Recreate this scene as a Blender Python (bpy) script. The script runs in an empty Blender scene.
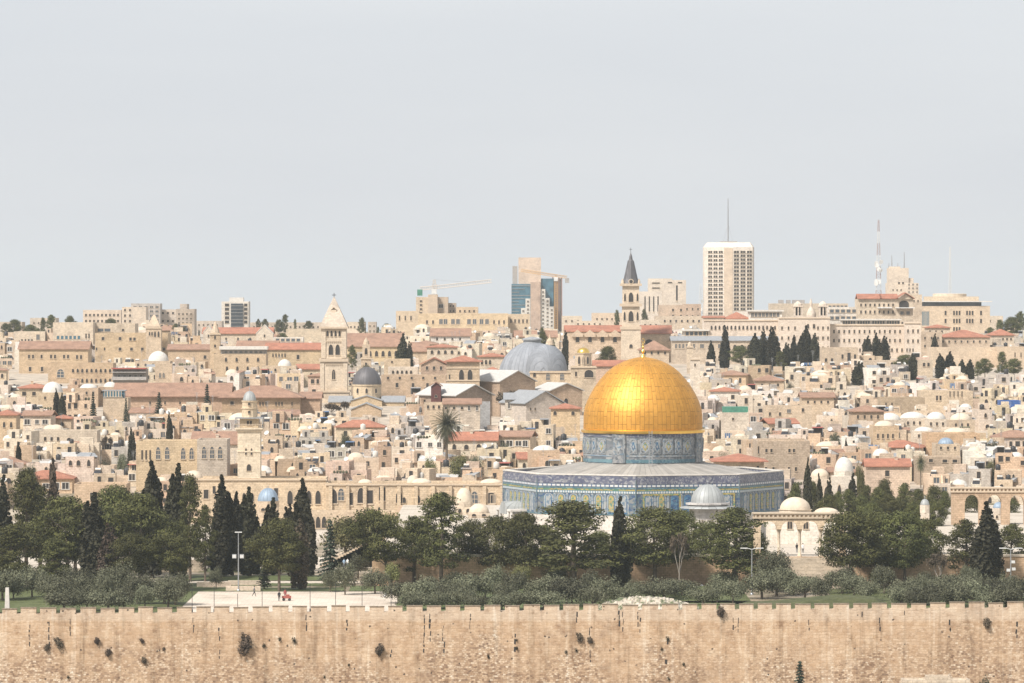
import bpy, math, random
import numpy as np
from mathutils import Matrix, Vector

sc = bpy.context.scene
C = sc.collection
R_ = random.Random(11)
F = 4752.0      # focal length of the photograph in its own pixels
HY = 296.0      # row of the eye level
ZC = 46.0       # eye height above the shrine platform (m)

# ------------------------------------------------------------ camera, sky, sun, exposure
cam = bpy.data.cameras.new('camera')
cam.sensor_width = 36.0
cam.lens = 36.0 * F / 1024.0
cam.clip_start = 1.0
cam.clip_end = 40000.0
camo = bpy.data.objects.new('camera', cam)
C.objects.link(camo)
camo.location = (0, 0, ZC)
camo.rotation_euler = (math.radians(90 - math.degrees(math.atan((341.5 - HY) / F))), 0, 0)
sc.camera = camo

SUN_DIR = Vector((-0.46, -0.50, 0.74)).normalized()
elev = math.asin(SUN_DIR.z)
azim = math.atan2(SUN_DIR.x, SUN_DIR.y)     # clockwise from +Y
w = bpy.data.worlds.new('World')
sc.world = w
w.use_nodes = True
nt = w.node_tree
nt.nodes.clear()
sky = nt.nodes.new('ShaderNodeTexSky')
sky.sky_type = 'NISHITA'
sky.sun_disc = False
sky.sun_elevation = elev
sky.sun_rotation = azim
sky.altitude = 800
sky.dust_density = 3.0
tc = nt.nodes.new('ShaderNodeTexCoord')
mp = nt.nodes.new('ShaderNodeMapping')
mp.inputs['Scale'].default_value = (1.5, 1.5, 9.0)
nz = nt.nodes.new('ShaderNodeTexNoise')
nz.inputs['Scale'].default_value = 2.2
nz.inputs['Detail'].default_value = 5
cr = nt.nodes.new('ShaderNodeValToRGB')     # a thin, almost even sheet of high cloud
cr.color_ramp.elements[0].position = 0.36
cr.color_ramp.elements[0].color = (5.02, 5.18, 5.52, 1)
cr.color_ramp.elements[1].position = 0.64
cr.color_ramp.elements[1].color = (5.54, 5.66, 5.88, 1)
mx = nt.nodes.new('ShaderNodeMix')
mx.data_type = 'RGBA'
mx.inputs[0].default_value = 0.90
bg = nt.nodes.new('ShaderNodeBackground')
bg.inputs['Strength'].default_value = 0.076
wo = nt.nodes.new('ShaderNodeOutputWorld')
L = nt.links.new
L(tc.outputs['Generated'], mp.inputs['Vector'])
L(mp.outputs['Vector'], nz.inputs['Vector'])
L(nz.outputs['Fac'], cr.inputs['Fac'])
L(sky.outputs['Color'], mx.inputs[6])
L(cr.outputs['Color'], mx.inputs[7])
L(mx.outputs[2], bg.inputs['Color'])
L(bg.outputs['Background'], wo.inputs['Surface'])

sun = bpy.data.lights.new('sun', 'SUN')
sun.energy = 3.1
sun.angle = math.radians(8.0)
sun.color = (1.0, 0.94, 0.87)
suno = bpy.data.objects.new('sun', sun)
C.objects.link(suno)
suno.rotation_euler = SUN_DIR.to_track_quat('Z', 'Y').to_euler()

sc.view_settings.view_transform = 'Standard'
sc.view_settings.look = 'None'
sc.view_settings.gamma = 1.0
sc.view_settings.use_curve_mapping = False
sc.view_settings.exposure = 0.90
try:
    sc.cycles.max_bounces = 6
    sc.cycles.diffuse_bounces = 3
    sc.cycles.volume_bounces = 1
    sc.cycles.transparent_max_bounces = 8
except Exception:
    pass

HAZE_DENSITY = 0.000056
HAZE_COLOR = (0.80, 0.90, 0.95, 1)

# ------------------------------------------------------------ pixel <-> place
def X(px, D): return (px - 512.0) * D / F
def Z(py, D): return ZC - (py - HY) * D / F
def MT(n, D): return n * D / F
def PX(x, D): return 512.0 + x * F / D
def PY(z, D): return HY + (ZC - z) * F / D

GP = [(-400, 50), (0, 44.3), (150, 18), (450, -45), (600, -34), (745, -19), (760.9, -17.0), (761.0, -5.1), (1084, -5.1), (1104, 0), (1200, 5.5),
      (1300, 10), (1500, 19), (1700, 24), (2000, 27), (2400, 28), (2700, 25), (3500, -10), (9000, -220)]
def ground(y):
    for (a, za), (b, zb) in zip(GP, GP[1:]):
        if a <= y <= b:
            return za + (zb - za) * (y - a) / (b - a)
    return GP[-1][1]

# ------------------------------------------------------------ materials
def new_mat(name):
    m = bpy.data.materials.new(name)
    m.use_nodes = True
    n = m.node_tree
    b = n.nodes['Principled BSDF']
    return m, n, b

def node(n, t, **kw):
    q = n.nodes.new(t)
    for k, v in kw.items():
        if k in q.inputs: q.inputs[k].default_value = v
        else: setattr(q, k, v)
    return q

def mixc(n, fac, a, b, mode='MIX'):
    q = n.nodes.new('ShaderNodeMix'); q.data_type = 'RGBA'; q.blend_type = mode
    for s, v in ((0, fac), (6, a), (7, b)):
        if isinstance(v, (int, float)): q.inputs[s].default_value = v
        elif isinstance(v, tuple): q.inputs[s].default_value = v if len(v) == 4 else (*v, 1)
        else: n.links.new(v, q.inputs[s])
    return q.outputs[2]

def math_(n, op, a, b=None):
    q = n.nodes.new('ShaderNodeMath'); q.operation = op
    for i, v in enumerate((a, b)):
        if v is None: continue
        if isinstance(v, (int, float)): q.inputs[i].default_value = v
        else: n.links.new(v, q.inputs[i])
    return q.outputs[0]

def ramp(n, fac, stops):
    q = n.nodes.new('ShaderNodeValToRGB')
    e = q.color_ramp.elements
    while len(e) < len(stops): e.new(0.5)
    for i, (p, c) in enumerate(stops):
        e[i].position = p
        e[i].color = c if len(c) == 4 else (*c, 1)
    n.links.new(fac, q.inputs['Fac'])
    return q.outputs['Color']

def noise(n, vec, scale, detail=4, rough=0.6):
    q = node(n, 'ShaderNodeTexNoise', Scale=scale, Detail=detail, Roughness=rough)
    if vec is not None: n.links.new(vec, q.inputs['Vector'])
    return q.outputs['Fac']

def wallvec(n):
    """object coordinates unrolled onto upright faces: (x + y, z)"""
    t = n.nodes.new('ShaderNodeTexCoord')
    s = n.nodes.new('ShaderNodeSeparateXYZ')
    n.links.new(t.outputs['Object'], s.inputs[0])
    c = n.nodes.new('ShaderNodeCombineXYZ')
    n.links.new(math_(n, 'ADD', s.outputs[0], math_(n, 'MULTIPLY', s.outputs[1], 0.83)), c.inputs[0])
    n.links.new(s.outputs[2], c.inputs[1])
    return c.outputs[0], t, s

def stone_mat(name, bw=0.75, bh=0.42, contrast=0.16, stain=0.24, rough=0.9):
    """masonry whose own colour is the object's colour; courses, block-to-block change, weather stains"""
    m, n, b = new_mat(name)
    v, t, s = wallvec(n)
    oi = n.nodes.new('ShaderNodeObjectInfo')
    k = node(n, 'ShaderNodeTexBrick', Scale=1.0)
    k.inputs['Brick Width'].default_value = bw
    k.inputs['Row Height'].default_value = bh
    k.inputs['Mortar Size'].default_value = 0.035
    k.inputs['Color1'].default_value = (1 - contrast, 1 - contrast * 1.05, 1 - contrast * 1.15, 1)
    k.inputs['Color2'].default_value = (1.0 + contrast * 0.35, 1.0 + contrast * 0.33, 1.0 + contrast * 0.3, 1)
    k.inputs['Mortar'].default_value = (1 - contrast * 1.6, 1 - contrast * 1.7, 1 - contrast * 1.8, 1)
    n.links.new(v, k.inputs['Vector'])
    shift = n.nodes.new('ShaderNodeVectorMath'); shift.operation = 'ADD'
    n.links.new(t.outputs['Object'], shift.inputs[0])
    n.links.new(math_(n, 'MULTIPLY', oi.outputs['Random'], 90.0), shift.inputs[1])
    big = noise(n, shift.outputs[0], 0.23, 6, 0.65)
    fine = noise(n, shift.outputs[0], 2.3, 3, 0.7)
    c = mixc(n, 1.0, oi.outputs['Color'], k.outputs['Color'], 'MULTIPLY')
    st = ramp(n, big, [(0.33, (1 - stain, 1 - stain * 1.05, 1 - stain * 1.05)), (0.50, (1, 1, 1)), (0.70, (1.10, 1.08, 1.05))])
    c = mixc(n, 1.0, c, st, 'MULTIPLY')
    fs = ramp(n, fine, [(0.32, (0.72, 0.69, 0.66)), (0.5, (1, 1, 1)), (0.72, (1.12, 1.12, 1.12))])
    c = mixc(n, 0.8, c, fs, 'MULTIPLY')
    n.links.new(c, b.inputs['Base Color'])
    b.inputs['Roughness'].default_value = rough
    bu = node(n, 'ShaderNodeBump', Strength=0.35, Distance=0.08)
    n.links.new(k.outputs['Fac'], bu.inputs['Height'])
    bu.invert = True
    n.links.new(bu.outputs['Normal'], b.inputs['Normal'])
    return m

def plain(name, col, rough=0.8, metal=0.0, var=0.15, scale=1.5, use_obj=False):
    m, n, b = new_mat(name)
    t = n.nodes.new('ShaderNodeTexCoord')
    f = noise(n, t.outputs['Object'], scale, 4)
    lo = tuple(c * (1 - var) for c in col); hi = tuple(min(1, c * (1 + var)) for c in col)
    if use_obj:
        oi = n.nodes.new('ShaderNodeObjectInfo')
        c = mixc(n, 1.0, oi.outputs['Color'], ramp(n, f, [(0.3, (1 - var,) * 3), (0.7, (1 + var,) * 3)]), 'MULTIPLY')
    else:
        c = ramp(n, f, [(0.3, lo), (0.7, hi)])
    n.links.new(c, b.inputs['Base Color'])
    b.inputs['Roughness'].default_value = rough
    b.inputs['Metallic'].default_value = metal
    return m

M = {}
M['stone'] = stone_mat('stone_masonry')
M['ashlar'] = stone_mat('smooth_ashlar', 1.1, 0.55, 0.10, 0.16)
M['plaster'] = plain('roof_plaster', (0.52, 0.47, 0.41), 0.95, var=0.3, scale=0.7)
M['whiteroof'] = plain('weathered_white_sheet', (0.45, 0.435, 0.41), 0.85, var=0.15)
M['white'] = plain('whitewash', (0.57, 0.54, 0.49), 0.85, var=0.14)
M['cream'] = plain('cream_plaster', (0.58, 0.49, 0.38), 0.9, var=0.15, scale=0.9)
M['trim'] = plain('dressed_stone_trim', (0.52, 0.42, 0.31), 0.9, var=0.1, use_obj=False)
M['grey'] = plain('grey_concrete', (0.34, 0.32, 0.30), 0.9, var=0.2)
M['dark'] = plain('dark_opening', (0.035, 0.030, 0.027), 0.5, var=0.4)
M['black'] = plain('black_plastic', (0.03, 0.03, 0.032), 0.5)
M['metal'] = plain('galvanised_metal', (0.42, 0.43, 0.44), 0.45, 0.6)
M['dish'] = plain('dish_paint', (0.62, 0.62, 0.60), 0.5)
M['solar'] = plain('solar_glass', (0.025, 0.026, 0.032), 0.4)
M['glassb'] = plain('blue_glass', (0.07, 0.15, 0.20), 0.12, var=0.35, scale=0.25)
M['glassg'] = plain('grey_glass', (0.10, 0.115, 0.13), 0.15, var=0.4, scale=0.3)
M['darkglass'] = plain('dark_tower_glass', (0.035, 0.045, 0.055), 0.3, var=.4, scale=.4)
M['steelred'] = plain('red_oxide_steel', (0.33, 0.21, 0.18), 0.6)
M['craneyel'] = plain('crane_paint_orange', (0.62, 0.38, 0.16), 0.6)
M['cranewht'] = plain('crane_paint_pale', (0.62, 0.55, 0.47), 0.6)
M['bluetarp'] = plain('blue_tarpaulin', (0.08, 0.15, 0.28), 0.6, var=0.3)
M['greencl'] = plain('green_netting', (0.06, 0.20, 0.14), 0.8, var=0.3)
M['awnred'] = plain('red_awning', (0.34, 0.09, 0.07), 0.7)
M['brown'] = plain('dark_red_cladding', (0.12, 0.045, 0.04), 0.8)
M['bark'] = plain('bark', (0.13, 0.10, 0.075), 0.95, var=0.35, scale=2)
M['barkpale'] = plain('pale_bark', (0.30, 0.26, 0.22), 0.95, var=0.3, scale=2)
M['gold'] = plain('gilt', (0.95, 0.62, 0.16), 0.3, 1.0, var=0.06)

def tile_roof(name, col):
    m, n, b = new_mat(name)
    v, t, s = wallvec(n)
    oi = n.nodes.new('ShaderNodeObjectInfo')
    wv = node(n, 'ShaderNodeTexWave', Scale=2.2, Distortion=0.4)
    wv.bands_direction = 'X'
    n.links.new(v, wv.inputs['Vector'])
    f = noise(n, t.outputs['Object'], 0.45, 6, 0.7)
    g = noise(n, t.outputs['Object'], 3.5, 2)
    c = ramp(n, f, [(0.3, tuple(x * 0.68 for x in col)), (0.52, col), (0.75, tuple(min(1, x * 1.3) for x in col))])
    c = mixc(n, 1.0, c, ramp(n, g, [(0.3, (0.75, 0.75, 0.75)), (0.7, (1.15, 1.15, 1.15))]), 'MULTIPLY')
    c = mixc(n, 0.25, c, wv.outputs['Color'], 'MULTIPLY')
    n.links.new(c, b.inputs['Base Color'])
    b.inputs['Roughness'].default_value = 0.85
    return m
M['pink'] = tile_roof('weathered_pink_tile', (0.345, 0.205, 0.14))
M['red'] = tile_roof('red_clay_tile', (0.41, 0.175, 0.11))

def ribbed(name, col, rough, metal, ribs, rows=0.0, seam=0.45, var=0.12, tint=None, stagger=False):
    """sheet metal on a dome: upright seams by angle, courses by height"""
    m, n, b = new_mat(name)
    t = n.nodes.new('ShaderNodeTexCoord')
    s = n.nodes.new('ShaderNodeSeparateXYZ')
    n.links.new(t.outputs['Object'], s.inputs[0])
    a = math_(n, 'ARCTAN2', s.outputs[0], s.outputs[1])
    u = math_(n, 'MULTIPLY', a, ribs / (2 * math.pi))
    cb = n.nodes.new('ShaderNodeCombineXYZ')
    k = node(n, 'ShaderNodeTexBrick', Scale=1.0)
    if stagger:
        n.links.new(u, cb.inputs[1]); n.links.new(s.outputs[2], cb.inputs[0])
        k.offset = 0.37; k.offset_frequency = 3
        k.inputs['Brick Width'].default_value = rows
        k.inputs['Row Height'].default_value = 1.0
    else:
        n.links.new(u, cb.inputs[0]); n.links.new(s.outputs[2], cb.inputs[1])
        k.offset = 0.0
        k.inputs['Brick Width'].default_value = 1.0
        k.inputs['Row Height'].default_value = rows if rows else 50.0
    k.inputs['Mortar Size'].default_value = 0.055
    k.inputs['Mortar Smooth'].default_value = 0.3
    k.inputs['Color1'].default_value = (*[c * (1 - var) for c in col], 1)
    k.inputs['Color2'].default_value = (*[min(1, c * (1 + var)) for c in (tint or col)], 1)
    k.inputs['Mortar'].default_value = (*[c * (1 - seam) for c in col], 1)
    n.links.new(cb.outputs[0], k.inputs['Vector'])
    f = noise(n, t.outputs['Object'], 0.5, 5, 0.7)
    c = mixc(n, 1.0, k.outputs['Color'], ramp(n, f, [(0.3, (0.82, 0.82, 0.82)), (0.6, (1.05, 1.05, 1.05))]), 'MULTIPLY')
    n.links.new(c, b.inputs['Base Color'])
    b.inputs['Roughness'].default_value = rough
    b.inputs['Metallic'].default_value = metal
    bu = node(n, 'ShaderNodeBump', Strength=0.5, Distance=0.15); bu.invert = True
    h = math_(n, 'ADD', k.outputs['Fac'], math_(n, 'MULTIPLY', noise(n, t.outputs['Object'], 1.1, 2), 0.7))
    n.links.new(h, bu.inputs['Height'])
    n.links.new(bu.outputs['Normal'], b.inputs['Normal'])
    return m
M['golddome'] = ribbed('gilded_dome_panels', (0.64, 0.318, 0.055), 0.55, 0.62, 84, 2.4, 0.40, 0.03, (0.67, 0.345, 0.065), True)
M['lead'] = ribbed('lead_dome_sheets', (0.25, 0.265, 0.29), 0.75, 0.1, 44, 0, 0.3)
M['leaddark'] = ribbed('dark_lead_dome', (0.11, 0.105, 0.11), 0.55, 0.2, 30, 0, 0.25)
M['leadpale'] = ribbed('pale_ribbed_lead', (0.36, 0.375, 0.37), 0.6, 0.15, 22, 0, 0.42)
M['leadblue'] = ribbed('blue_grey_lead', (0.28, 0.36, 0.45), 0.55, 0.2, 16, 0, 0.3)
M['slate'] = plain('slate_grey_sheet', (0.28, 0.29, 0.30), 0.65, 0.1, var=0.2)

def mosaic(name, cols, scale, mixw=None):
    m, n, b = new_mat(name)
    v, t, s = wallvec(n)
    vo = node(n, 'ShaderNodeTexVoronoi', Scale=scale)
    n.links.new(v, vo.inputs['Vector'])
    sp = n.nodes.new('ShaderNodeSeparateColor')
    n.links.new(vo.outputs['Color'], sp.inputs[0])
    q = n.nodes.new('ShaderNodeValToRGB'); q.color_ramp.interpolation = 'CONSTANT'
    e = q.color_ramp.elements
    while len(e) < len(cols): e.new(0.5)
    for i, c in enumerate(cols):
        e[i].position = i / len(cols); e[i].color = (*c, 1)
    n.links.new(sp.outputs[0], q.inputs['Fac'])
    f = noise(n, t.outputs['Object'], 0.35, 4)
    c = mixc(n, 1.0, q.outputs['Color'], ramp(n, f, [(0.3, (0.8, 0.8, 0.8)), (0.7, (1.12, 1.12, 1.12))]), 'MULTIPLY')
    n.links.new(c, b.inputs['Base Color'])
    b.inputs['Roughness'].default_value = 0.45
    return m
BL, LB, TQ, WH, OC, GN = (0.05, 0.09, 0.17), (0.13, 0.20, 0.27), (0.08, 0.21, 0.25), (0.31, 0.33, 0.33), (0.36, 0.28, 0.09), (0.10, 0.22, 0.14)
M['tileblue'] = mosaic('blue_tile_mosaic', [(0.11, 0.15, 0.185), BL, (0.14, 0.17, 0.19), (0.20, 0.21, 0.21), (0.09, 0.15, 0.18), (0.10, 0.125, 0.16)], 2.6)
M['tilegrey'] = mosaic('grey_blue_drum_tiles', [(0.19, 0.20, 0.215), (0.245, 0.25, 0.25), (0.12, 0.135, 0.15), (0.29, 0.29, 0.285), (0.16, 0.18, 0.195)], 2.4)
M['script'] = mosaic('inscription_tiles', [(0.10, 0.11, 0.165), (0.15, 0.155, 0.20), (0.09, 0.10, 0.155), (0.28, 0.285, 0.30), (0.12, 0.13, 0.18), (0.20, 0.205, 0.24)], 3.6)
M['turq'] = mosaic('turquoise_tiles', [(0.09, 0.17, 0.20), (0.13, 0.22, 0.25), (0.07, 0.14, 0.19)], 3.0)
M['ochre'] = mosaic('ochre_tiles', [OC, (0.40, 0.33, 0.14), GN, (0.30, 0.27, 0.12)], 3.5)
M['whitetile'] = mosaic('white_blue_tiles', [WH, (0.33, 0.35, 0.36), (0.15, 0.21, 0.27), WH], 3.0)
M['deepblue'] = mosaic('deep_blue_tiles', [(0.03, 0.08, 0.18), (0.05, 0.13, 0.24), (0.09, 0.20, 0.29)], 3.0)
def panel_band(name, a, b_, bw, bh, mort):
    m, n, b = new_mat(name)
    v, t, s = wallvec(n)
    k = node(n, 'ShaderNodeTexBrick', Scale=1.0); k.offset = 0.0
    k.inputs['Brick Width'].default_value = bw; k.inputs['Row Height'].default_value = bh; k.inputs['Mortar Size'].default_value = mort
    k.inputs['Color1'].default_value = (*a, 1); k.inputs['Color2'].default_value = (*[c * .9 for c in a], 1); k.inputs['Mortar'].default_value = (*b_, 1)
    n.links.new(t.outputs['UV'], k.inputs['Vector'])
    n.links.new(k.outputs['Color'], b.inputs['Base Color']); b.inputs['Roughness'].default_value = .5
    return m
M['panelband'] = panel_band('white_panels_on_blue', (0.55, 0.56, 0.55), (0.09, 0.13, 0.24), 0.93, 0.6, 0.13)
M['archband'] = panel_band('small_white_arches', (0.50, 0.52, 0.51), (0.10, 0.20, 0.27), 0.53, 0.6, 0.10)
M['marble'] = stone_mat('veined_marble_slabs', 1.4, 2.2, 0.12, 0.18)

def leaf_mat(name, dark, light, vr=0.55):
    m, n, b = new_mat(name)
    t = n.nodes.new('ShaderNodeTexCoord')
    oi = n.nodes.new('ShaderNodeObjectInfo')
    f = noise(n, t.outputs['Object'], 0.55, 3)
    g = noise(n, t.outputs['Object'], 4.0, 2)
    ff = math_(n, 'ADD', math_(n, 'MULTIPLY', f, 0.6), math_(n, 'MULTIPLY', g, 0.4))
    mid = tuple((a + c) / 2 for a, c in zip(dark, light))
    c = ramp(n, ff, [(0.36, dark), (0.5, mid), (0.62, light)])
    hs = n.nodes.new('ShaderNodeHueSaturation')
    n.links.new(math_(n, 'ADD', 0.485, math_(n, 'MULTIPLY', oi.outputs['Random'], 0.03)), hs.inputs['Hue'])
    n.links.new(math_(n, 'ADD', 1.0 - vr / 2, math_(n, 'MULTIPLY', oi.outputs['Random'], vr)), hs.inputs['Value'])
    n.links.new(c, hs.inputs['Color'])
    n.links.new(hs.outputs['Color'], b.inputs['Base Color'])
    b.inputs['Roughness'].default_value = 0.75
    b.inputs['Specular IOR Level'].default_value = 0.2
    return m
M['pine'] = leaf_mat('pine_needles', (0.020, 0.022, 0.008), (0.128, 0.130, 0.042))
M['cypress'] = leaf_mat('cypress_scales', (0.018, 0.017, 0.010), (0.052, 0.049, 0.028))
M['fir'] = leaf_mat('fir_needles', (0.024, 0.032, 0.022), (0.052, 0.064, 0.042))
M['olive'] = leaf_mat('olive_leaves', (0.052, 0.054, 0.030), (0.175, 0.178, 0.114), 0.95)
M['spring'] = leaf_mat('fresh_green_leaves', (0.085, 0.090, 0.030), (0.21, 0.20, 0.085))
M['brownleaf'] = leaf_mat('dry_brown_twigs', (0.050, 0.036, 0.025), (0.120, 0.090, 0.066))
M['palm'] = leaf_mat('palm_fronds', (0.050, 0.055, 0.026), (0.150, 0.145, 0.085))
M['grass'] = leaf_mat('grass', (0.060, 0.072, 0.026), (0.125, 0.140, 0.060))

# ------------------------------------------------------------ mesh builder
class MB:
    def __init__(s):
        s.v = []; s.f = []; s.m = []; s.s = []
        s.X = Matrix.Identity(4)
    def add(s, vs, fs, m=0, smooth=False):
        o = len(s.v)
        s.v.extend([tuple(s.X @ Vector(p)) for p in vs])
        for f in fs:
            s.f.append(tuple(i + o for i in f)); s.m.append(m); s.s.append(smooth)
        return s
    def box(s, x0, x1, y0, y1, z0, z1, m=0):
        vs = [(x0, y0, z0), (x1, y0, z0), (x1, y1, z0), (x0, y1, z0), (x0, y0, z1), (x1, y0, z1), (x1, y1, z1), (x0, y1, z1)]
        return s.add(vs, [(0, 3, 2, 1), (4, 5, 6, 7), (0, 1, 5, 4), (1, 2, 6, 5), (2, 3, 7, 6), (3, 0, 4, 7)], m)
    def pbox(s, x0, x1, y0, y1, z0, z1, m=0, mr=1, p=0.5, t=0.3):
        """flat-roofed block with a real parapet round a lower roof surface"""
        vs = [(x0, y0, z0), (x1, y0, z0), (x1, y1, z0), (x0, y1, z0), (x0, y0, z1), (x1, y0, z1), (x1, y1, z1), (x0, y1, z1),
              (x0 + t, y0 + t, z1), (x1 - t, y0 + t, z1), (x1 - t, y1 - t, z1), (x0 + t, y1 - t, z1),
              (x0 + t, y0 + t, z1 - p), (x1 - t, y0 + t, z1 - p), (x1 - t, y1 - t, z1 - p), (x0 + t, y1 - t, z1 - p)]
        s.add(vs, [(0, 3, 2, 1), (0, 1, 5, 4), (1, 2, 6, 5), (2, 3, 7, 6), (3, 0, 4, 7),
                   (4, 5, 9, 8), (5, 6, 10, 9), (6, 7, 11, 10), (7, 4, 8, 11),
                   (8, 9, 13, 12), (9, 10, 14, 13), (10, 11, 15, 14), (11, 8, 12, 15)], m)
        return s.add([vs[12], vs[13], vs[14], vs[15]], [(0, 1, 2, 3)], mr)
    def prism(s, poly, z0, z1, m=0, top=None, smooth=False):
        n = len(poly)
        vs = [(x, y, z0) for x, y in poly] + [(x, y, z1) for x, y in (top or poly)]
        fs = [(i, (i + 1) % n, n + (i + 1) % n, n + i) for i in range(n)]
        s.add(vs, fs, m, smooth)
        return s.add(vs, [tuple(range(n - 1, -1, -1)), tuple(range(n, 2 * n))], m)
    def xz(s, poly, y0, y1, m=0):
        """a polygon in the x-z plane, given counter-clockwise seen from -y, made thick along y"""
        n = len(poly)
        vs = [(x, y0, z) for x, z in poly] + [(x, y1, z) for x, z in poly]
        return s.add(vs, [tuple(range(n)), tuple(range(2 * n - 1, n - 1, -1))] +
                     [((i + 1) % n, i, n + i, n + (i + 1) % n) for i in range(n)], m)
    def lathe(s, prof, n=24, cx=0, cy=0, m=0, smooth=True, cap=True):
        vs = []; fs = []
        k = len(prof)
        for r, z in prof:
            for i in range(n):
                a = 2 * math.pi * i / n
                vs.append((cx + r * math.sin(a), cy - r * math.cos(a), z))
        for j in range(k - 1):
            for i in range(n):
                fs.append((j * n + i, j * n + (i + 1) % n, (j + 1) * n + (i + 1) % n, (j + 1) * n + i))
        s.add(vs, fs, m, smooth)
        if cap:
            if prof[-1][0] > 1e-3: s.add(vs[-n:], [tuple(range(n))], m)
            if prof[0][0] > 1e-3: s.add(vs[:n], [tuple(range(n - 1, -1, -1))], m)
        return s
    def tube(s, a, b, r0, r1=None, n=6, m=0):
        r1 = r0 if r1 is None else r1
        a = Vector(a); b = Vector(b)
        d = (b - a).normalized()
        u = d.orthogonal().normalized(); w_ = d.cross(u)
        vs = []
        for c, r in ((a, r0), (b, r1)):
            for i in range(n):
                t = 2 * math.pi * i / n
                vs.append(tuple(c + (u * math.cos(t) + w_ * math.sin(t)) * r))
        s.add(vs, [(i, (i + 1) % n, n + (i + 1) % n, n + i) for i in range(n)], m, True)
        return s.add(vs, [tuple(range(n - 1, -1, -1)), tuple(range(n, 2 * n))], m)
    def hip(s, x0, x1, y0, y1, z0, zr, o=0.5, m=0, t=0.22):
        x0 -= o; x1 += o; y0 -= o; y1 += o
        w_, d = x1 - x0, y1 - y0
        e = min(w_, d) / 2
        if w_ >= d: a, b = (x0 + e, (y0 + y1) / 2, zr), (x1 - e + 0.001, (y0 + y1) / 2, zr)
        else: a, b = ((x0 + x1) / 2, y0 + e, zr), ((x0 + x1) / 2, y1 - e, zr)
        vs = [(x0, y0, z0), (x1, y0, z0), (x1, y1, z0), (x0, y1, z0), (x0, y0, z0 + t), (x1, y0, z0 + t), (x1, y1, z0 + t), (x0, y1, z0 + t), a, b]
        if w_ >= d: fs = [(4, 5, 9, 8), (5, 6, 9), (6, 7, 8, 9), (7, 4, 8)]
        else: fs = [(4, 5, 8), (5, 6, 9, 8), (6, 7, 9), (7, 4, 8, 9)]
        return s.add(vs, fs + [(0, 3, 2, 1), (0, 1, 5, 4), (1, 2, 6, 5), (2, 3, 7, 6), (3, 0, 4, 7)], m)
    def gable(s, x0, x1, y0, y1, z0, zr, axis='x', o=0.5, m=0, t=0.25):
        """two slopes with real thickness; axis = direction of the ridge"""
        if axis == 'x':
            yc = (y0 + y1) / 2; x0 -= o; x1 += o; y0 -= o; y1 += o
            pr = [(y0, z0), (y0, z0 + t), (yc, zr + t), (y1, z0 + t), (y1, z0), (yc, zr)]
            vs = [(x0, a, b) for a, b in pr] + [(x1, a, b) for a, b in pr]
            fs = [(0, 6, 7, 1), (1, 7, 8, 2), (2, 8, 9, 3), (3, 9, 10, 4), (4, 10, 11, 5), (5, 11, 6, 0), (0, 1, 2, 5), (5, 2, 3, 4), (11, 8, 7, 6), (10, 9, 8, 11)]
        else:
            xc = (x0 + x1) / 2; x0 -= o; x1 += o; y0 -= o; y1 += o
            pr = [(x0, z0), (x0, z0 + t), (xc, zr + t), (x1, z0 + t), (x1, z0), (xc, zr)]
            vs = [(a, y0, b) for a, b in pr] + [(a, y1, b) for a, b in pr]
            fs = [(1, 7, 6, 0), (2, 8, 7, 1), (3, 9, 8, 2), (4, 10, 9, 3), (5, 11, 10, 4), (0, 6, 11, 5), (5, 2, 1, 0), (4, 3, 2, 5), (6, 7, 8, 11), (11, 8, 9, 10)]
        return s.add(vs, fs, m)
    def mesh(s, name, mats):
        me = bpy.data.meshes.new(name)
        me.from_pydata(s.v, [], s.f)
        for q in (mats if isinstance(mats, (list, tuple)) else [mats]):
            me.materials.append(M[q] if isinstance(q, str) else q)
        me.polygons.foreach_set('material_index', s.m)
        me.polygons.foreach_set('use_smooth', s.s)
        me.update()
        return me
    def build(s, name, mats, parent=None, loc=(0, 0, 0), rz=0.0, color=None, scale=None):
        return link(name, s.mesh(name, mats), parent, loc, rz, color, scale)

def link(name, me, parent=None, loc=(0, 0, 0), rz=0.0, color=None, scale=None):
    o = bpy.data.objects.new(name, me)
    C.objects.link(o)
    o.location = loc
    o.rotation_euler = (0, 0, rz)
    if scale is not None: o.scale = scale if isinstance(scale, tuple) else (scale,) * 3
    if color is not None: o.color = (*color[:3], 1)
    if parent is not None: o.parent = parent
    return o

USED = set()
def tag(o, label, cat, group=None):
    o['label'] = label; o['category'] = cat
    if group: o['group'] = group
    USED.add(label)
    return o

def thing(name, label, cat, loc, rz=0.0, group=None):
    o = bpy.data.objects.new(name, None)
    C.objects.link(o)
    o.empty_display_size = 0.5
    o.location = loc; o.rotation_euler = (0, 0, rz)
    return tag(o, label, cat, group)

def kind(o, k):
    o['kind'] = k
    return o

def copy_tree(root, loc, rz, label, scale=None, group=None):
    r = root.copy(); C.objects.link(r)
    r.location = loc; r.rotation_euler = (0, 0, rz)
    if scale is not None: r.scale = scale
    tag(r, label, root['category'], group or root.get('group'))
    for ch in list(KIDS.get(root.name, root.children)):
        c = ch.copy(); C.objects.link(c); c.parent = r
        for g in ch.children:
            d = g.copy(); C.objects.link(d); d.parent = c
    return r
KIDS = {}

def arch_poly(w_, h, n=8, x=0.0, z=0.0, pointed=0.0):
    """counter-clockwise outline of an arched opening, bottom centre at (x, z)"""
    r = w_ / 2
    rise = r * (1 + pointed)
    pts = [(x - r, z), (x + r, z)]
    for i in range(n + 1):
        a = math.pi * i / n
        q = math.sin(a)
        if pointed: q = q ** 0.8
        pts.append((x + r * math.cos(a), z + h - rise + rise * q))
    return pts

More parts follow.
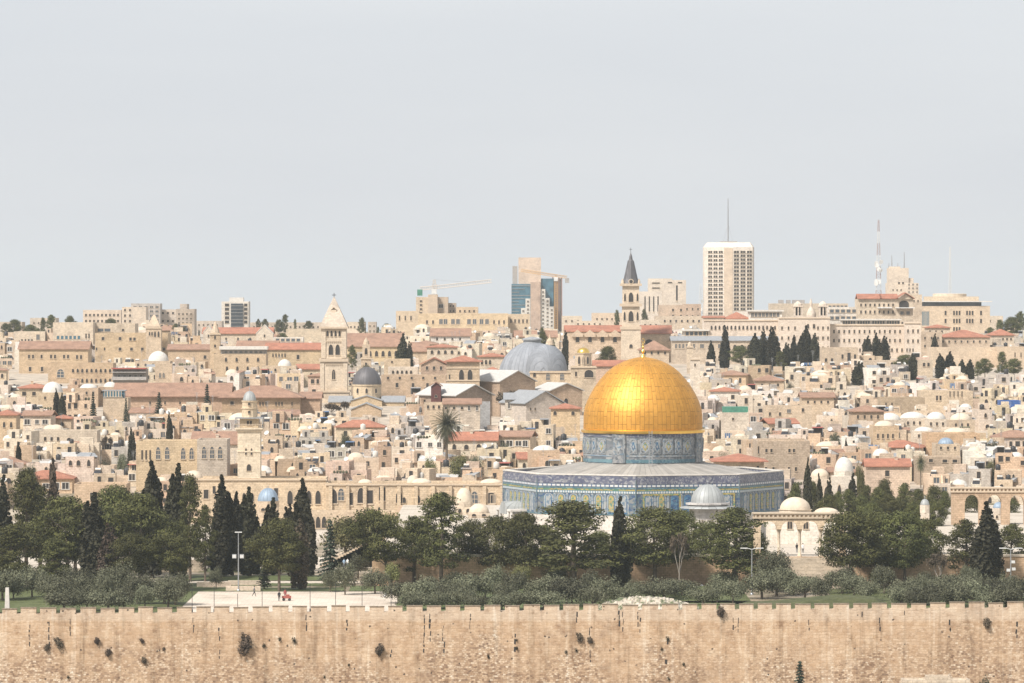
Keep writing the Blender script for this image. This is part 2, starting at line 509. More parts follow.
# ------------------------------------------------------------ windows (unit size, scaled per building)
def win_mesh(nm, arch=False, mull=1, pane='dark', frame='trim', bars=0, fr=0.16):
    b = MB()
    if not arch:
        b.box(-0.5, -0.5 + fr * 0.6, -0.10, 0.03, 0, 1); b.box(0.5 - fr * 0.6, 0.5, -0.10, 0.03, 0, 1)
        b.box(-0.5 + fr * 0.6, 0.5 - fr * 0.6, -0.10, 0.03, 1 - fr * 0.5, 1)
        b.box(-0.58, 0.58, -0.18, 0.03, -0.07, 0.03)
        b.box(-0.5 + fr * 0.6, 0.5 - fr * 0.6, -0.03, 0.03, 0.03, 1 - fr * 0.5, 1)
        for i in range(1, mull):
            x = -0.5 + i / mull
            b.box(x - 0.03, x + 0.03, -0.08, -0.03, 0.03, 1 - fr * 0.5)
    else:
        o = arch_poly(1.0, 1.0, 8); i_ = arch_poly(1.0 - 2 * fr, 1.0 - fr, 8, 0, 0.0)
        n = len(o)
        for k in range(1, n):
            a, c = k, (k + 1) % n
            if a == 0 or (a == n and c == 0): continue
            vs = [(o[a][0], -0.10, o[a][1]), (o[c][0], -0.10, o[c][1]), (i_[c][0], -0.10, i_[c][1]), (i_[a][0], -0.10, i_[a][1]),
                  (o[a][0], 0.03, o[a][1]), (o[c][0], 0.03, o[c][1]), (i_[c][0], 0.03, i_[c][1]), (i_[a][0], 0.03, i_[a][1])]
            b.add(vs, [(0, 1, 2, 3), (1, 0, 4, 5), (3, 2, 6, 7)])
        b.xz(i_, -0.03, 0.03, 1)
        b.box(-0.56, 0.56, -0.18, 0.03, -0.06, 0.0)
        if mull > 1: b.box(-0.03, 0.03, -0.08, -0.03, 0.0, 0.78)
    for j in range(bars):
        z = (j + 1) / (bars + 1)
        b.box(-0.4, 0.4, -0.07, -0.03, z - 0.02, z + 0.02)
    return b.mesh(nm, [frame, pane])
WM = {
    'rect': win_mesh('window_rect'), 'arch': win_mesh('window_arch', True, fr=0.13),
    'grey': win_mesh('window_grey', pane='glassg', mull=2), 'strip': win_mesh('window_strip', mull=5, pane='glassg', fr=0.06),
    'bifora': win_mesh('window_bifora', True, 2, fr=0.1), 'plainarch': win_mesh('window_plain_arch', True, fr=0.05),
    'slot': win_mesh('window_slot', fr=0.05), 'blue': win_mesh('window_blue', pane='glassb', mull=6, fr=0.05),
    'white': win_mesh('window_white', frame='white', mull=2), 'bigarch': win_mesh('window_big_arch', True, 2, 'glassg', fr=0.08, bars=2),
    'hotel': win_mesh('window_hotel', frame='cream', pane='dark', mull=2, fr=0.06),
}

# ------------------------------------------------------------ labels that name a place by its neighbours
ANCHORS = []     # (phrase, px, py)
def direction(px, py, ax, ay):
    dx, dy = px - ax, py - ay
    a = math.degrees(math.atan2(-dy, dx)) % 360
    return ['right of', 'up and right of', 'above', 'up and left of', 'left of', 'down and left of', 'below', 'down and right of'][int((a + 22.5) // 45) % 8]

def place_label(descs, px, py, fallback='there'):
    """first unused phrase made of a true description and a neighbour"""
    near = sorted(ANCHORS, key=lambda q: math.hypot(q[1] - px, (q[2] - py) * 1.6))[:5]
    for nm, ax, ay in near:
        for ds in descs:
            d = math.hypot(ax - px, ay - py)
            pre = 'just ' if d < 20 else 'well ' if d > 60 else ''
            s = f'{ds}, {pre}{direction(px, py, ax, ay)} {nm}'
            if s not in USED and len(s.split()) <= 16:
                return s
    for k, wd in enumerate(['second', 'third', 'fourth', 'fifth', 'sixth', 'seventh', 'eighth', 'ninth']):
        for ds in descs:
            for nm, ax, ay in near:
                s = f'{wd} {ds}, {direction(px, py, ax, ay)} {nm}'
                if s not in USED and len(s.split()) <= 16: return s
    return descs[0]
# ------------------------------------------------------------ the ground
rr = random.Random(3)
def grid_mesh(name, xs, ys, zf, mat, smooth=True):
    vs = [(x, y, zf(x, y)) for y in ys for x in xs]
    nx = len(xs)
    fs = [(j * nx + i, j * nx + i + 1, (j + 1) * nx + i + 1, (j + 1) * nx + i) for j in range(len(ys) - 1) for i in range(nx - 1)]
    me = bpy.data.meshes.new(name); me.from_pydata(vs, [], fs)
    me.materials.append(M[mat] if isinstance(mat, str) else mat)
    if smooth: me.polygons.foreach_set('use_smooth', [True] * len(fs))
    return me

def ground_mat():
    m, n, b = new_mat('rocky_earth')
    t = n.nodes.new('ShaderNodeTexCoord')
    f = noise(n, t.outputs['Object'], 0.12, 8, 0.7); g = noise(n, t.outputs['Object'], 0.9, 4, 0.7)
    c = ramp(n, f, [(0.35, (0.10, 0.10, 0.05)), (0.5, (0.26, 0.21, 0.15)), (0.62, (0.38, 0.33, 0.26))])
    c = mixc(n, 0.5, c, ramp(n, g, [(0.3, (0.5, 0.5, 0.45)), (0.7, (1.2, 1.2, 1.2))]), 'MULTIPLY')
    n.links.new(c, b.inputs['Base Color']); b.inputs['Roughness'].default_value = 1
    return m
M['earth'] = ground_mat()
def pave_mat(name, col, sc_=0.5):
    m, n, b = new_mat(name)
    t = n.nodes.new('ShaderNodeTexCoord')
    f = noise(n, t.outputs['Object'], 0.12, 6, 0.65); g = noise(n, t.outputs['Object'], 1.3, 3)
    k = node(n, 'ShaderNodeTexBrick', Scale=sc_)
    k.inputs['Color1'].default_value = (*[c * 0.93 for c in col], 1); k.inputs['Color2'].default_value = (*[c * 1.05 for c in col], 1)
    k.inputs['Mortar'].default_value = (*[c * 0.8 for c in col], 1); k.inputs['Mortar Size'].default_value = 0.02
    n.links.new(t.outputs['Object'], k.inputs['Vector'])
    c = mixc(n, 1.0, k.outputs['Color'], ramp(n, f, [(0.3, (0.70, 0.67, 0.63)), (0.46, (0.95, 0.94, 0.93)), (0.6, (1.06, 1.06, 1.06))]), 'MULTIPLY')
    c = mixc(n, 0.9, c, ramp(n, g, [(0.3, (0.9, 0.9, 0.9)), (0.7, (1.06, 1.06, 1.06))]), 'MULTIPLY')
    n.links.new(c, b.inputs['Base Color']); b.inputs['Roughness'].default_value = 0.9
    return m
M['plaza'] = pave_mat('pale_plaza_paving', (0.60, 0.52, 0.43), 0.35)
M['paving'] = pave_mat('white_platform_paving', (0.52, 0.46, 0.38), 0.3)

xs = [-9000, -3000, -1200, -600, -400, -300, -200, -150, -100, -50, 0, 50, 100, 150, 200, 300, 400, 600, 1200, 3000, 9000]
ys = [-400, -200, 0, 75, 150, 300, 450, 525, 600, 670, 745, 757.9, 758, 800, 900, 1000, 1084, 1104, 1200, 1300, 1500, 1700, 2000, 2400, 2700, 3000, 3500, 5000, 7000, 9000]
kind(link('ground', grid_mesh('ground', xs, ys, lambda x, y: ground(y), 'earth', False)), 'structure')

def sheet(name, px0, px1, yf, yb, z, dz, mat):
    """a flat sheet on the esplanade between two depths"""
    xs_ = np.linspace(0, 1, 2)
    b = MB()
    b.add([(X(px0, yf), yf, z + dz), (X(px1, yf), yf, z + dz), (X(px1, yb), yb, z + dz), (X(px0, yb), yb, z + dz)], [(0, 1, 2, 3)])
    return kind(b.build(name, mat), 'structure')
ESP = -5.1
M['lanes'] = plain('city_lane_stone', (0.40, 0.34, 0.27), 0.95, var=.35, scale=.25)
kind(link('street', grid_mesh('street', [-330, 330], [1106, 1200, 1300, 1500, 1700, 2000, 2300], lambda x, y: ground(y) + .06, 'lanes', False)), 'structure')
sheet('plaza', 180, 398, 765, 821, ESP, 0.012, 'plaza')
sheet('path', -20, 420, 845, 851, ESP, 0.012, 'paving')
sheet('path', -20, 420, 892, 930, ESP, 0.012, 'paving')
sheet('pavement', -60, 1090, 985, 1078, ESP, 0.008, 'paving')

def turf(name, px0, px1, yf, yb, h=0.0, seed=1, bump=0.10, n=60, z=ESP):
    """a lawn: an uneven sheet with short tufts"""
    r = random.Random(seed)
    x0, x1 = X(px0, (yf + yb) / 2), X(px1, (yf + yb) / 2)
    xs_ = np.linspace(x0, x1, n); ys_ = np.linspace(yf, yb, max(4, int((yb - yf) / 1.0)))
    def zf(x, y):
        u = (x - x0) / (x1 - x0); v = (y - yf) / (yb - yf)
        e = min(1, u * 9, (1 - u) * 7) * min(1, v * 3.0, (1 - v) * 3.0)
        return z + 0.02 + h * max(0, e) * (0.75 + 0.25 * math.sin(x * 0.21 + seed)) + r.uniform(0, bump)
    me = grid_mesh(name, xs_, ys_, zf, 'grass')
    o = link(name, me)
    return kind(o, 'stuff')
turf('grass', 186, 345, 821, 832, 0.1, 1)
turf('grass', 190, 350, 836, 844, 0.1, 2)
turf('grass', 175, 345, 852, 868, 0.2, 3)
turf('grass', 200, 300, 878, 890, 0.2, 4)
turf('grass', -30, 190, 766, 835, 0.2, 5)
turf('grass', 400, 640, 790, 836, 0.2, 6)
turf('grass', 590, 745, 795, 836, 0.8, 7)
turf('grass', 395, 740, 762.1, 790, 0.5, 12, n=120)
turf('grass', 895, 1060, 762.1, 790, 0.5, 13)
turf('grass', 350, 420, 822, 836, 0.2, 8)
turf('grass', 730, 900, 762.2, 786, 2.1, 9, n=80)
turf('grass', 850, 970, 762.4, 782, 1.5, 10, n=80)
turf('grass', 830, 1050, 786, 836, 0.3, 11)

# ------------------------------------------------------------ raised platform with its stairs
b = MB()
PF = 838.0
xl, xr = X(372, PF), X(1120, 1045)
sx0, sx1 = X(790, PF) - 3.0, X(842, PF) + 1.0
b.box(xl, xr, PF, 1045, ESP - 1, 0.0)
plat = kind(b.build('platform', 'stone', color=(0.60, 0.42, 0.27)), 'structure')
b = MB(); b.box(xl - 0.15, sx0, PF - 0.15, PF + 0.7, 0.0, 0.42); b.box(sx1, xr, PF - 0.15, PF + 0.7, 0.0, 0.42)
kind(b.build('parapet', 'ashlar', color=(0.58, 0.50, 0.40)), 'structure')
b = MB(); b.add([(xl + .7, PF + .7, 0.006), (xr, PF + .7, 0.006), (xr, 1045, 0.006), (xl + .7, 1045, 0.006)], [(0, 1, 2, 3)])
kind(b.build('platform_paving', 'paving'), 'structure')
b = MB()
for i in range(24):
    b.box(sx0, sx1 + 0.0, PF - 0.5 * (i + 1), PF - 0.5 * i, ESP - 0.5, -0.2125 * (i + 1) + 0.1)
st = kind(b.build('stairs', 'ashlar', color=(0.47, 0.40, 0.31)), 'structure')

# south stair of the platform, seen at the left of the pines
b = MB()
for i in range(16):
    b.box(X(322, 905) + i * 0.55, X(375, 905), 895, 912, ESP - 0.2, ESP + (i + 1) * 0.28)
kind(b.build('stairs', 'ashlar', color=(0.52, 0.42, 0.31)), 'structure')
b = MB(); b.box(X(130, 905), X(212, 905), 880, 881, ESP, ESP + 2.2)
tag(b.build('garden_wall', 'stone', color=(0.50, 0.42, 0.32)), 'low pale stone garden wall behind the lawn beside the leaning pine', 'wall')

# ------------------------------------------------------------ the long city wall in front
M['citywall'] = None
def citywall_mat():
    m, n, b = new_mat('old_city_wall_masonry')
    v, t, s = wallvec(n)
    k = node(n, 'ShaderNodeTexBrick', Scale=1.0)
    k.inputs['Brick Width'].default_value = 0.95; k.inputs['Row Height'].default_value = 0.50
    k.inputs['Mortar Size'].default_value = 0.05; k.inputs['Mortar Smooth'].default_value = 0.4
    k.inputs['Color1'].default_value = (0.50, 0.345, 0.215, 1); k.inputs['Color2'].default_value = (0.605, 0.455, 0.315, 1)
    k.inputs['Mortar'].default_value = (0.52, 0.37, 0.24, 1)
    wob = n.nodes.new('ShaderNodeVectorMath'); wob.operation = 'ADD'
    n.links.new(v, wob.inputs[0])
    nn = node(n, 'ShaderNodeTexNoise', Scale=0.9, Detail=2.0); n.links.new(v, nn.inputs['Vector'])
    sc2 = n.nodes.new('ShaderNodeVectorMath'); sc2.operation = 'SCALE'; sc2.inputs['Scale'].default_value = 0.62
    n.links.new(nn.outputs['Color'], sc2.inputs[0]); n.links.new(sc2.outputs[0], wob.inputs[1])
    n.links.new(wob.outputs[0], k.inputs['Vector'])
    # small rubble masonry: little blocks, many tones
    kb = node(n, 'ShaderNodeTexBrick', Scale=1.0)
    kb.inputs['Brick Width'].default_value = 0.46; kb.inputs['Row Height'].default_value = 0.30; kb.inputs['Mortar Size'].default_value = 0.03; kb.inputs['Bias'].default_value = -0.1
    kb.inputs['Color1'].default_value = (0, 0, 0, 1); kb.inputs['Color2'].default_value = (1, 1, 1, 1); kb.inputs['Mortar'].default_value = (0.15, 0.15, 0.15, 1)
    sp = n.nodes.new('ShaderNodeSeparateColor'); n.links.new(kb.outputs['Color'], sp.inputs[0])
    rn = math_(n, 'ADD', math_(n, 'MULTIPLY', sp.outputs[0], 0.62), math_(n, 'MULTIPLY', noise(n, v, 1.6, 5, 0.75), 0.45))
    rub = ramp(n, rn, [(0.14, (0.17, 0.115, 0.08)), (0.32, (0.36, 0.245, 0.16)), (0.52, (0.49, 0.355, 0.235)), (0.70, (0.59, 0.46, 0.33)), (0.82, (0.68, 0.60, 0.48))])
    # where rubble has been used: big soft patches, more of it lower down
    n.links.new(wob.outputs[0], kb.inputs['Vector'])
    big = noise(n, t.outputs['Object'], 0.075, 5, 0.6)
    low = math_(n, 'MULTIPLY', math_(n, 'ADD', s.outputs[2], 9.5), -0.03)
    mask = ramp(n, math_(n, 'ADD', big, low), [(0.52, (0, 0, 0)), (0.66, (1, 1, 1))])
    c = mixc(n, mask, k.outputs['Color'], rub)
    c = mixc(n, 0.22, c, rub)
    # upright repair strips and stains
    sv = n.nodes.new('ShaderNodeMapping'); sv.inputs['Scale'].default_value = (0.5, 0.06, 1); n.links.new(v, sv.inputs['Vector'])
    st_ = noise(n, sv.outputs[0], 1.0, 5, 0.7)
    c = mixc(n, 0.8, c, ramp(n, st_, [(0.33, (0.62, 0.60, 0.58)), (0.45, (1, 1, 1)), (0.57, (1.0, 1.0, 1.0)), (0.66, (1.16, 1.24, 1.32))]), 'MULTIPLY')
    pat = noise(n, t.outputs['Object'], 0.16, 6, 0.7)
    c = mixc(n, 0.85, c, ramp(n, pat, [(0.30, (0.55, 0.50, 0.48)), (0.43, (0.93, 0.91, 0.89)), (0.56, (1.03, 1.02, 1.0)), (0.66, (1.12, 1.2, 1.28))]), 'MULTIPLY')
    # small holes and tufts, each with its own outline
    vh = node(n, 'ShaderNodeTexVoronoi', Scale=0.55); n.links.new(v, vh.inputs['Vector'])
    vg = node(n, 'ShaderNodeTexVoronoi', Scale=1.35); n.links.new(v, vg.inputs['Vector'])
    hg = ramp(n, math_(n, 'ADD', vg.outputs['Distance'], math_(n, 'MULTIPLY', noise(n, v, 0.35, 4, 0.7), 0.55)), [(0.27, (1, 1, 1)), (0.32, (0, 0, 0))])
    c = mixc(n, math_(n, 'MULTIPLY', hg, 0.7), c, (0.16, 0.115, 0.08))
    # paler dressed courses of the battlements
    zt_ = ramp(n, math_(n, 'MULTIPLY', math_(n, 'ADD', s.outputs[2], 6.2), 1.0), [(0.0, (0, 0, 0)), (0.5, (1, 1, 1))])
    c = mixc(n, math_(n, 'MULTIPLY', zt_, 0.40), c, mixc(n, noise(n, v, 1.2, 4), (0.50, 0.40, 0.30), (0.72, 0.64, 0.53)))
    p2 = noise(n, t.outputs['Object'], 0.55, 5, 0.75)
    c = mixc(n, 0.9, c, ramp(n, p2, [(0.32, (0.60, 0.53, 0.48)), (0.44, (0.93, 0.91, 0.90)), (0.56, (1.02, 1.02, 1.02)), (0.68, (1.10, 1.15, 1.20))]), 'MULTIPLY')
    # straight joints and repair strips
    sj = n.nodes.new('ShaderNodeMapping'); sj.inputs['Scale'].default_value = (0.85, 0.035, 1); sj.inputs['Location'].default_value = (7, 3, 0); n.links.new(v, sj.inputs['Vector'])
    c = mixc(n, 0.75, c, ramp(n, noise(n, sj.outputs[0], 1.0, 3, 0.5), [(0.34, (0.76, 0.74, 0.72)), (0.42, (1, 1, 1)), (0.58, (1, 1, 1)), (0.63, (1.15, 1.24, 1.34))]), 'MULTIPLY')
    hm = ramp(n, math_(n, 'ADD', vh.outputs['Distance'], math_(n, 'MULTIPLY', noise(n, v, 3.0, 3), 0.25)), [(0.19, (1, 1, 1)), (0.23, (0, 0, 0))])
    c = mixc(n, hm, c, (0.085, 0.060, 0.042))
    n.links.new(c, b.inputs['Base Color']); b.inputs['Roughness'].default_value = 0.95
    bu = node(n, 'ShaderNodeBump', Strength=0.35, Distance=0.12); bu.invert = True
    n.links.new(math_(n, 'ADD', k.outputs['Fac'], math_(n, 'MULTIPLY', sp.outputs[1], 0.8)), bu.inputs['Height'])
    n.links.new(bu.outputs['Normal'], b.inputs['Normal'])
    return m
M['citywall'] = citywall_mat()
M['capping'] = plain('weathered_capping_stone', (0.22, 0.17, 0.12), 0.95, var=0.4, scale=2)
WD = 760.0
def wtop(px): return Z(608.2 - 6.0 * px / 1024.0, WD)
w0 = thing('city_wall', 'long battlemented honey stone wall running across the foreground', 'wall', (0, WD, 0))
b = MB()
rw = random.Random(5)
px = -120.0
edges = []
while px < 1145:
    step = 19.4 + rw.uniform(-1.0, 1.0)
    edges.append((px, px + step)); px += step
GAP = 4.3
for a, c in edges:
    zt = wtop((a + c) / 2) - MT(6.0, WD)
    b.box(X(a, WD), X(c, WD), 0, 1.9, -24, zt)
b.build('masonry', 'citywall', w0)
for a, c in edges:
    b = MB()
    zt = wtop((a + c) / 2); zb = zt - MT(6.0, WD) ; zt += rw.uniform(-0.12, 0.1)
    x0, x1 = X(a + GAP / 2 + rw.uniform(-.4, .4), WD), X(c - GAP / 2 + rw.uniform(-.4, .4), WD)
    m0 = (x0 + x1) / 2
    b.box(x0, x1, 0.03, 0.85, zb, zt - 0.14)
    b.box(x0 - 0.04, x1 + 0.04, -0.03, 0.92, zt - 0.14, zt, 1)
    b.build('merlon', ['citywall', 'capping'], w0)
# slits, holes and drain mouths of the wall as thin dark plates, recess shade put into their colour
for px_, y0, y1, wpx in [(29, 625, 647, 1.6), (49, 622, 648, 1.8), (70, 619, 636, 1.6), (193, 618, 632, 1.6), (219, 628, 642, 1.6), (219, 650, 658, 1.4), (347, 620, 632, 2.2), (306, 615, 630, 1.8),
                         (424, 615, 652, 1.5), (430, 614, 640, 2.4), (443, 626, 640, 1.6), (444, 642, 655, 2.0), (470, 614, 626, 1.6), (515, 634, 652, 2.6), (590, 628, 640, 1.8), (590, 650, 662, 2.0),
                         (577, 612, 624, 1.6), (619, 611, 628, 2.0), (623, 612, 634, 1.3), (638, 612, 626, 1.4), (668, 640, 646, 3), (666, 660, 666, 3), (733, 618, 628, 1.6), (738, 618, 632, 1.6),
                         (809, 620, 631, 1.6), (862, 612, 616, 1.4), (880, 618, 631, 2.0), (950, 620, 631, 1.6), (951, 629, 632, 3.4), (1017, 622, 638, 2.0), (905, 611, 616, 1.4), (640, 618, 632, 1.6), (391, 650, 656, 2.2)]:
    b = MB()
    x = X(px_, WD); z1, z0 = Z(y0, WD), Z(y1, WD)
    z = z1
    while z > z0 + .15:
        ln = rw.uniform(.25, .9); hw = MT(wpx, WD) / 2 * rw.uniform(.3, 1.05); xx = x + rw.uniform(-.09, .09)
        b.xz([(xx - hw, z - ln), (xx + hw * rw.uniform(.4, 1), z - ln - .1), (xx + hw, z), (xx - hw * rw.uniform(.5, 1), z + .05)], -.02, .05)
        z -= ln + rw.uniform(.1, .5)
    b.build('drain_slit', M['dark'], w0)
ANCHORS += [('the battlemented wall', 512, 612)]

# ------------------------------------------------------------ foliage
def rand_unit(rng, n):
    v = rng.normal(size=(n, 3)); return v / np.linalg.norm(v, axis=1)[:, None]
def leaves(cent, size, rng, up=0.0, aspect=1.0, mat='pine', name='crown', nrm=None):
    n = len(cent)
    d = rand_unit(rng, n)
    if nrm is not None: d = d * 0.75 + nrm
    d[:, 2] += up
    d /= np.linalg.norm(d, axis=1)[:, None]
    a = np.cross(d, rand_unit(rng, n)); a /= np.linalg.norm(a, axis=1)[:, None]
    c = np.cross(d, a)
    s = (size * rng.uniform(0.6, 1.35, n))[:, None]
    a = a * s; c = c * s * aspect
    v = np.stack([cent - a - c * 0.35, cent + a * 0.35 - c, cent + a + c * 0.35, cent - a * 0.35 + c], 1).reshape(-1, 3)
    me = bpy.data.meshes.new(name)
    me.vertices.add(4 * n); me.vertices.foreach_set('co', v.ravel())
    me.loops.add(4 * n); me.loops.foreach_set('vertex_index', np.arange(4 * n, dtype=np.int32))
    me.polygons.add(n); me.polygons.foreach_set('loop_start', np.arange(0, 4 * n, 4, dtype=np.int32))
    me.materials.append(M[mat])
    me.update(calc_edges=True)
    return me

def lobes_pts(lobes, per, rng, flat=0.6, fill=0.35):
    P = []; N = []
    for (x, y, z, r) in lobes:
        k = int(per * r * r)
        d = rand_unit(rng, k)
        rad = r * (1 - fill * rng.random(k) ** 1.5)
        q = d * rad[:, None] * np.array([1, 1, flat]) * (1 + 0.18 * np.sin(7 * d[:, :1] + 5 * d[:, 1:2] + 9 * d[:, 2:]))
        P.append(q + np.array([x, y, z])); N.append(d)
    return np.concatenate(P), np.concatenate(N)

def pine_tree_meshes(seed, h=12.0, rx=5.0, crown_lo=0.30, umbrella=True, lean=0.0, mat='pine', dens=135):
    rng = np.random.default_rng(seed); r = random.Random(seed)
    lobes = []
    n = 32
    for i in range(n):
        t = (i + 0.5) / n
        z = h * (crown_lo + (0.93 - crown_lo) * t)
        if umbrella: wid = rx * (0.55 + 0.45 * math.sin(math.pi * min(1, t * 1.15) ** 1.3))
        else: wid = rx * (1.0 - 0.75 * t ** 1.3) * (0.75 + 0.25 * min(1, t * 5))
        a = i * 2.4 + r.uniform(-.4, .4); d = wid * (0.35 + 0.55 * r.random()) if i < n - 3 else wid * 0.25
        lr = r.uniform(0.20, 0.46) * rx
        lobes.append((math.cos(a) * d + lean * z, math.sin(a) * d, z, lr))
    P, N = lobes_pts(lobes, dens, rng, 0.44, 0.5)
    crown = leaves(P, 0.165, rng, 0.35, 0.5, mat, 'crown', N)
    b = MB()
    top = (lean * h * 0.75, 0, h * 0.75)
    b.tube((0, 0, -0.5), (lean * h * 0.2, 0, h * 0.22), 0.036 * h * 0.7, 0.028 * h * 0.7, 8)
    b.tube((lean * h * 0.2, 0, h * 0.22), (lean * h * 0.45 + .2, 0.1, h * 0.48), 0.028 * h * 0.7, 0.018 * h * 0.7, 7)
    b.tube((lean * h * 0.45 + .2, .1, h * 0.48), top, 0.018 * h * 0.7, 0.007 * h, 6)
    for i in range(0, n, 2):
        x, y, z, lr = lobes[i]
        zb = min(h * 0.7, max(h * 0.22, z - h * 0.16))
        b.tube((lean * zb, 0, zb), (x, y, z), 0.075, 0.03, 5)
    return b.mesh('trunk', 'bark'), crown

def cypress_meshes(seed, h=14.0, rx=1.9, mat='cypress', ragged=1.0, dens=150):
    """upright columns grown together from several leaders, with a broken outline"""
    rng = np.random.default_rng(seed); r = random.Random(seed)
    P = []; N = []
    b = MB()
    a0 = r.uniform(0, 6.28)
    for (hh, ox, sr) in ((1.0, 0.0, 0.62), (r.uniform(.86, .95), .42, .56), (r.uniform(.72, .86), .52, .5), (r.uniform(.5, .7), .58, .45)):
        a0 += 2.1 + r.uniform(-.4, .4)
        cx, cy = math.cos(a0) * ox * rx, math.sin(a0) * ox * rx
        b.tube((0, 0, -0.5), (cx, cy, h * hh * .4), 0.2, 0.12, 6); b.tube((cx, cy, h * hh * .4), (cx, cy, h * hh * 0.93), 0.12, 0.03, 5)
        for i in range(20):
            t = i / 19.0
            pr = rx * sr * (0.6 + 0.4 * min(1, t / 0.16)) * max(0.16, 1 - max(0, (t - 0.45) / 0.55) ** 2.2)
            a = i * 2.4 + r.uniform(-.6, .6); off = pr * (0.35 + 0.35 * ragged * r.random()); lr = pr * r.uniform(0.5, 0.8)
            k = int(dens * max(.3, lr) * 1.1); d = rand_unit(rng, k)
            P.append(d * (lr * (1 - .5 * rng.random(k) ** 1.6))[:, None] * np.array([1, 1, 2.0 + ragged * r.random()]) + np.array([cx + math.cos(a) * off, cy + math.sin(a) * off, h * hh * (0.07 + 0.86 * t)]))
            N.append(d * np.array([1, 1, .4]))
    P = np.concatenate(P); P[:, 2] = np.clip(P[:, 2], .5, h)
    crown = leaves(P, 0.19, rng, 0.0, 1.4, mat, 'crown', np.concatenate(N))
    return b.mesh('trunk', 'bark'), crown

def bush_meshes(seed, h=4.2, rx=3.4, mat='olive', per=120, n=20, size=0.125, trunkmat='bark'):
    rng = np.random.default_rng(seed); r = random.Random(seed)
    lobes = []
    for i in range(n):
        a = i * 2.4 + r.uniform(-.5, .5); t = r.random()
        d = rx * 0.72 * math.sqrt(r.random()); z = h * (0.42 + 0.36 * t * (1 - (d / rx) ** 2))
        lobes.append((math.cos(a) * d, math.sin(a) * d, z, rx * r.uniform(0.30, 0.46)))
    P, N = lobes_pts(lobes, per, rng, 0.85, 0.55)
    P[:, 2] = np.maximum(P[:, 2], 0.3 + 0.2 * rng.random(len(P)))
    crown = leaves(P, size, rng, 0.25, 0.6, mat, 'crown', N)
    b = MB()
    b.tube((0, 0, -0.4), (0.1, 0, h * 0.28), 0.07 * h * .8, 0.05 * h * .8, 7)
    for i in range(0, n, 2): b.tube((0.1, 0, h * 0.26), lobes[i][:3], 0.09, 0.03, 5)
    return b.mesh('trunk', trunkmat), crown

def bare_meshes(seed, h=7.0, rx=3.4):
    """a tree still without leaves: forked limbs and a cloud of fine twigs"""
    rng = np.random.default_rng(seed); r = random.Random(seed)
    b = MB()
    tips = []
    def grow(p, d, ln, rad, dep):
        q = p + d * ln
        b.tube(p, q, rad, rad * 0.65, 5)
        if dep == 0: tips.append((p, q)); return
        for _ in range(3):
            e = (d + Vector((r.uniform(-.8, .8), r.uniform(-.8, .8), r.uniform(-.15, .5)))).normalized()
            grow(q, e, ln * 0.72, rad * 0.6, dep - 1)
    grow(Vector((0, 0, -0.4)), Vector((0.05, 0, 1)), h * 0.30, 0.22, 4)
    pts = []
    for p, q in tips:
        for _ in range(16): 
            t = r.random() * 1.3; pts.append(p.lerp(q, t) + Vector((r.gauss(0, .25), r.gauss(0, .25), r.gauss(0, .25))))
    P = np.array([tuple(v) for v in pts])
    crown = leaves(P, 0.10, rng, 0, 2.2, 'brownleaf', 'twigs')
    return b.mesh('trunk', 'barkpale'), crown

def fir_meshes(seed, h=10, rx=2.2):
    rng = np.random.default_rng(seed)
    P = []; N = []
    for k in range(16):
        z0 = h * (0.10 + 0.055 * k); rr_ = rx * (1 - k / 17.5)
        m_ = int(200 * (1 - k / 20))
        a = rng.random(m_) * 6.283; d = rr_ * np.sqrt(rng.random(m_)) * (0.75 + 0.3 * np.sin(a * 5 + k * 1.3))
        P.append(np.stack([np.cos(a) * d, np.sin(a) * d, z0 + h * 0.05 - d * 0.28 + rng.normal(size=m_) * 0.08], 1))
        N.append(np.stack([np.cos(a) * .5, np.sin(a) * .5, 1 + 0 * a], 1))
    crown = leaves(np.concatenate(P), 0.22, rng, 0.2, 0.8, 'fir', 'crown', np.concatenate(N))
    b = MB(); b.tube((0, 0, -0.5), (0, 0, h * 0.98), 0.22, 0.03, 7)
    return b.mesh('trunk', 'bark'), crown

def palm_meshes(seed, h=9.0):
    r = random.Random(seed); b = MB()
    b.tube((0, 0, -0.4), (0.1, 0, h * 0.5), 0.34, 0.26, 9); b.tube((0.1, 0, h * 0.5), (0.0, 0, h * 0.98), 0.26, 0.30, 9)
    t = b.mesh('trunk', 'bark')
    c = MB()
    for k in range(96):
        a = k * 2.399; el = math.radians(82 - 150 * (k / 95.0) ** 0.9); ln = r.uniform(3.0, 3.9)
        p = Vector((0, 0, h)); d = Vector((math.cos(a) * math.cos(el), math.sin(a) * math.cos(el), math.sin(el)))
        side = Vector((-math.sin(a), math.cos(a), 0))
        for j in range(8):
            q = p + d * ln / 8
            d = (d + Vector((0, 0, -0.10))).normalized()
            w_ = 0.6 * (1 - (j / 8.0) ** 2) + 0.07
            for sgn in (-1, 1):
                for u in (0.0, 0.5):
                    b0 = p.lerp(q, u); b1 = p.lerp(q, u + 0.3)
                    tip = b0 + side * sgn * w_ + d * 0.3 - Vector((0, 0, w_ * 0.45))
                    c.add([tuple(b0), tuple(b1), tuple(tip)], [(0, 1, 2)])
            c.tube(p, q, 0.035, 0.03, 3)
            p = q
    return t, c.mesh('fronds', 'palm')

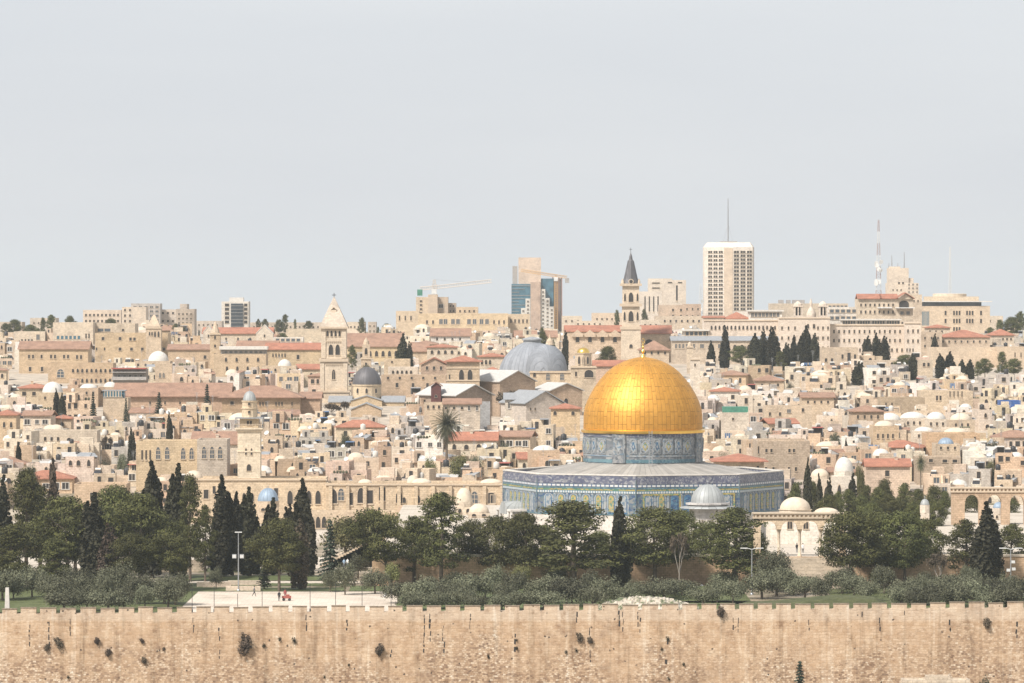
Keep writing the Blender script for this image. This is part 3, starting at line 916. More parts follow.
TM = {
    'pine': [pine_tree_meshes(s, 12, 5.0, 0.31, True, l) for s, l in ((21, 0), (22, 0.08), (23, -0.05), (24, 0.0), (25, .03))],
    'tallpine': [pine_tree_meshes(s, 14, 4.2, 0.22, False, 0) for s in (31, 32, 33)],
    'leanpine': [pine_tree_meshes(41, 12, 4.8, 0.36, True, -0.28), pine_tree_meshes(42, 12, 4.8, 0.36, True, 0.22)],
    'cypress': [cypress_meshes(s) for s in (51, 52, 53)],
    'redcypress': [cypress_meshes(s, mat='brownleaf', ragged=1.6, dens=70) for s in (55,)],
    'olive': [bush_meshes(s) for s in (61, 62, 63, 64)],
    'spring': [bush_meshes(s, 8, 4.6, 'spring', 55, 22, 0.20) for s in (71, 72)],
    'bare': [bare_meshes(s) for s in (81, 82)],
    'fir': [fir_meshes(s) for s in (91, 92)],
    'palm': [palm_meshes(95)],
}
NAT = {'pine': (12, 5.0), 'tallpine': (14, 4.2), 'leanpine': (12, 4.8), 'cypress': (14, 1.9), 'redcypress': (14, 2.0), 'olive': (4.2, 3.4), 'spring': (8, 4.8),
       'bare': (7, 3.6), 'fir': (10, 2.2), 'palm': (11.5, 3.7)}
NAMES = {'pine': 'pine_tree', 'tallpine': 'pine_tree', 'leanpine': 'pine_tree', 'cypress': 'cypress_tree', 'redcypress': 'cypress_tree', 'olive': 'olive_tree',
         'spring': 'leafy_tree', 'bare': 'bare_tree', 'fir': 'conifer_tree', 'palm': 'palm_tree'}
TREES = []       # (px, top, base, kind, D, halfwidth px, label or None, group)
def tree(kd, px_, top, D, hw, label=None, group=None, base=None, zg=None, var=None, rz=None):
    """a tree whose crown top is at row `top`, half as wide as hw pixels, standing on the ground at depth D"""
    r = random.Random(int(px_ * 13 + top * 7 + D))
    tm, cm = TM[kd][(var if var is not None else r.randrange(9)) % len(TM[kd])]
    zg = (ground(D) if zg is None else zg)
    if D < 905: hw = hw * {'pine': 1.22, 'tallpine': 1.25, 'leanpine': 1.1, 'cypress': 1.1}.get(kd, 1.0)
    H = Z(top, D) - zg
    nh, nr = NAT[kd]
    s3 = (MT(hw, D) / nr, MT(hw, D) / nr, H / nh)
    nm = NAMES[kd]
    o = bpy.data.objects.new(nm, None); C.objects.link(o); o.location = (X(px_, D), D, zg)
    o.rotation_euler = (0, 0, rz if rz is not None else (0 if kd == 'leanpine' else r.uniform(0, 6.28))); o.scale = s3
    link('trunk', tm, o); link('fronds' if kd == 'palm' else 'twigs' if kd == 'bare' else 'crown', cm, o)
    TREES.append((o, kd, px_, top, D, hw, H, label, group))
    return o
# ------------------------------------------------------------ building helper
RES = []      # what stands where in the picture, so that ordinary houses leave it in view
CREAM, HONEY, PALE, WHITE_, GREY_, TAN, ROSE = (0.56, 0.45, 0.33), (0.53, 0.38, 0.235), (0.60, 0.51, 0.40), (0.70, 0.66, 0.60), (0.40, 0.36, 0.31), (0.50, 0.37, 0.26), (0.54, 0.40, 0.30)

def windows(root, Xc, D, zg, wins, y=0.0, cap=100):
    cnt = 0
    for (kd, pa, pb, n, ya, yb, m_, wp, hp) in wins:
        for j in range(m_):
            for i in range(n):
                px_ = pa if n == 1 else pa + (pb - pa) * i / (n - 1)
                py_ = ya if m_ == 1 else ya + (yb - ya) * j / (m_ - 1)
                if kd == 'door':
                    link('door', WM['slot'], root, (X(px_, D) - Xc, y, Z(py_ + hp / 2, D) - zg), 0, None, (MT(wp, D), 1, MT(hp, D)))
                else:
                    link('window', WM[kd], root, (X(px_, D) - Xc, y, Z(py_ + hp / 2, D) - zg), 0, None, (MT(wp, D), 1, MT(hp, D)))
                cnt += 1

def bldg(name, label, cat, p0, p1, yt, D, depth=12, col=CREAM, roof=None, rh=0, rmat='pink', wins=(), vb=None, mat='stone', group=None,
         over=0.5, cornice=False, reserve=True, para=0.6, zg=None, anchor=None):
    """front face between columns p0..p1, wall top at row yt, at depth D"""
    x0, x1 = X(p0, D), X(p1, D)
    Xc = (x0 + x1) / 2; zg = ground(D) if zg is None else zg
    hw = (x1 - x0) / 2; H = Z(yt, D) - zg
    root = thing(name, label, cat, (Xc, D, zg), 0, group)
    b = MB()
    if roof is None: b.pbox(-hw, hw, 0, depth, -2.0, H, 0, 1, para)
    elif roof == 'gabley':
        b.box(-hw, hw, 0, depth, -2.0, H)
        b.xz([(-hw, H), (hw, H), (0, H + MT(rh, D))], 0, depth, 0)
    elif roof == 'gablex':
        b.box(-hw, hw, 0, depth, -2.0, H)
        r_ = MT(rh, D)
        b.add([(-hw, 0, H), (-hw, depth, H), (-hw, depth / 2, H + r_), (hw, 0, H), (hw, depth, H), (hw, depth / 2, H + r_)], [(0, 2, 1), (3, 4, 5)], 0)
    else: b.box(-hw, hw, 0, depth, -2.0, H)
    b.build('wall', [mat, 'plaster'], root, color=col)
    if cornice:
        b = MB(); b.box(-hw - .25, hw + .25, -0.3, 0.0, H - 0.55, H - 0.2); b.build('cornice', 'trim', root)
    r_ = MT(rh, D)
    if roof == 'hip': b = MB(); b.hip(-hw, hw, 0, depth, H, H + r_, over); b.build('roof', rmat, root)
    elif roof == 'gablex': b = MB(); b.gable(-hw, hw, 0, depth, H, H + r_, 'x', over); b.build('roof', rmat, root)
    elif roof == 'gabley': b = MB(); b.gable(-hw, hw, 0, depth, H, H + r_, 'y', over); b.build('roof', rmat, root)
    windows(root, Xc, D, zg, wins)
    if reserve: RES.append((p0 - 1, p1 + 1, yt - rh, vb if vb else yt + 12, D, depth))
    if anchor: ANCHORS.append((anchor, (p0 + p1) / 2, yt))
    return root, Xc, zg, H, hw

def dome(root, name, x, y, z, r, h, mat, n=28, pointed=0.0, smooth=True, color=None, drum=0.0, drum_mat='stone', finial=0.0):
    prof = []
    for i in range(11):
        a = math.pi / 2 * i / 10
        rr_ = r * math.cos(a) ** (1 - pointed * 0.25); zz = h * math.sin(a) ** (1 + pointed * 0.3)
        prof.append((max(rr_, 0.001), zz))
    b = MB(); b.lathe(prof, n)
    o = b.build(name, mat, root, (x, y, z), color=color)
    if drum:
        b = MB(); b.lathe([(r * 1.05, -drum), (r * 1.05, 0.0), (r * 1.12, 0.0), (r * 1.12, 0.02)], n, smooth=False)
        b.build('drum', drum_mat, root, (x, y, z), color=color)
    if finial:
        b = MB(); b.tube((0, 0, h - 0.1), (0, 0, h + finial), 0.07, 0.03, 5); b.lathe([(0.01, h + finial * .35), (0.16, h + finial * .5), (0.01, h + finial * .65)], 8)
        b.build('finial', 'metal', o)
    return o

# ------------------------------------------------------------ the gilded shrine
DC = 912.0
sx = X(643, DC)
shr = thing('domed_shrine', 'octagonal blue tiled shrine under a great golden dome', 'shrine', (sx, DC, 0))
RO = 26.9
A0 = math.radians(-4.4)
def octo(R): return [(R * math.sin(A0 + math.radians(45 * k)), -R * math.cos(A0 + math.radians(45 * k))) for k in range(8)]
def octoring(z0, z1, R, mat, name, r2=None):
    b = MB(); b.prism(octo(R), z0, z1, 0, octo(r2) if r2 else None); return b.build(name, mat, shr)
b = MB(); b.prism(octo(RO), -1, 5.0, 0); b.build('marble_wall', 'marble', shr, color=(0.62, 0.58, 0.53))
TW = octoring(5.0, 11.75, RO, 'tileblue', 'tiled_wall')
octoring(5.0, 5.22, RO + 0.10, 'turq', 'sill_band')
# parapet as a ring so that the lead roof behind it shows
b = MB(); o8, i8 = octo(RO + 0.04), octo(RO - 0.9)
for k in range(8):
    a, c = o8[k], o8[(k + 1) % 8]; e, f = i8[k], i8[(k + 1) % 8]
    b.add([(*a, 11.75), (*c, 11.75), (*c, 12.42), (*a, 12.42), (*e, 11.75), (*f, 11.75), (*f, 12.42), (*e, 12.42)], [(0, 1, 2, 3), (5, 4, 7, 6), (3, 2, 6, 7)])
b.build('parapet', 'script', shr)
b = MB(); o8, i8 = octo(RO + 0.12), octo(RO - 1.0)
for k in range(8):
    a, c = o8[k], o8[(k + 1) % 8]; e, f = i8[k], i8[(k + 1) % 8]
    b.add([(*a, 12.42), (*c, 12.42), (*c, 12.62), (*a, 12.62), (*e, 12.42), (*f, 12.42), (*f, 12.62), (*e, 12.62)], [(0, 1, 2, 3), (5, 4, 7, 6), (3, 2, 6, 7), (4, 5, 1, 0)])
b.build('coping', 'white', shr)
def band(z0, z1, out, mat, name):
    b = MB(); o8, i8 = octo(RO + out), octo(RO)
    for k in range(8):
        a, c = o8[k], o8[(k + 1) % 8]; e, f = i8[k], i8[(k + 1) % 8]
        b.add([(*a, z0), (*c, z0), (*c, z1), (*a, z1), (*e, z0), (*f, z0), (*f, z1), (*e, z1)], [(0, 1, 2, 3), (4, 5, 1, 0), (3, 2, 6, 7)])
    return b.build(name, mat, shr)
band(10.85, 11.75, 0.045, 'script', 'inscription_band')
band(9.95, 10.22, 0.10, 'turq', 'turquoise_band')
band(9.62, 9.90, 0.05, 'ochre', 'ochre_band')
SIDE = 2 * RO * math.sin(math.radians(22.5)); APO = RO * math.cos(math.radians(22.5))
ar = [('tile_arch_panel')]
# window and niche meshes, made once
def archwin(wd, ht, frm, pane, nm, deep=0.10):
    b = MB(); o = arch_poly(wd, ht, 10, 0, 0, 0.2); i_ = arch_poly(wd * 0.74, ht - wd * 0.10, 10, 0, 0.05, 0.2); c_ = arch_poly(wd * 0.56, ht * 0.84, 10, 0, 0.35, 0.2)
    b.xz(o, -0.05, 0.02, 0); b.xz(i_, -0.09, -0.05, 1); b.xz(c_, -0.13, -0.09, 2)
    n = 6
    for k in range(n): b.box(-wd * 0.26, wd * 0.26, -0.15, -0.13, 0.5 + k * (ht * 0.62) / n, 0.58 + k * (ht * 0.62) / n, 0)
    return b.mesh(nm, [frm, 'deepblue', pane])
W_OCH = archwin(1.95, 3.75, 'whitetile', 'ochre', 'lattice_window'); W_BLU = archwin(1.95, 3.75, 'tileblue', 'deepblue', 'blue_window'); W_PAL = archwin(1.95, 3.75, 'whitetile', 'whitetile', 'pale_niche')
def strip_mesh(nm, mat, h):
    b = MB(); b.box(-SIDE / 2 + .1, SIDE / 2 - .1, -.08, 0, 0, h); me = b.mesh(nm, mat)
    uv = me.uv_layers.new(name='UVMap')
    for p in me.polygons:
        for li in p.loop_indices:
            v = me.vertices[me.loops[li].vertex_index].co; uv.data[li].uv = (v.x + 50, v.z + .12)
    return me
DENT = strip_mesh('panel_row', 'panelband', .36); DENT2 = strip_mesh('arch_row', 'archband', .44)
for k in range(8):
    a = A0 + math.radians(45 * k + 22.5)
    cx, cy = math.sin(a) * APO, -math.cos(a) * APO
    ux, uy = math.cos(a), math.sin(a)
    def at(u, z, out=0.0): return (cx + ux * u + math.sin(a) * out, cy + uy * u - math.cos(a) * out, z)
    link('panel_row', DENT, shr, at(0, 10.35), a); link('arch_row', DENT2, shr, at(0, 9.12), a)
    for j in range(7):
        u = (j - 3) * 2.62
        if k % 2 == 0 and k == 0: me = (W_BLU, W_OCH)[j % 3 == 1] if 0 < j < 6 else W_PAL
        else: me = W_PAL if j in (0, 6) else W_OCH
        o = link('tiled_window', me, TW, at(u, 5.25), a)
        if j < 6:
            b2 = MB(); b2.box(-0.22, 0.22, -0.09, 0, 5.25, 9.0); b2.build('pilaster', 'whitetile', shr, at(u + 1.31, 0), a)
    if k == 0:
        for u0, u1 in ((-8.9, -1.4), (4.2, 9.4)):
            b2 = MB()
            b2.box(u0, u1, -0.12, 0, 8.75, 9.05); b2.box(u0, u0 + .3, -0.12, 0, 5.25, 8.75); b2.box(u1 - .3, u1, -0.12, 0, 5.25, 8.75)
            b2.build('ochre_frame', 'ochre', shr, at(0, 0), a)
for k in range(8):
    x, y = octo(RO)[k]
    b2 = MB(); b2.lathe([(0.16, 5.0), (0.16, 11.7)], 8, smooth=False); b2.build('corner_pilaster', 'tileblue', shr, (x, y, 0))
M['leadroof'] = ribbed('lead_roof_sheets', (0.33, 0.31, 0.28), 0.75, 0.1, 110, 0, 0.25, 0.15)
b = MB(); 
for k in range(8):
    i8 = octo(RO - 0.95); t8 = octo(12.0)
    a, c, e, f = i8[k], i8[(k + 1) % 8], t8[k], t8[(k + 1) % 8]
    b.add([(*a, 11.6), (*c, 11.6), (*f, 14.15), (*e, 14.15)], [(0, 1, 2, 3)])
b.build('lower_roof', 'leadroof', shr)
RD = 11.42
b = MB(); b.lathe([(RD, 11.8), (RD, 20.1)], 96, smooth=True); DR = b.build('drum', 'tilegrey', shr)
for z0, z1, mt, nm in ((14.3, 14.95, 'turq', 'drum_turquoise_band'), (15.5, 15.75, 'whitetile', 'drum_white_band'), (19.2, 19.95, 'script', 'drum_inscription_band')):
    b = MB(); b.lathe([(RD + .01, z0), (RD + .07, z0), (RD + .07, z1), (RD + .01, z1)], 96, smooth=False, cap=False); b.build(nm, mt, shr)
for k in range(4):
    a = math.radians(90 * k - 24.8)
    b2 = MB(); b2.box(-1.35, 1.35, -0.22, 0.4, 14.3, 20.0); b2.box(-1.05, 1.05, -0.27, -0.22, 15.9, 19.0, 1); b2.xz([(-.85, 16.1), (.85, 16.1), (.85, 18.8), (-.85, 18.8)], -.30, -.27, 0); b2.xz([(0, 16.4), (.55, 17.4), (0, 18.5), (-.55, 17.4)], -.34, -.30, 1)
    b2.build('buttress', ['tilegrey', 'whitetile', 'tilegrey'], DR, (math.sin(a) * RD, -math.cos(a) * RD, 0), a)
def diamond(wd, ht, nm, mid):
    b = MB()
    b.box(-wd / 2, wd / 2, -0.10, 0.05, 0, ht, 1)
    b.xz([(-wd * .42, ht * .05), (wd * .42, ht * .05), (wd * .42, ht * .95), (-wd * .42, ht * .95)], -0.13, -0.10, 0)
    b.xz([(0, ht * .08), (wd * .38, ht * .3), (wd * .38, ht * .7), (0, ht * .92), (-wd * .38, ht * .7), (-wd * .38, ht * .3)], -0.16, -0.13, 1)
    b.xz([(0, ht * .2), (wd * .26, ht * .5), (0, ht * .8), (-wd * .26, ht * .5)], -0.19, -0.16, 2)
    b.xz([(0, ht * .33), (wd * .14, ht * .5), (0, ht * .67), (-wd * .14, ht * .5)], -0.22, -0.19, 1)
    return b.mesh(nm, ['tilegrey', 'whitetile', mid])
DP = [diamond(2.0, 2.9, 'drum_panel_wide', 'ochre'), diamond(1.35, 2.9, 'drum_panel_narrow', 'deepblue')]
k = 0
for i in range(32):
    a = A0 + math.radians(360 / 32 * i + 5)
    if any(abs(((a - math.radians(90 * q - 24.8) + math.pi) % (2 * math.pi)) - math.pi) < 0.17 for q in range(4)): continue
    link('drum_panel', DP[i % 2], DR, (math.sin(a) * (RD + .01), -math.cos(a) * (RD + .01), 16.0), a)
prof_px = [(61.6, 434), (61.8, 432.6), (61.8, 431.2), (59.6, 430.4), (59.5, 424), (59.4, 416), (58.4, 408.5), (55.9, 401), (52.6, 394), (48.2, 386.5), (43.0, 379.5), (36.2, 371.9), (30.5, 367.3), (25.6, 364.3), (19.0, 361.1), (12.0, 358.8), (5.5, 357.4), (0.01, 356.9)]
prof = [(MT(r, DC), Z(y, DC - (11.5 if y > 430 else 11.5 * max(0, (y - 400) / 30)))) for r, y in prof_px]
b = MB(); b.lathe(prof[3:], 120); b.build('golden_dome', 'golddome', shr)
b = MB(); b.lathe(prof[:4], 96, smooth=False); b.build('dome_lip', 'gold', shr)
zt = prof[-1][1]
b = MB()
b.lathe([(0.55, zt - .1), (0.5, zt + .15), (0.15, zt + .4), (0.14, zt + .7), (0.38, zt + .95), (0.38, zt + 1.15), (0.12, zt + 1.4), (0.10, zt + 1.55), (0.30, zt + 1.8), (0.12, zt + 2.05), (0.08, zt + 2.2), (0.2, zt + 2.4), (0.06, zt + 2.6), (0.05, zt + 2.8)], 12)
for i in range(14):
    t0, t1 = [math.radians(-60 + 300 * q / 14 - 210 + 180) for q in (i, i + 1)]
    f = lambda t: (0.34 * math.sin(t), 0, zt + 3.15 - 0.34 * math.cos(t))
    b.tube(f(t0), f(t1), 0.05, 0.05, 5)
b.build('finial', 'gold', shr)
b = MB()
for s_ in (-0.28, 0.28): b.tube((s_, 0, 0), (s_, 0.5, 6.6), 0.06, 0.06, 5)
for i in range(14): b.tube((-0.28, 0.5 * i / 14, 0.3 + i * 0.45), (0.28, 0.5 * i / 14, 0.3 + i * 0.45), 0.035, 0.035, 4)
b.build('roof_ladder', 'metal', shr, (X(650.5, 900) - sx, -13.3, 13.9))
# south porch with its barrel roof
b = MB(); pw, pd_ = 3.0, 3.4
b.xz(arch_poly(pw * 1.5, 2.4, 10, 0, 4.6), -pd_, 0.2, 0)
b.box(-4.6, -2.3, -pd_, 0.2, 5.2, 5.6, 1); b.box(2.3, 4.6, -pd_, 0.2, 5.2, 5.6, 1)
for q in (-4.3, -2.4, 2.4, 4.3): b.tube((q, -pd_ + .3, 0), (q, -pd_ + .3, 5.2), 0.28, 0.25, 10, 1)
b.build('porch', ['leadpale', 'marble'], shr, (math.sin(A0 - math.radians(67.5)) * APO, -math.cos(A0 - math.radians(67.5)) * APO, 0), A0 - math.radians(67.5), color=(0.6, 0.58, 0.55))
RES.append((503, 784, 470, 545, DC - 27, 54)); RES.append((580, 706, 340, 470, DC - 12, 24))
ANCHORS += [('the golden dome', 643, 395), ('the octagonal shrine', 643, 490)]

# small ribbed dome in front of the shrine
D2 = 868.0
c2 = thing('small_domed_shrine', 'small open shrine with a pale grey ribbed dome before the tiled octagon', 'shrine', (X(708, D2), D2, 0))
r2 = MT(17.2, D2)
b = MB()
for k in range(11):
    a = 2 * math.pi * k / 11; b.tube((math.sin(a) * 3.1, -math.cos(a) * 3.1, 0), (math.sin(a) * 3.1, -math.cos(a) * 3.1, Z(519, D2)), 0.18, 0.16, 8)
b.build('columns', 'marble', c2, color=(0.6, 0.57, 0.5))
b = MB(); b.lathe([(3.5, Z(519, D2)), (3.5, Z(504.5, D2)), (4.1, Z(504.5, D2)), (4.1, Z(502.8, D2)), (3.2, Z(502.5, D2))], 11, smooth=False); b.build('drum', 'ashlar', c2, color=(0.50, 0.48, 0.46))
b = MB(); b.lathe([(5.2, Z(508, D2)), (5.0, Z(507, D2)), (3.6, Z(505.4, D2))], 11, smooth=False); b.build('canopy_roof', 'leadpale', c2)
dome(c2, 'dome', 0, 0, Z(502.8, D2), r2, MT(18.5, D2), 'leadpale', 44, 0.25, finial=1.0)
ANCHORS.append(('the small ribbed grey dome', 708, 495))

# ------------------------------------------------------------ arcade at the head of the stairs
def arcade(label, p0, p1, ytop, D, zbase, bays, col, pier=0.9, depth=1.6, cor=0.9, cat='arcade', spring=0.55, pointed=0.25, ends=None, colr=None):
    zt_ = Z(ytop, D); x0, x1 = X(p0, D), X(p1, D); W = x1 - x0
    root = thing('arcade', label, cat, ((x0 + x1) / 2, D, zbase))
    H = zt_ - zbase; hw = W / 2
    ends = ends or pier
    ow = (W - 2 * ends - pier * (bays - 1)) / bays
    ztop_open = H - cor - 0.5
    b = MB()
    # the spandrel wall, bay by bay, with a true opening
    n = 12
    zs = ztop_open * spring
    for k in range(bays):
        a = -hw + ends + k * (ow + pier)
        r_ = ow / 2; rise = min(ztop_open - zs, r_ * (1 + pointed)); sp = ztop_open - rise
        pts = [(a + r_ - r_ * math.cos(math.pi * i / n), sp + rise * math.sin(math.pi * i / n) ** 0.85) for i in range(n + 1)]
        for i in range(n):
            (xa, za), (xb, zb) = pts[i], pts[i + 1]
            b.add([(xa, 0, za), (xb, 0, zb), (xb, 0, H), (xa, 0, H), (xa, depth, za), (xb, depth, zb), (xb, depth, H), (xa, depth, H)],
                  [(0, 1, 2, 3), (5, 4, 7, 6), (4, 5, 1, 0), (3, 2, 6, 7)])
        # vertical part over the capital
    xsup = [(-hw, -hw + ends)] + [(-hw + ends + k * (ow + pier) - pier, -hw + ends + k * (ow + pier)) for k in range(1, bays)] + [(hw - ends, hw)]
    for i, (a, c) in enumerate(xsup):
        e = 0 < i < bays and colr
        b.box(a, c, 0, depth, (sp if e else 0), H)
    b.build('wall', 'stone', root, color=col)
    if colr:
        for i in range(1, bays):
            a, c = xsup[i]; m_ = (a + c) / 2
            b = MB(); b.lathe([(colr * 1.5, 0), (colr * 1.5, .3), (colr, .4), (colr * .92, sp - .6), (colr * 1.5, sp - .25), (colr * 1.6, sp)], 12); b.build('column', 'marble', root, (m_, depth / 2, 0), color=(0.64, 0.54, 0.42))
    b = MB(); b.box(-hw - .2, hw + .2, -.25, depth + .25, H - cor, H - cor + .28); b.box(-hw - .3, hw + .3, -.35, depth + .35, H - .22, H + 0.05)
    m_ = int(W / 0.75)
    for i in range(m_): b.box(-hw + i * W / m_ + .15, -hw + i * W / m_ + .5, -.22, 0, H - cor + .28, H - .22)
    b.build('cornice', 'trim', root)
    return root
arcade('golden stone arcade on slim columns at the head of the wide stairs', 754, 846, 513, PF + 0.6, 0, 4, (0.68, 0.54, 0.38), 0.9, 1.4, 1.0, spring=0.72, pointed=0.0, ends=1.2, colr=0.27)
ANCHORS.append(('the arcade over the stairs', 800, 530))
arcade('tall weathered arcade of pointed arches behind the pines at the right edge', 952, 1060, 487.5, 955, 0, 4, (0.52, 0.38, 0.26), 1.7, 2.0, 1.0, spring=0.6, pointed=0.35, ends=2.6)
ANCHORS.append(('the tall right-hand arcade', 990, 500))

# pale domed building behind the arcade
r_, Xc, zg, H, hw = bldg('domed_building', 'pale low building with a cream dome behind the stairs arcade', 'building', 770, 836, 516, 880, 14, (0.70, 0.65, 0.57), wins=[('bifora', 790, 806, 2, 524, 524, 1, 6, 10), ('door', 828, 828, 1, 536, 536, 1, 7, 12)], mat='ashlar', vb=560, zg=0.0)
dome(r_, 'dome', X(797.5, 880) - Xc, 7, H + 0.9, MT(15.5, 880), MT(12.5, 880), 'cream', 32, drum=1.4, drum_mat='cream')
dome(r_, 'dome', X(829, 880) - Xc, 7, H + 0.4, MT(12, 880), MT(4.5, 880), 'cream', 24, drum=0.8, drum_mat='cream')
# ------------------------------------------------------------ buildings round the esplanade (rows 430-515)
# the long gallery on the far side of the esplanade
r_, Xc, zg, H, hw = bldg('gallery_building', 'long honey stone gallery with arches and carved doors left of the tiled shrine', 'building', 326, 506, 483, 1062, 14, (0.60, 0.48, 0.34),
    wins=[('plainarch', 333, 333, 1, 496, 496, 1, 9, 15), ('bigarch', 341, 341, 1, 494, 494, 1, 7, 13), ('door', 350, 350, 1, 499, 499, 1, 6, 13), ('plainarch', 361, 361, 1, 495, 495, 1, 8, 16), ('door', 370, 370, 1, 497, 497, 1, 6, 14),
          ('slot', 380, 384, 2, 494, 494, 1, 2.5, 14), ('plainarch', 399, 399, 1, 497, 497, 1, 7, 12), ('plainarch', 404, 404, 1, 500, 500, 1, 4, 6), ('plainarch', 417, 417, 1, 499, 499, 1, 7, 8), ('bigarch', 474.5, 474.5, 1, 497, 497, 1, 8, 13), ('rect', 491, 491, 1, 498, 498, 1, 7, 12), ('grey', 493, 493, 1, 499, 499, 1, 6, 9)],
    vb=520, cornice=True, anchor='the long stone gallery')
for px_, rp, hp in ((364, 7, 4), (420, 11, 5), (412, 6, 8)):
    dome(r_, 'dome', X(px_, 1062) - Xc, 7, H - 0.3, MT(rp, 1062), MT(hp, 1062), 'cream', 24, drum=0.6, drum_mat='cream')
dome(r_, 'dome', X(491, 1062) - Xc, 7, H - 0.3, MT(11, 1062), MT(4.5, 1062), 'cream', 24, drum=0.6, drum_mat='cream')
b = MB()
for k in range(11): b.box(-hw + 1 + k * (2 * hw - 2) / 10 - .4, -hw + 1 + k * (2 * hw - 2) / 10 + .4, -0.5, 0, -2, H - .7)
b.build('pilasters', 'stone', r_, color=(0.60, 0.48, 0.34))
r_, Xc, zg, H, hw = bldg('gallery_building', 'low stone gallery behind the left cypresses at the foot of the minaret', 'building', 186, 326, 478, 1066, 12, (0.60, 0.48, 0.34),
    wins=[('rect', 206, 206, 1, 494, 494, 1, 6, 10), ('slot', 214, 214, 1, 490, 490, 1, 3, 8), ('rect', 276, 276, 1, 492, 492, 1, 5, 9), ('plainarch', 236, 252, 3, 497, 497, 1, 4, 9), ('plainarch', 290, 318, 4, 497, 497, 1, 6, 14)], vb=515, cornice=True)
dome(r_, 'dome', X(183, 1066) - Xc + 2, 6, H - 0.3, MT(9, 1066), MT(8, 1066), 'cream', 24)
bldg('gallery_building', 'weathered stone hall low behind the leftmost pines', 'building', 74, 126, 484, 1060, 12, (0.52, 0.39, 0.27), wins=[('rect', 92, 110, 2, 496, 496, 1, 5, 8)], vb=510)
r_, Xc, zg, H, hw = bldg('terrace_building', 'low terrace building with small arched doorways below the gallery', 'building', 300, 420, 512, 1040, 10, (0.56, 0.45, 0.33),
    wins=[('plainarch', 312, 324, 3, 522, 522, 1, 5, 12), ('rect', 350, 410, 4, 521, 521, 1, 4, 6)], vb=540)
ANCHORS.append(('the low terrace building', 360, 520))
# domes standing free by the gallery
def tomb(label, px_, D, rp, base_row, hp, mat, bodyrow, bw, col=PALE, zg=0.0, pointed=0.4, wins=True, cat='shrine', name='domed_shrine', anchor=None, oct_=8):
    zz = Z(base_row, D); root = thing(name, label, cat, (X(px_, D), D, zg))
    R = MT(rp, D); B = MT(bw, D)
    zb = Z(bodyrow, D) - zg
    b = MB(); b.box(-B, B, -B, B, -1, zb); b.build('wall', 'ashlar', root, color=col)
    if zz - zg > zb + 0.1:
        b = MB(); b.lathe([(R * 1.06, zb), (R * 1.06, zz - zg)], oct_, smooth=False); b.build('drum', 'ashlar', root, color=col)
    dome(root, 'dome', 0, 0, zz - zg, R, MT(hp, D), mat, 32, pointed, finial=0.7)
    if wins:
        for q in (-0.45, 0.45): link('window', WM['plainarch'], root, (B * q, -B, max(0.4, zb * 0.3)), 0, None, (B * 0.42, 1, zb * 0.55))
    if anchor: ANCHORS.append((anchor, px_, base_row - hp))
    return root
tomb('small round building with a blue-grey lead dome between the left cypresses', 268, 1010, 10.5, 501, 13, 'leadblue', 507, 10, CREAM, 0, anchor='the blue-grey dome')
tomb('pale shrine with a tall pointed cream dome before the stone gallery', 464, 1000, 8.6, 502, 14, 'cream', 507, 9, PALE, 0, 0.8, anchor='the pointed cream dome')
tomb('low shrine with a flattened white dome beside the pointed cream dome', 479, 985, 10, 512, 8.5, 'cream', 513, 11, PALE, 0, 0.1)
tomb('white domed chapel with a tall white dome behind the dark cypresses', 844, 1068, 9.5, 471, 14, 'white', 476, 12, (0.6, 0.54, 0.46), ESP, 0.2, anchor='the tall white dome')
tomb('lower chapel with a cream dome left of the tall white dome', 820, 1072, 9, 476, 7.5, 'cream', 479, 12, (0.6, 0.52, 0.42), ESP, 0.0)
tomb('little stone kiosk with a pale pointed cupola above the right-hand pines', 925, 900, 4.6, 505, 6, 'leadpale', 513, 4.2, (0.6, 0.53, 0.45), 0, 0.5, anchor='the little cupola kiosk')
tomb('small shrine with a blue-grey dome seen through the right arcade', 999, 975, 6.0, 508, 6, 'leadblue', 514, 5.5, (0.55, 0.48, 0.4), 0, 0.2)

# minaret by the gallery
DM = 1072.0; m0 = thing('minaret', 'square cream minaret with a small grey dome and a railed balcony', 'minaret', (X(249.5, DM), DM, ESP))
zz = lambda py: Z(py, DM) - ESP
q = MT(11.3, DM)
b = MB(); b.box(-q, q, -q, q, -1, zz(431)); b.box(-q - .15, q + .15, -q - .15, q + .15, zz(452), zz(450.5)); b.build('shaft', 'ashlar', m0, color=(0.63, 0.54, 0.41))
b = MB(); 
b.box(-q - .35, q + .35, -q - .35, q + .35, zz(431), zz(429)); b.box(-q - .65, q + .65, -q - .65, q + .65, zz(429), zz(427.5)); b.build('balcony', 'ashlar', m0, color=(0.63, 0.54, 0.41))
b = MB(); e = q + .6
for i in range(9):
    t = -e + i * 2 * e / 8
    for a in ((t, -e), (t, e), (-e, t), (e, t)): b.tube((a[0], a[1], zz(427.5)), (a[0], a[1], zz(424)), 0.06, 0.06, 4)
for a, c in (((-e, -e), (e, -e)), ((e, -e), (e, e)), ((e, e), (-e, e)), ((-e, e), (-e, -e))): b.tube((*a, zz(424)), (*c, zz(424)), 0.08, 0.08, 4)
b.build('railing', 'trim', m0)
b = MB(); b.box(-q * .82, q * .82, -q * .82, q * .82, zz(427.5), zz(418)); b.build('upper_room', 'ashlar', m0, color=(0.58, 0.46, 0.31))
b = MB(); b.box(-q - .6, q + .6, -q - .6, q + .6, zz(418.3), zz(417.3))
for a in ((-1, -1), (1, -1), (1, 1), (-1, 1)): b.tube((a[0] * (q + .5), a[1] * (q + .5), zz(427.5)), (a[0] * (q + .5), a[1] * (q + .5), zz(418)), 0.1, 0.1, 5)
b.build('canopy', 'slate', m0)
r_ = MT(7.4, DM)
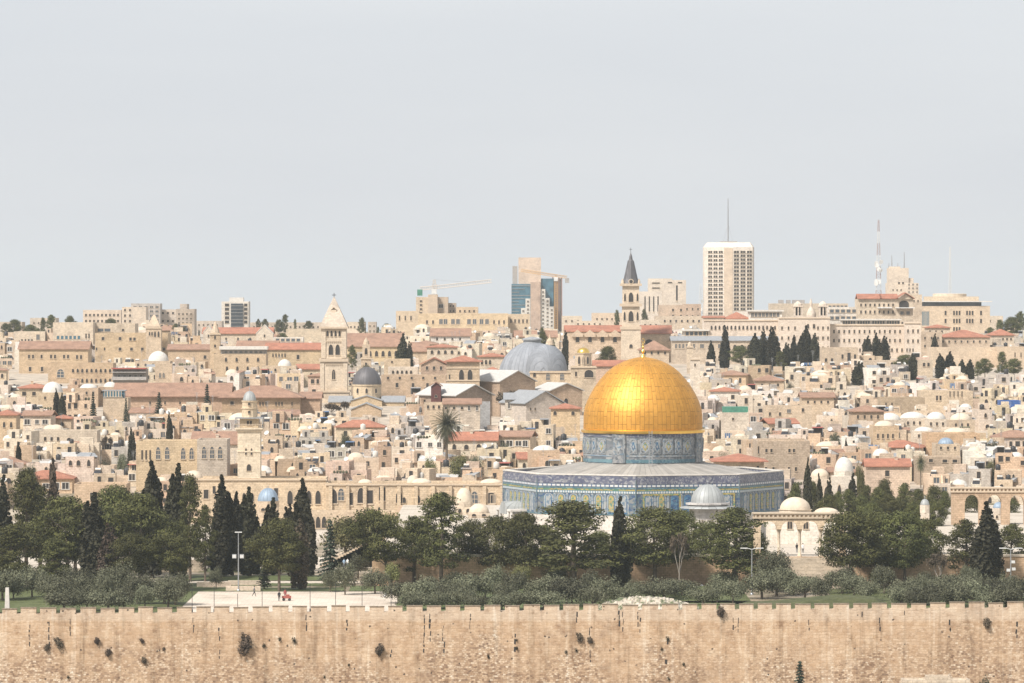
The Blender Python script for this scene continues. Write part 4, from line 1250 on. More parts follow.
b = MB(); b.lathe([(r_ * 1.05, zz(417.2)), (r_ * 1.02, zz(409)), (r_ * 1.15, zz(408.6)), (r_ * 1.15, zz(407.8)), (r_, zz(407.6)), (r_, zz(401.8)), (r_ * 1.12, zz(401.5)), (r_ * 1.12, zz(400.6))], 12, smooth=False); b.build('drum', 'ashlar', m0, color=(0.62, 0.50, 0.35))
dome(m0, 'dome', 0, 0, zz(400.6), MT(6.6, DM), MT(9.5, DM), 'leadpale', 24, 0.4, finial=1.1)
for px_, py_, wd, ht in ((246.5, 451, 2, 7), (252, 451, 2, 7), (249.5, 467, 5, 7)): link('window', WM['plainarch'], m0, (X(px_, DM) - X(249.5, DM), -q, zz(py_ + ht / 2)), 0, None, (MT(wd, DM), 1, MT(ht, DM)))
for px_ in (248.4, 251.4): link('window', WM['slot'], m0, (X(px_, DM) - X(249.5, DM), -q * .82, zz(425)), 0, None, (MT(2.2, DM), 1, MT(4.5, DM)))
for px_, py_ in ((249.5, 404), (249.5, 412)): link('window', WM['slot'], m0, (0, -r_ * 1.03, zz(py_ + 1.5)), 0, None, (MT(2.2, DM), 1, MT(3, DM)))
RES.append((238, 262, 390, 480, DM, 5)); ANCHORS.append(('the square minaret', 249, 430))

# ------------------------------------------------------------ landmarks of the old city
bldg('arched_hall', 'honey stone hall with tall arched windows behind the left pines', 'building', 136, 197, 441, 1108, 14, (0.56, 0.44, 0.29), wins=[('bigarch', 158, 167, 2, 452.5, 452.5, 1, 5, 13), ('bigarch', 183, 191.5, 2, 453, 453, 1, 5, 12), ('slot', 142, 150, 3, 455, 455, 1, 1.6, 10)], vb=475, anchor='the arched hall')
bldg('arched_hall', 'grey stone hall with three tall arched windows left of the minaret', 'building', 197, 227, 439.5, 1104, 12, (0.50, 0.43, 0.35), wins=[('bigarch', 204, 220, 3, 452, 452, 1, 5, 13)], vb=475, anchor='the three-arched hall')
r_, Xc, zg, H, hw = bldg('stone_hall', 'large plain tan stone block right behind the tiled shrine', 'building', 757, 810, 441, 1112, 20, (0.45, 0.36, 0.27), wins=[('rect', 766.5, 771.5, 2, 450.5, 450.5, 1, 2.8, 4), ('rect', 789.5, 794, 2, 450.5, 450.5, 1, 2.8, 4), ('rect', 766, 773.5, 2, 469, 469, 1, 2.8, 4.5), ('rect', 789, 796, 2, 469, 469, 1, 2.8, 4.5), ('slot', 758.5, 758.5, 1, 450, 450, 1, 1.2, 8)], vb=480, anchor='the tan stone block')
bldg('red_roof_house', 'cream house with a broad red hipped roof behind the shrine corner', 'house', 716, 764, 462, 1090, 14, CREAM, 'hip', 7.5, 'red', wins=[('rect', 722, 758, 3, 468, 468, 1, 3, 5)], vb=474, over=1.0)
# ---- row by row, left side
r_, Xc, zg, H, hw = bldg('long_hall', 'long brown stone hall under a hipped pink tile roof behind the minaret', 'building', 222, 300, 398, 1330, 15, (0.43, 0.31, 0.20), 'hip', 12, 'pink', wins=[('rect', 232, 232, 1, 403, 403, 1, 4.5, 4), ('slot', 260, 266, 3, 404, 404, 1, 1.4, 4), ('slot', 276, 282, 3, 404, 404, 1, 1.4, 4), ('slot', 292, 292, 1, 404, 404, 1, 1.4, 4)], vb=412, over=1.2, anchor='the brown hall with the pink roof')
bldg('long_hall', 'long low hall with a sagging pink tile roof left of the brown hall', 'building', 116, 228, 397, 1350, 15, (0.48, 0.34, 0.24), 'gablex', 13, 'pink', wins=[('slot', 150, 210, 5, 403, 403, 1, 1.6, 3)], vb=411, over=1.0, anchor='the long pink roof')
bldg('long_hall', 'low hall with a pink tile roof between the brown hall and the bell tower', 'building', 300, 320, 399, 1338, 14, (0.48, 0.34, 0.24), 'gablex', 6, 'pink', vb=407)
r_, Xc, zg, H, hw = bldg('glass_roof_house', 'stone house with a blue glazed roof terrace at the end of the long pink roof', 'house', 103, 128, 398, 1325, 9, CREAM, wins=[('blue', 113, 113, 1, 394, 394, 1, 17, 6)], vb=402)
b = MB(); b.box(-hw, hw - 1, 0.6, 5, H - .6, Z(391, 1325) - zg); b.build('glazed_room', 'glassb', r_)
b = MB(); b.box(-hw - .3, hw - .7, 0.2, 5.4, Z(391, 1325) - zg, Z(390.2, 1325) - zg); b.build('roof', 'slate', r_)
bldg('convent', 'long honey convent wing with paired windows and a pink roof at far left', 'building', 19, 88, 349.5, 1560, 14, (0.54, 0.41, 0.27), wins=[('rect', 29, 33, 2, 356.5, 356.5, 1, 2.4, 4.2), ('rect', 41.5, 41.5, 1, 356.5, 356.5, 1, 2.4, 4.2), ('rect', 51, 55, 2, 356.5, 356.5, 1, 2.4, 4.2), ('rect', 64, 68, 2, 356.5, 356.5, 1, 2.4, 4.2), ('rect', 77, 81, 2, 357, 357, 1, 2.4, 4.5), ('rect', 30, 42, 2, 369, 369, 1, 3, 5)], roof='gablex', rh=7.5, rmat='pink', vb=383, anchor='the honey convent')
bldg('arcaded_wing', 'honey stone wing with rows of small blind arches below the convent', 'building', 48, 113, 363, 1490, 12, (0.52, 0.39, 0.26), wins=[('plainarch', 73, 110, 9, 370.5, 370.5, 1, 2.4, 4), ('plainarch', 73, 110, 9, 380.5, 380.5, 1, 2.4, 4.5), ('bigarch', 60.5, 60.5, 1, 373, 373, 1, 8, 9)], vb=386)
bldg('pale_hall', 'large pale windowless hall with one long strip of blue glass', 'building', 53, 93, 322.5, 1760, 18, PALE, wins=[('blue', 68.5, 68.5, 1, 337.5, 337.5, 1, 25, 3.5), ('slot', 86, 89, 2, 336, 336, 1, 1.4, 5), ('slot', 56, 80, 5, 342, 342, 1, 1.2, 2)], vb=346, anchor='the pale hall with the blue strip')
bldg('pale_hall', 'flat pale block with glass skylights right of the pale blue-strip hall', 'building', 93, 135, 323.5, 1770, 16, (0.56, 0.47, 0.36), wins=[('grey', 104, 104, 1, 330, 330, 1, 16, 3.4), ('rect', 123, 123, 1, 330, 330, 1, 3, 2.5)], vb=334)
bldg('convent', 'broad honey stone convent with two rows of windows beside a pointed bell tower', 'building', 95, 168, 333, 1650, 16, (0.53, 0.41, 0.27), wins=[('rect', 103, 103, 1, 338.5, 338.5, 1, 3.5, 3.5), ('rect', 120, 120, 1, 338.5, 338.5, 1, 3.5, 3.5), ('rect', 130.5, 134.5, 2, 339, 339, 1, 3, 3.5), ('rect', 120, 120, 1, 349, 349, 1, 3.5, 3.5), ('rect', 131.5, 164, 4, 349, 349, 1, 3.3, 3.3), ('slot', 96.5, 104.5, 2, 349, 349, 1, 1.4, 3)], vb=362, anchor='the broad convent')
bldg('flat_block', 'small flat pale block among skyline pines at far left', 'building', 14, 45, 331.5, 1800, 12, PALE, wins=[('slot', 22, 32, 4, 340, 340, 1, 1.6, 2), ('grey', 38, 38, 1, 337, 337, 1, 4, 6)], vb=341)
r_, Xc, zg, H, hw = bldg('bell_tower', 'cream bell tower with a pyramid top and arched belfry on the left skyline', 'tower', 146, 161, 327, 1642, 5, CREAM, wins=[('plainarch', 149.5, 152, 2, 333.5, 333.5, 1, 1.6, 4), ('plainarch', 155, 158.5, 2, 334, 334, 1, 2, 6)], vb=350, anchor='the left pyramid-topped tower', cornice=True)
b = MB(); b.hip(-hw * .75, hw * .75, 1, 4.2, H, H + MT(12, 1642), .3); b.build('spire', 'ashlar', r_, color=CREAM)
r_, Xc, zg, H, hw = bldg('domed_building', 'honey building with a large white dome under the pointed tower', 'building', 135, 170, 361, 1545, 12, CREAM, wins=[('slot', 138, 168, 5, 365, 365, 1, 2, 3)], vb=367, anchor='the white dome below the convent')
dome(r_, 'dome', X(157, 1545) - Xc, 6, H - .4, MT(10.5, 1545), MT(11, 1545), 'white', 32, drum=.5, drum_mat='white')
r_, Xc, zg, H, hw = bldg('balcony_building', 'grey building with open balconies and a red awning above', 'building', 112.5, 146, 369, 1455, 9, (0.30, 0.28, 0.26), mat='stone', wins=[('white', 119, 141, 5, 376, 376, 1, 3, 3)], vb=384, anchor='the grey balcony building')
b = MB(); b.box(-hw - .2, hw + .2, -1.6, 0, Z(372.5, 1455) - zg, Z(371.7, 1455) - zg); b.box(-hw - .2, hw + .2, -1.6, 0, Z(380, 1455) - zg, Z(379, 1455) - zg); b.box(-hw - .2, hw + .2, -1.5, -1.4, Z(379, 1455) - zg, Z(376.8, 1455) - zg); b.build('balcony', 'grey', r_)
b = MB(); b.box(-hw - .2, hw + .2, -1.7, 1.5, H, H + .35); b.build('awning', 'awnred', r_)
bldg('arched_house', 'honey stone house with a double arched window right of the grey balconies', 'house', 155, 172, 364, 1450, 10, CREAM, wins=[('bigarch', 160, 163.6, 2, 375, 375, 1, 2.6, 5.5)], vb=384)
r_, Xc, zg, H, hw = bldg('domed_building', 'stone building carrying a broad white dome beside two cypresses', 'building', 38, 77, 392.5, 1340, 12, (0.53, 0.42, 0.29), wins=[('slot', 45, 70, 3, 398, 398, 1, 2, 3)], vb=402, anchor='the broad white dome')
dome(r_, 'dome', X(50.5, 1340) - Xc, 6, H - .3, MT(10.5, 1340), MT(11.5, 1340), 'white', 32, drum=.5, drum_mat='white')
for lab, pc, rp, hp, yy, DD in (('low house with a flat white dome left of the blue glazed terrace', 87, 9, 5, 388, 1380), ('low house with a round white dome above the blue glazed terrace', 109, 7, 6, 387, 1385)):
    r_, Xc, zg, H, hw = bldg('domed_building', lab, 'building', pc - 12, pc + 11, yy, DD, 8, (0.5, 0.38, 0.27), wins=[('slot', pc - 7, pc + 6, 3, yy + 5, yy + 5, 1, 2, 3)], vb=394)
    dome(r_, 'dome', X(pc, DD) - Xc, 5, H - .3, MT(rp, DD), MT(hp, DD), 'white', 24, drum=.4, drum_mat='white')
bldg('red_roof_house', 'square honey house with a red roof and two arched windows at far left', 'house', -6, 16, 415.5, 1225, 10, (0.55, 0.42, 0.28), 'hip', 5.5, 'red', wins=[('plainarch', 4, 11, 2, 424.5, 424.5, 1, 2.6, 6)], vb=432)
bldg('long_house', 'long pale low house with arched openings above the left pines', 'house', 38, 97, 430.5, 1205, 10, (0.56, 0.48, 0.38), wins=[('plainarch', 69, 88, 2, 440, 440, 1, 5, 5), ('slot', 45, 58, 3, 439, 439, 1, 2.5, 4)], vb=444, anchor='the long pale house')
bldg('red_roof_house', 'small house with a pointed red roof above the long pale house', 'house', 52, 71, 419, 1255, 8, CREAM, 'hip', 4, 'red', wins=[('plainarch', 62, 62, 1, 424, 424, 1, 4, 4)], vb=429)
bldg('awning_house', 'honey house with red fabric panels stretched under its roof', 'house', 14, 33, 446, 1170, 8, (0.53, 0.40, 0.28), wins=[], vb=460)
# ---- middle left
bldg('monastery', 'two-storey honey monastery with arched windows under a white roof terrace', 'building', 214, 266, 354, 1535, 13, (0.53, 0.41, 0.28), wins=[('plainarch', 226, 258, 4, 359.5, 359.5, 1, 2.6, 4.5), ('plainarch', 227, 258, 4, 368.5, 368.5, 1, 2.6, 5)], vb=374, anchor='the two-storey monastery')
r_, Xc, zg, H, hw = bldg('roof_pavilion', 'glazed terrace with a thin white roof on top of the monastery', 'pavilion', 221, 266, 349.5, 1541, 6, (0.3, 0.28, 0.26), wins=[('grey', 226, 261, 8, 352, 352, 1, 4, 3)], vb=354, reserve=False)
b = MB(); b.box(-hw - .5, hw + .5, -1.2, 6, H, H + 1.0); b.build('roof', 'white', r_)
bldg('monastery', 'honey monastery wing with small arched windows under a long orange roof', 'building', 266, 324, 350, 1560, 12, (0.55, 0.43, 0.28), 'gablex', 6.5, 'red', wins=[('plainarch', 273, 285, 5, 355, 355, 1, 1.5, 4), ('rect', 298, 298, 1, 357, 357, 1, 3.5, 5)], vb=366)
r_, Xc, zg, H, hw = bldg('bell_tower', 'slim honey bell tower with a sharp cone rising before orange roofs', 'tower', 210, 220, 333, 1560, 4.0, (0.56, 0.43, 0.29), wins=[('plainarch', 215, 215, 1, 337, 337, 1, 2, 4), ('slot', 215, 215, 1, 346, 346, 1, 2, 3), ('slot', 215, 215, 1, 355, 355, 1, 2, 3.5)], vb=362, cornice=True, anchor='the slim cone-topped tower')
b = MB(); b.lathe([(hw * .9, H), (hw * .8, H + .6), (.05, H + MT(12, 1560))], 8, 0, 2.0, smooth=False); b.build('spire', 'ashlar', r_, color=CREAM)
bldg('stone_wing', 'low stone wing with a pink ridge left of the slim cone-topped tower', 'building', 168, 212, 350, 1580, 12, (0.50, 0.38, 0.26), 'gablex', 5, 'pink', wins=[('rect', 205, 205, 1, 357, 357, 1, 3.5, 4)], vb=362)
bldg('gabled_church', 'pale church with curved gables and a red roof on the left skyline', 'church', 203, 272, 334, 1760, 14, (0.58, 0.49, 0.38), 'gablex', 6, 'red', wins=[('slot', 214, 262, 5, 339, 339, 1, 1.6, 3)], vb=344, anchor='the red-roofed gabled church')
for lab, a, c, y0, hh in (('pale curved gable facade at the right end of the gabled church', 256, 273, 334, 9),('small white gabled chapel front left of the red church roof', 203, 214, 333, 7)):
    bldg('gable_front', lab, 'building', a, c, y0, 1740, 4, (0.62, 0.54, 0.44), 'gabley', hh, 'white', wins=[('slot', (a + c) / 2, (a + c) / 2, 1, 336, 336, 1, 1.5, 3)], vb=344, reserve=False, over=0.1)
bldg('flat_hall', 'long flat cream wall right of the gabled church', 'building', 286, 322, 329, 1800, 14, (0.58, 0.49, 0.37), vb=342)
bldg('shed_roof_hall', 'white canopy roof over dark openings behind the orange roof', 'hall', 273, 303, 337.5, 1730, 10, WHITE_, wins=[('strip', 288, 288, 1, 340, 340, 1, 26, 3)], vb=343)
r_, Xc, zg, H, hw = bldg('domed_building', 'small honey chapel with a white dome and arched side windows', 'chapel', 262, 296, 366, 1465, 9, CREAM, wins=[('slot', 268, 290, 4, 370, 370, 1, 2, 3)], vb=374, anchor='the small white-domed chapel')
dome(r_, 'dome', X(284, 1465) - Xc, 4, H - .3, MT(7, 1465), MT(7.5, 1465), 'white', 24, drum=.5, drum_mat='white')

# the tall church bell tower
DT = 1400.0; t0 = thing('bell_tower', 'tall cream square bell tower with a stone pyramid spire and cross', 'tower', (X(333.5, DT), DT, ground(DT)))
zg = ground(DT); zz = lambda py: Z(py, DT) - zg; u = lambda n: MT(n, DT); CT = (0.62, 0.52, 0.40)
q1, q2 = u(15.2), u(13.6)
cy = 4.6
b = MB()
b.box(-q1, q1, cy - q1, cy + q1, -2, zz(391)); b.box(-q2, q2, cy - q2 + .25, cy + q2 - .25, zz(391), zz(361)); b.box(-q2 + .3, q2 - .3, cy - q2 + .55, cy + q2 - .55, zz(361), zz(328))
for s_ in (-1, 1):
    b.box(s_ * q2 - (s_ > 0) * u(4), s_ * q2 + (s_ < 0) * u(4), cy - q2, cy - q2 + .25, zz(391), zz(361))
    b.box(s_ * (q2 - .3) - (s_ > 0) * u(4.6), s_ * (q2 - .3) + (s_ < 0) * u(4.6), cy - q2 + .3, cy - q2 + .55, zz(358), zz(328))
b.build('shaft', 'ashlar', t0, color=CT)
for y0, y1, ex, nm in ((392.5, 390.5, .35, 'cornice'), (361.8, 358.6, .35, 'cornice'), (328.6, 326.6, .35, 'cornice')):
    b = MB(); b.box(-q1 - ex + (.5 if y0 < 380 else 0), q1 + ex - (.5 if y0 < 380 else 0), cy - q1 - ex + (.5 if y0 < 380 else 0), cy + q1 + ex, zz(y0), zz(y1)); b.build(nm, 'trim', t0)
b = MB()
for k in range(9): b.box(-u(8) + k * u(2), -u(8) + k * u(2) + u(1), cy - q2 + .02, cy - q2 + .3, zz(365.5), zz(362))
for k in range(9): b.box(-u(8) + k * u(2), -u(8) + k * u(2) + u(1), cy - q2 + .32, cy - q2 + .56, zz(342.5), zz(340.5))
b.build('corbels', 'trim', t0)
for px_, py_, wd, ht, kd in ((333.5, 374, 4, 11, 'bifora'), (330.7, 349.5, 5, 11, 'plainarch'), (337.5, 349.5, 5, 11, 'plainarch'), (327.4, 333.5, 2.4, 6, 'plainarch'), (331.4, 333.5, 2.4, 6, 'plainarch'), (335.4, 333.5, 2.4, 6, 'plainarch'), (339.4, 333.5, 2.4, 6, 'plainarch')):
    yw = cy - q2 + (.25 if py_ > 361 else .55)
    link('window', WM[kd], t0, (X(px_, DT) - X(333.5, DT), yw, zz(py_ + ht / 2)), 0, None, (u(wd), 1, u(ht)))
qs = u(14.0)
b = MB(); b.prism([(-qs, cy - qs), (qs, cy - qs), (qs, cy + qs), (-qs, cy + qs)], zz(326.6), zz(297), 0, [(-.12, cy - .12), (.12, cy - .12), (.12, cy + .12), (-.12, cy + .12)]); b.build('spire', 'stone', t0, color=(0.58, 0.50, 0.41))
b = MB(); b.box(-.75, .75, cy - u(7.5), cy - u(4), zz(316), zz(310)); b.gable(-.75, .75, cy - u(7.5), cy - u(4), zz(310), zz(307.5), 'y', .1); b.build('dormer', 'ashlar', t0, color=CT)
b = MB(); b.tube((0, cy, zz(299.5)), (0, cy, zz(293)), .12, .1, 5); b.tube((-.6, cy, zz(295)), (.6, cy, zz(295)), .1, .1, 5); b.lathe([(.02, zz(298.5)), (.35, zz(298)), (.02, zz(297.3))], 8, 0, cy); b.build('cross', 'black', t0)
RES.append((316, 350, 294, 404, DT, 10)); ANCHORS.append(('the tall spired bell tower', 333, 350))

# the church under the black dome
DB = 1384.0; zgb = ground(DB)
r_, Xc, zg, H, hw = bldg('domed_church', 'cream church with a dark grey dome beside the tall bell tower', 'church', 351, 382, 401, DB, 18, (0.57, 0.45, 0.30), wins=[('plainarch', 366, 366, 1, 407, 407, 1, 3, 5)], vb=416, roof='gabley', rh=5, rmat='slate', over=.3, anchor='the black dome')
zz = lambda py: Z(py, DB) - zg
b = MB(); b.lathe([(u(14.2), H - 2), (u(14.2), zz(386.5)), (u(15), zz(386.2)), (u(15), zz(385))], 16, X(366, DB) - Xc, 9, smooth=False); b.build('drum', 'ashlar', r_, color=(0.60, 0.48, 0.33))
dome(r_, 'dome', X(366, DB) - Xc, 9, zz(385), u(14.4), u(17.5), 'leaddark', 32, 0.15)
for px_ in (357, 366, 375.5): link('window', WM['plainarch'], r_, (X(px_, DB) - Xc, 9 - u(14.1) * (1 if px_ == 366 else .80), zz(393.5)), 0, None, (u(2.4), 1, u(5)))
for lab, a, c in (('low wing with a slate roof between the bell tower and the domed church', 329, 351), ('low wing with a slate roof right of the domed church', 382, 404)):
    bldg('church_wing', lab, 'building', a, c, 402.5, DB + 2, 12, (0.57, 0.45, 0.30), 'gablex', 5.5, 'slate', wins=[('plainarch', (a + c) / 2, (a + c) / 2, 1, 408, 408, 1, 2.5, 5)], vb=414, over=.3)
bldg('gabled_porch', 'stone porch with a green-grey gable before the black dome', 'chapel', 351, 381, 410, 1340, 8, (0.50, 0.38, 0.26), 'gabley', 6.5, 'slate', vb=423, over=.3)
# ---- centre
r_, Xc, zg, H, hw = bldg('small_tower', 'small stone tower with a little lantern top before a broad tiled roof', 'tower', 361, 371, 357.5, 1510, 4, CREAM, vb=376, cornice=True, wins=[('slot', 366, 366, 1, 364, 364, 1, 2, 3)])
b = MB(); b.box(-hw * .75, hw * .75, .6, 3.2, H, H + MT(13, 1510)); b.lathe([(hw * .6, H + MT(13, 1510)), (hw * .55, H + MT(16, 1510)), (.05, H + MT(20, 1510))], 10, 0, 1.9, smooth=False); b.build('lantern', 'ashlar', r_, color=CREAM)
link('window', WM['plainarch'], r_, (0, .6, H + MT(3, 1510)), 0, None, (MT(3, 1510), 1, MT(7, 1510)))
bldg('tiled_hall', 'large cream hall with pointed arches under a broad terracotta roof', 'building', 346, 400, 347, 1620, 18, (0.58, 0.46, 0.29), 'gablex', 13, 'pink', wins=[('plainarch', 370, 396, 5, 353.5, 353.5, 1, 3.4, 6)], vb=360, anchor='the broad terracotta roof')
bldg('tiled_hall', 'pink tiled roof sloping right of the paired cypresses', 'building', 411, 428, 352, 1570, 12, CREAM, 'gablex', 9, 'pink', vb=360)
bldg('white_house', 'low whitewashed house with small arched windows under the paired cypresses', 'house', 388, 418, 367, 1450, 9, (0.64, 0.56, 0.46), wins=[('plainarch', 393, 411, 5, 372, 372, 1, 2.5, 3.5)], vb=377)
bldg('stone_house', 'broad cream house standing under the cypress pair', 'house', 384, 410, 359, 1478, 9, (0.58, 0.46, 0.32), wins=[('slot', 392, 392, 1, 362, 362, 1, 2, 2)], vb=367)
bldg('long_house', 'long stone house with plain square windows between black dome and belfry', 'house', 381, 446, 375, 1425, 11, (0.50, 0.38, 0.27), wins=[('rect', 397, 397, 1, 385, 385, 1, 3.5, 5), ('rect', 413, 442, 3, 385, 385, 1, 3.2, 4.5), ('slot', 388, 435, 5, 378, 378, 1, 2.2, 2.5)], vb=394)
bldg('red_roof_house', 'house with a wide orange-red gable left of the square belfry', 'house', 421, 447, 365, 1440, 9, (0.46, 0.34, 0.25), 'gabley', 7, 'red', wins=[('rect', 427, 441, 3, 368, 368, 1, 3, 4)], vb=376)
bldg('red_roof_house', 'arched cream house under a thin red roof above the orange gable', 'house', 427, 457, 347.5, 1560, 10, PALE, 'hip', 3.5, 'red', wins=[('plainarch', 432, 452, 4, 352, 352, 1, 3, 4)], vb=362)
bldg('tiled_house', 'wide house with a weathered red roof below the long skyline building', 'house', 431, 470, 336.5, 1720, 12, WHITE_, 'gablex', 7.5, 'pink', wins=[('slot', 437, 460, 4, 339, 339, 1, 2, 2.5)], vb=343)
bldg('red_roof_house', 'cream house with a low red roof right of the square belfry', 'house', 478, 506, 357, 1480, 9, PALE, 'hip', 4, 'red', wins=[('plainarch', 482, 490, 3, 362, 362, 1, 2.6, 5)], vb=370)
bldg('red_roof_house', 'little house with a flat orange roof beside the big grey dome', 'house', 486, 499, 371, 1440, 8, PALE, 'hip', 4, 'red', vb=378)
DQ = 1340.0
r_, Xc, zg, H, hw = bldg('belfry', 'square stone belfry with two arched openings and a red hipped roof', 'tower', 446.5, 479.5, 362, DQ, 9, (0.52, 0.41, 0.29), 'hip', 6.5, 'red', wins=[('plainarch', 461.5, 461.5, 1, 374.5, 374.5, 1, 5.4, 11), ('plainarch', 470, 470, 1, 374.5, 374.5, 1, 5.4, 11), ('slot', 449.5, 449.5, 1, 377, 377, 1, 1.2, 5)], vb=389, over=.8, anchor='the square red-roofed belfry')
b = MB(); b.box(-hw - .15, hw + .15, -.2, 0, Z(381, DQ) - zg, Z(379.8, DQ) - zg); b.box(-hw - .15, hw + .15, -.2, 0, Z(368.6, DQ) - zg, Z(367.6, DQ) - zg); b.build('string_course', 'trim', r_)
# grey twin domes
DG = 1425.0; zg = ground(DG)
g0 = thing('domed_church', 'church under a very large light grey lead dome with a flat lantern', 'church', (X(532, DG), DG, zg))
zz = lambda py: Z(py, DG) - zg; u = lambda n: MT(n, DG)
b = MB(); b.lathe([(u(34), -1), (u(34), zz(380))], 40, smooth=False); b.build('drum', 'stone', g0, color=CREAM)
b = MB(); b.lathe([(u(34), zz(380)), (u(33.6), zz(373)), (u(31.6), zz(365)), (u(27.5), zz(357)), (u(21.5), zz(350)), (u(15), zz(345.5)), (u(9.5), zz(342.8))], 60); b.build('dome', 'lead', g0)
b = MB(); b.lathe([(u(9), zz(343)), (u(8.5), zz(340.5)), (u(10), zz(340.3)), (u(10), zz(339)), (u(8), zz(338.2)), (u(2), zz(336.8))], 24, smooth=False); b.build('lantern', 'slate', g0)
RES.append((497, 567, 338, 384, DG, 40)); ANCHORS.append(('the big grey dome', 525, 360))
DH = 1392.0
r_, Xc, zg, H, hw = bldg('domed_church', 'cream drum with arched windows under the smaller grey dome', 'church', 530, 571, 371, DH, 13, (0.58, 0.46, 0.32), wins=[('plainarch', 534.5, 534.5, 1, 374.5, 374.5, 1, 3, 5), ('bigarch', 548, 562, 2, 375.5, 375.5, 1, 4.4, 9)], vb=388, cornice=True, anchor='the smaller grey dome')
zz = lambda py: Z(py, DH) - zg; u = lambda n: MT(n, DH)
b = MB(); b.lathe([(u(21), H - .5), (u(20.6), zz(366)), (u(18.6), zz(358)), (u(15), zz(352)), (u(9.5), zz(347)), (u(4), zz(344.6)), (.05, zz(344))], 48, X(546.5, DH) - Xc, 6.3)
b.build('dome', 'lead', r_)
b = MB(); b.lathe([(u(4.6), zz(345.2)), (u(3.2), zz(341)), (u(1), zz(338)), (.05, zz(334))], 12, X(550, DH) - Xc, 6.3, smooth=False); b.build('lantern', 'ashlar', r_, color=CREAM)
# sheds before the domes
def shed(label, p0, p1, yt, D, rh, depth, col, rmat, vb, wins=(), over=.5, nm='gabled_shed', turn=0.0):
    q = bldg(nm, label, 'building', p0, p1, yt, D, depth, col, 'gabley', rh, rmat, wins=wins, vb=vb, over=over)
    q[0].rotation_euler.z = math.radians(turn)
    return q
shed('large stone hall end with a bright white sloping roof before the big dome', 495, 540, 382, 1345, 11, 17, (0.40, 0.30, 0.22), 'whiteroof', 396, turn=38)
shed('stone hall end with a white sloping roof left of the great dome', 452, 496, 396, 1290, 11, 17, (0.36, 0.28, 0.22), 'whiteroof', 405, over=.8, turn=38)
shed('pale plastered gable house with a row of tall narrow windows', 524, 566, 404, 1270, 12.5, 16, (0.56, 0.49, 0.42), 'slate', 413, wins=[('slot', 529, 534, 2, 409, 409, 1, 1.6, 3)], turn=25)
bldg('side_house', 'white-framed side wing with tall windows under a grey roof', 'house', 505, 524, 400, 1276, 14, (0.6, 0.54, 0.46), 'gablex', 6, 'slate', wins=[('white', 509, 521, 5, 405, 405, 1, 2.2, 7)], vb=412)
shed('classical stone front with a low pediment right of the plastered gable', 549, 584, 391, 1345, 7.5, 12, (0.47, 0.35, 0.25), 'whiteroof', 405, wins=[('plainarch', 566, 566, 1, 401, 401, 1, 5, 6)], nm='gabled_chapel', turn=25)
bldg('red_roof_house', 'honey house with a shallow red hipped roof below the classical front', 'house', 551, 580, 409, 1235, 9, (0.58, 0.44, 0.28), 'hip', 5.5, 'red', wins=[('plainarch', 555, 573, 2, 413, 413, 1, 3.5, 4)], vb=420)
bldg('clock_turret', 'dark red clad turret with a small peaked roof', 'tower', 431, 441, 386.5, 1290, 4, (0.13, 0.05, 0.045), 'gabley', 4, 'pink', vb=402, mat='stone', wins=[('plainarch', 436, 436, 1, 396, 396, 1, 3, 3)], over=.4, anchor='the dark red turret')
bldg('stone_house', 'small cream house hiding the foot of the dark red turret', 'house', 424, 443, 402.5, 1276, 7, CREAM, wins=[('slot', 428, 439, 3, 407, 407, 1, 2.2, 3.5)], vb=411)
bldg('long_house', 'long low house with a brick-red roof and white end wall', 'house', 444, 480, 404.5, 1245, 9, (0.55, 0.47, 0.38), 'gablex', 5, 'pink', wins=[('white', 469, 477, 2, 408, 408, 1, 2.5, 5), ('rect', 446, 462, 3, 408, 408, 1, 3, 3)], vb=413)
bldg('blue_shed', 'grey-walled flat-roofed shed behind the palm', 'shed', 474, 490, 402, 1262, 6, (0.36, 0.36, 0.36), vb=408)
# little gilt-domed church
DS = 1365.0
r_, Xc, zg, H, hw = bldg('chapel_tower', 'small cream church tower with a tiny gilded dome and arched front', 'chapel', 571, 596, 366, DS, 7, (0.58, 0.47, 0.34), wins=[('plainarch', 589, 589, 1, 373.5, 373.5, 1, 10, 8), ('slot', 576, 576, 1, 374, 374, 1, 2, 5)], vb=384, anchor='the tiny gilded dome', cornice=True)
zz = lambda py: Z(py, DS) - zg; u = lambda n: MT(n, DS)
b = MB(); b.lathe([(u(8.2), H - .4), (u(8.2), zz(354)), (u(9), zz(353.8)), (u(9), zz(353))], 8, X(583.5, DS) - Xc, 3.5, smooth=False); b.build('drum', 'ashlar', r_, color=CREAM)
for k in (-1, 0, 1): link('window', WM['plainarch'], r_, (X(583.5 + 4.4 * k, DS) - Xc, 3.5 - u(7.9) * (1 if k == 0 else .9), zz(364)), 0, None, (u(2.2), 1, u(8)))
dome(r_, 'dome', X(583.5, DS) - Xc, 3.5, zz(353), u(6.5), u(5.5), 'gold', 24, .3, finial=.8)
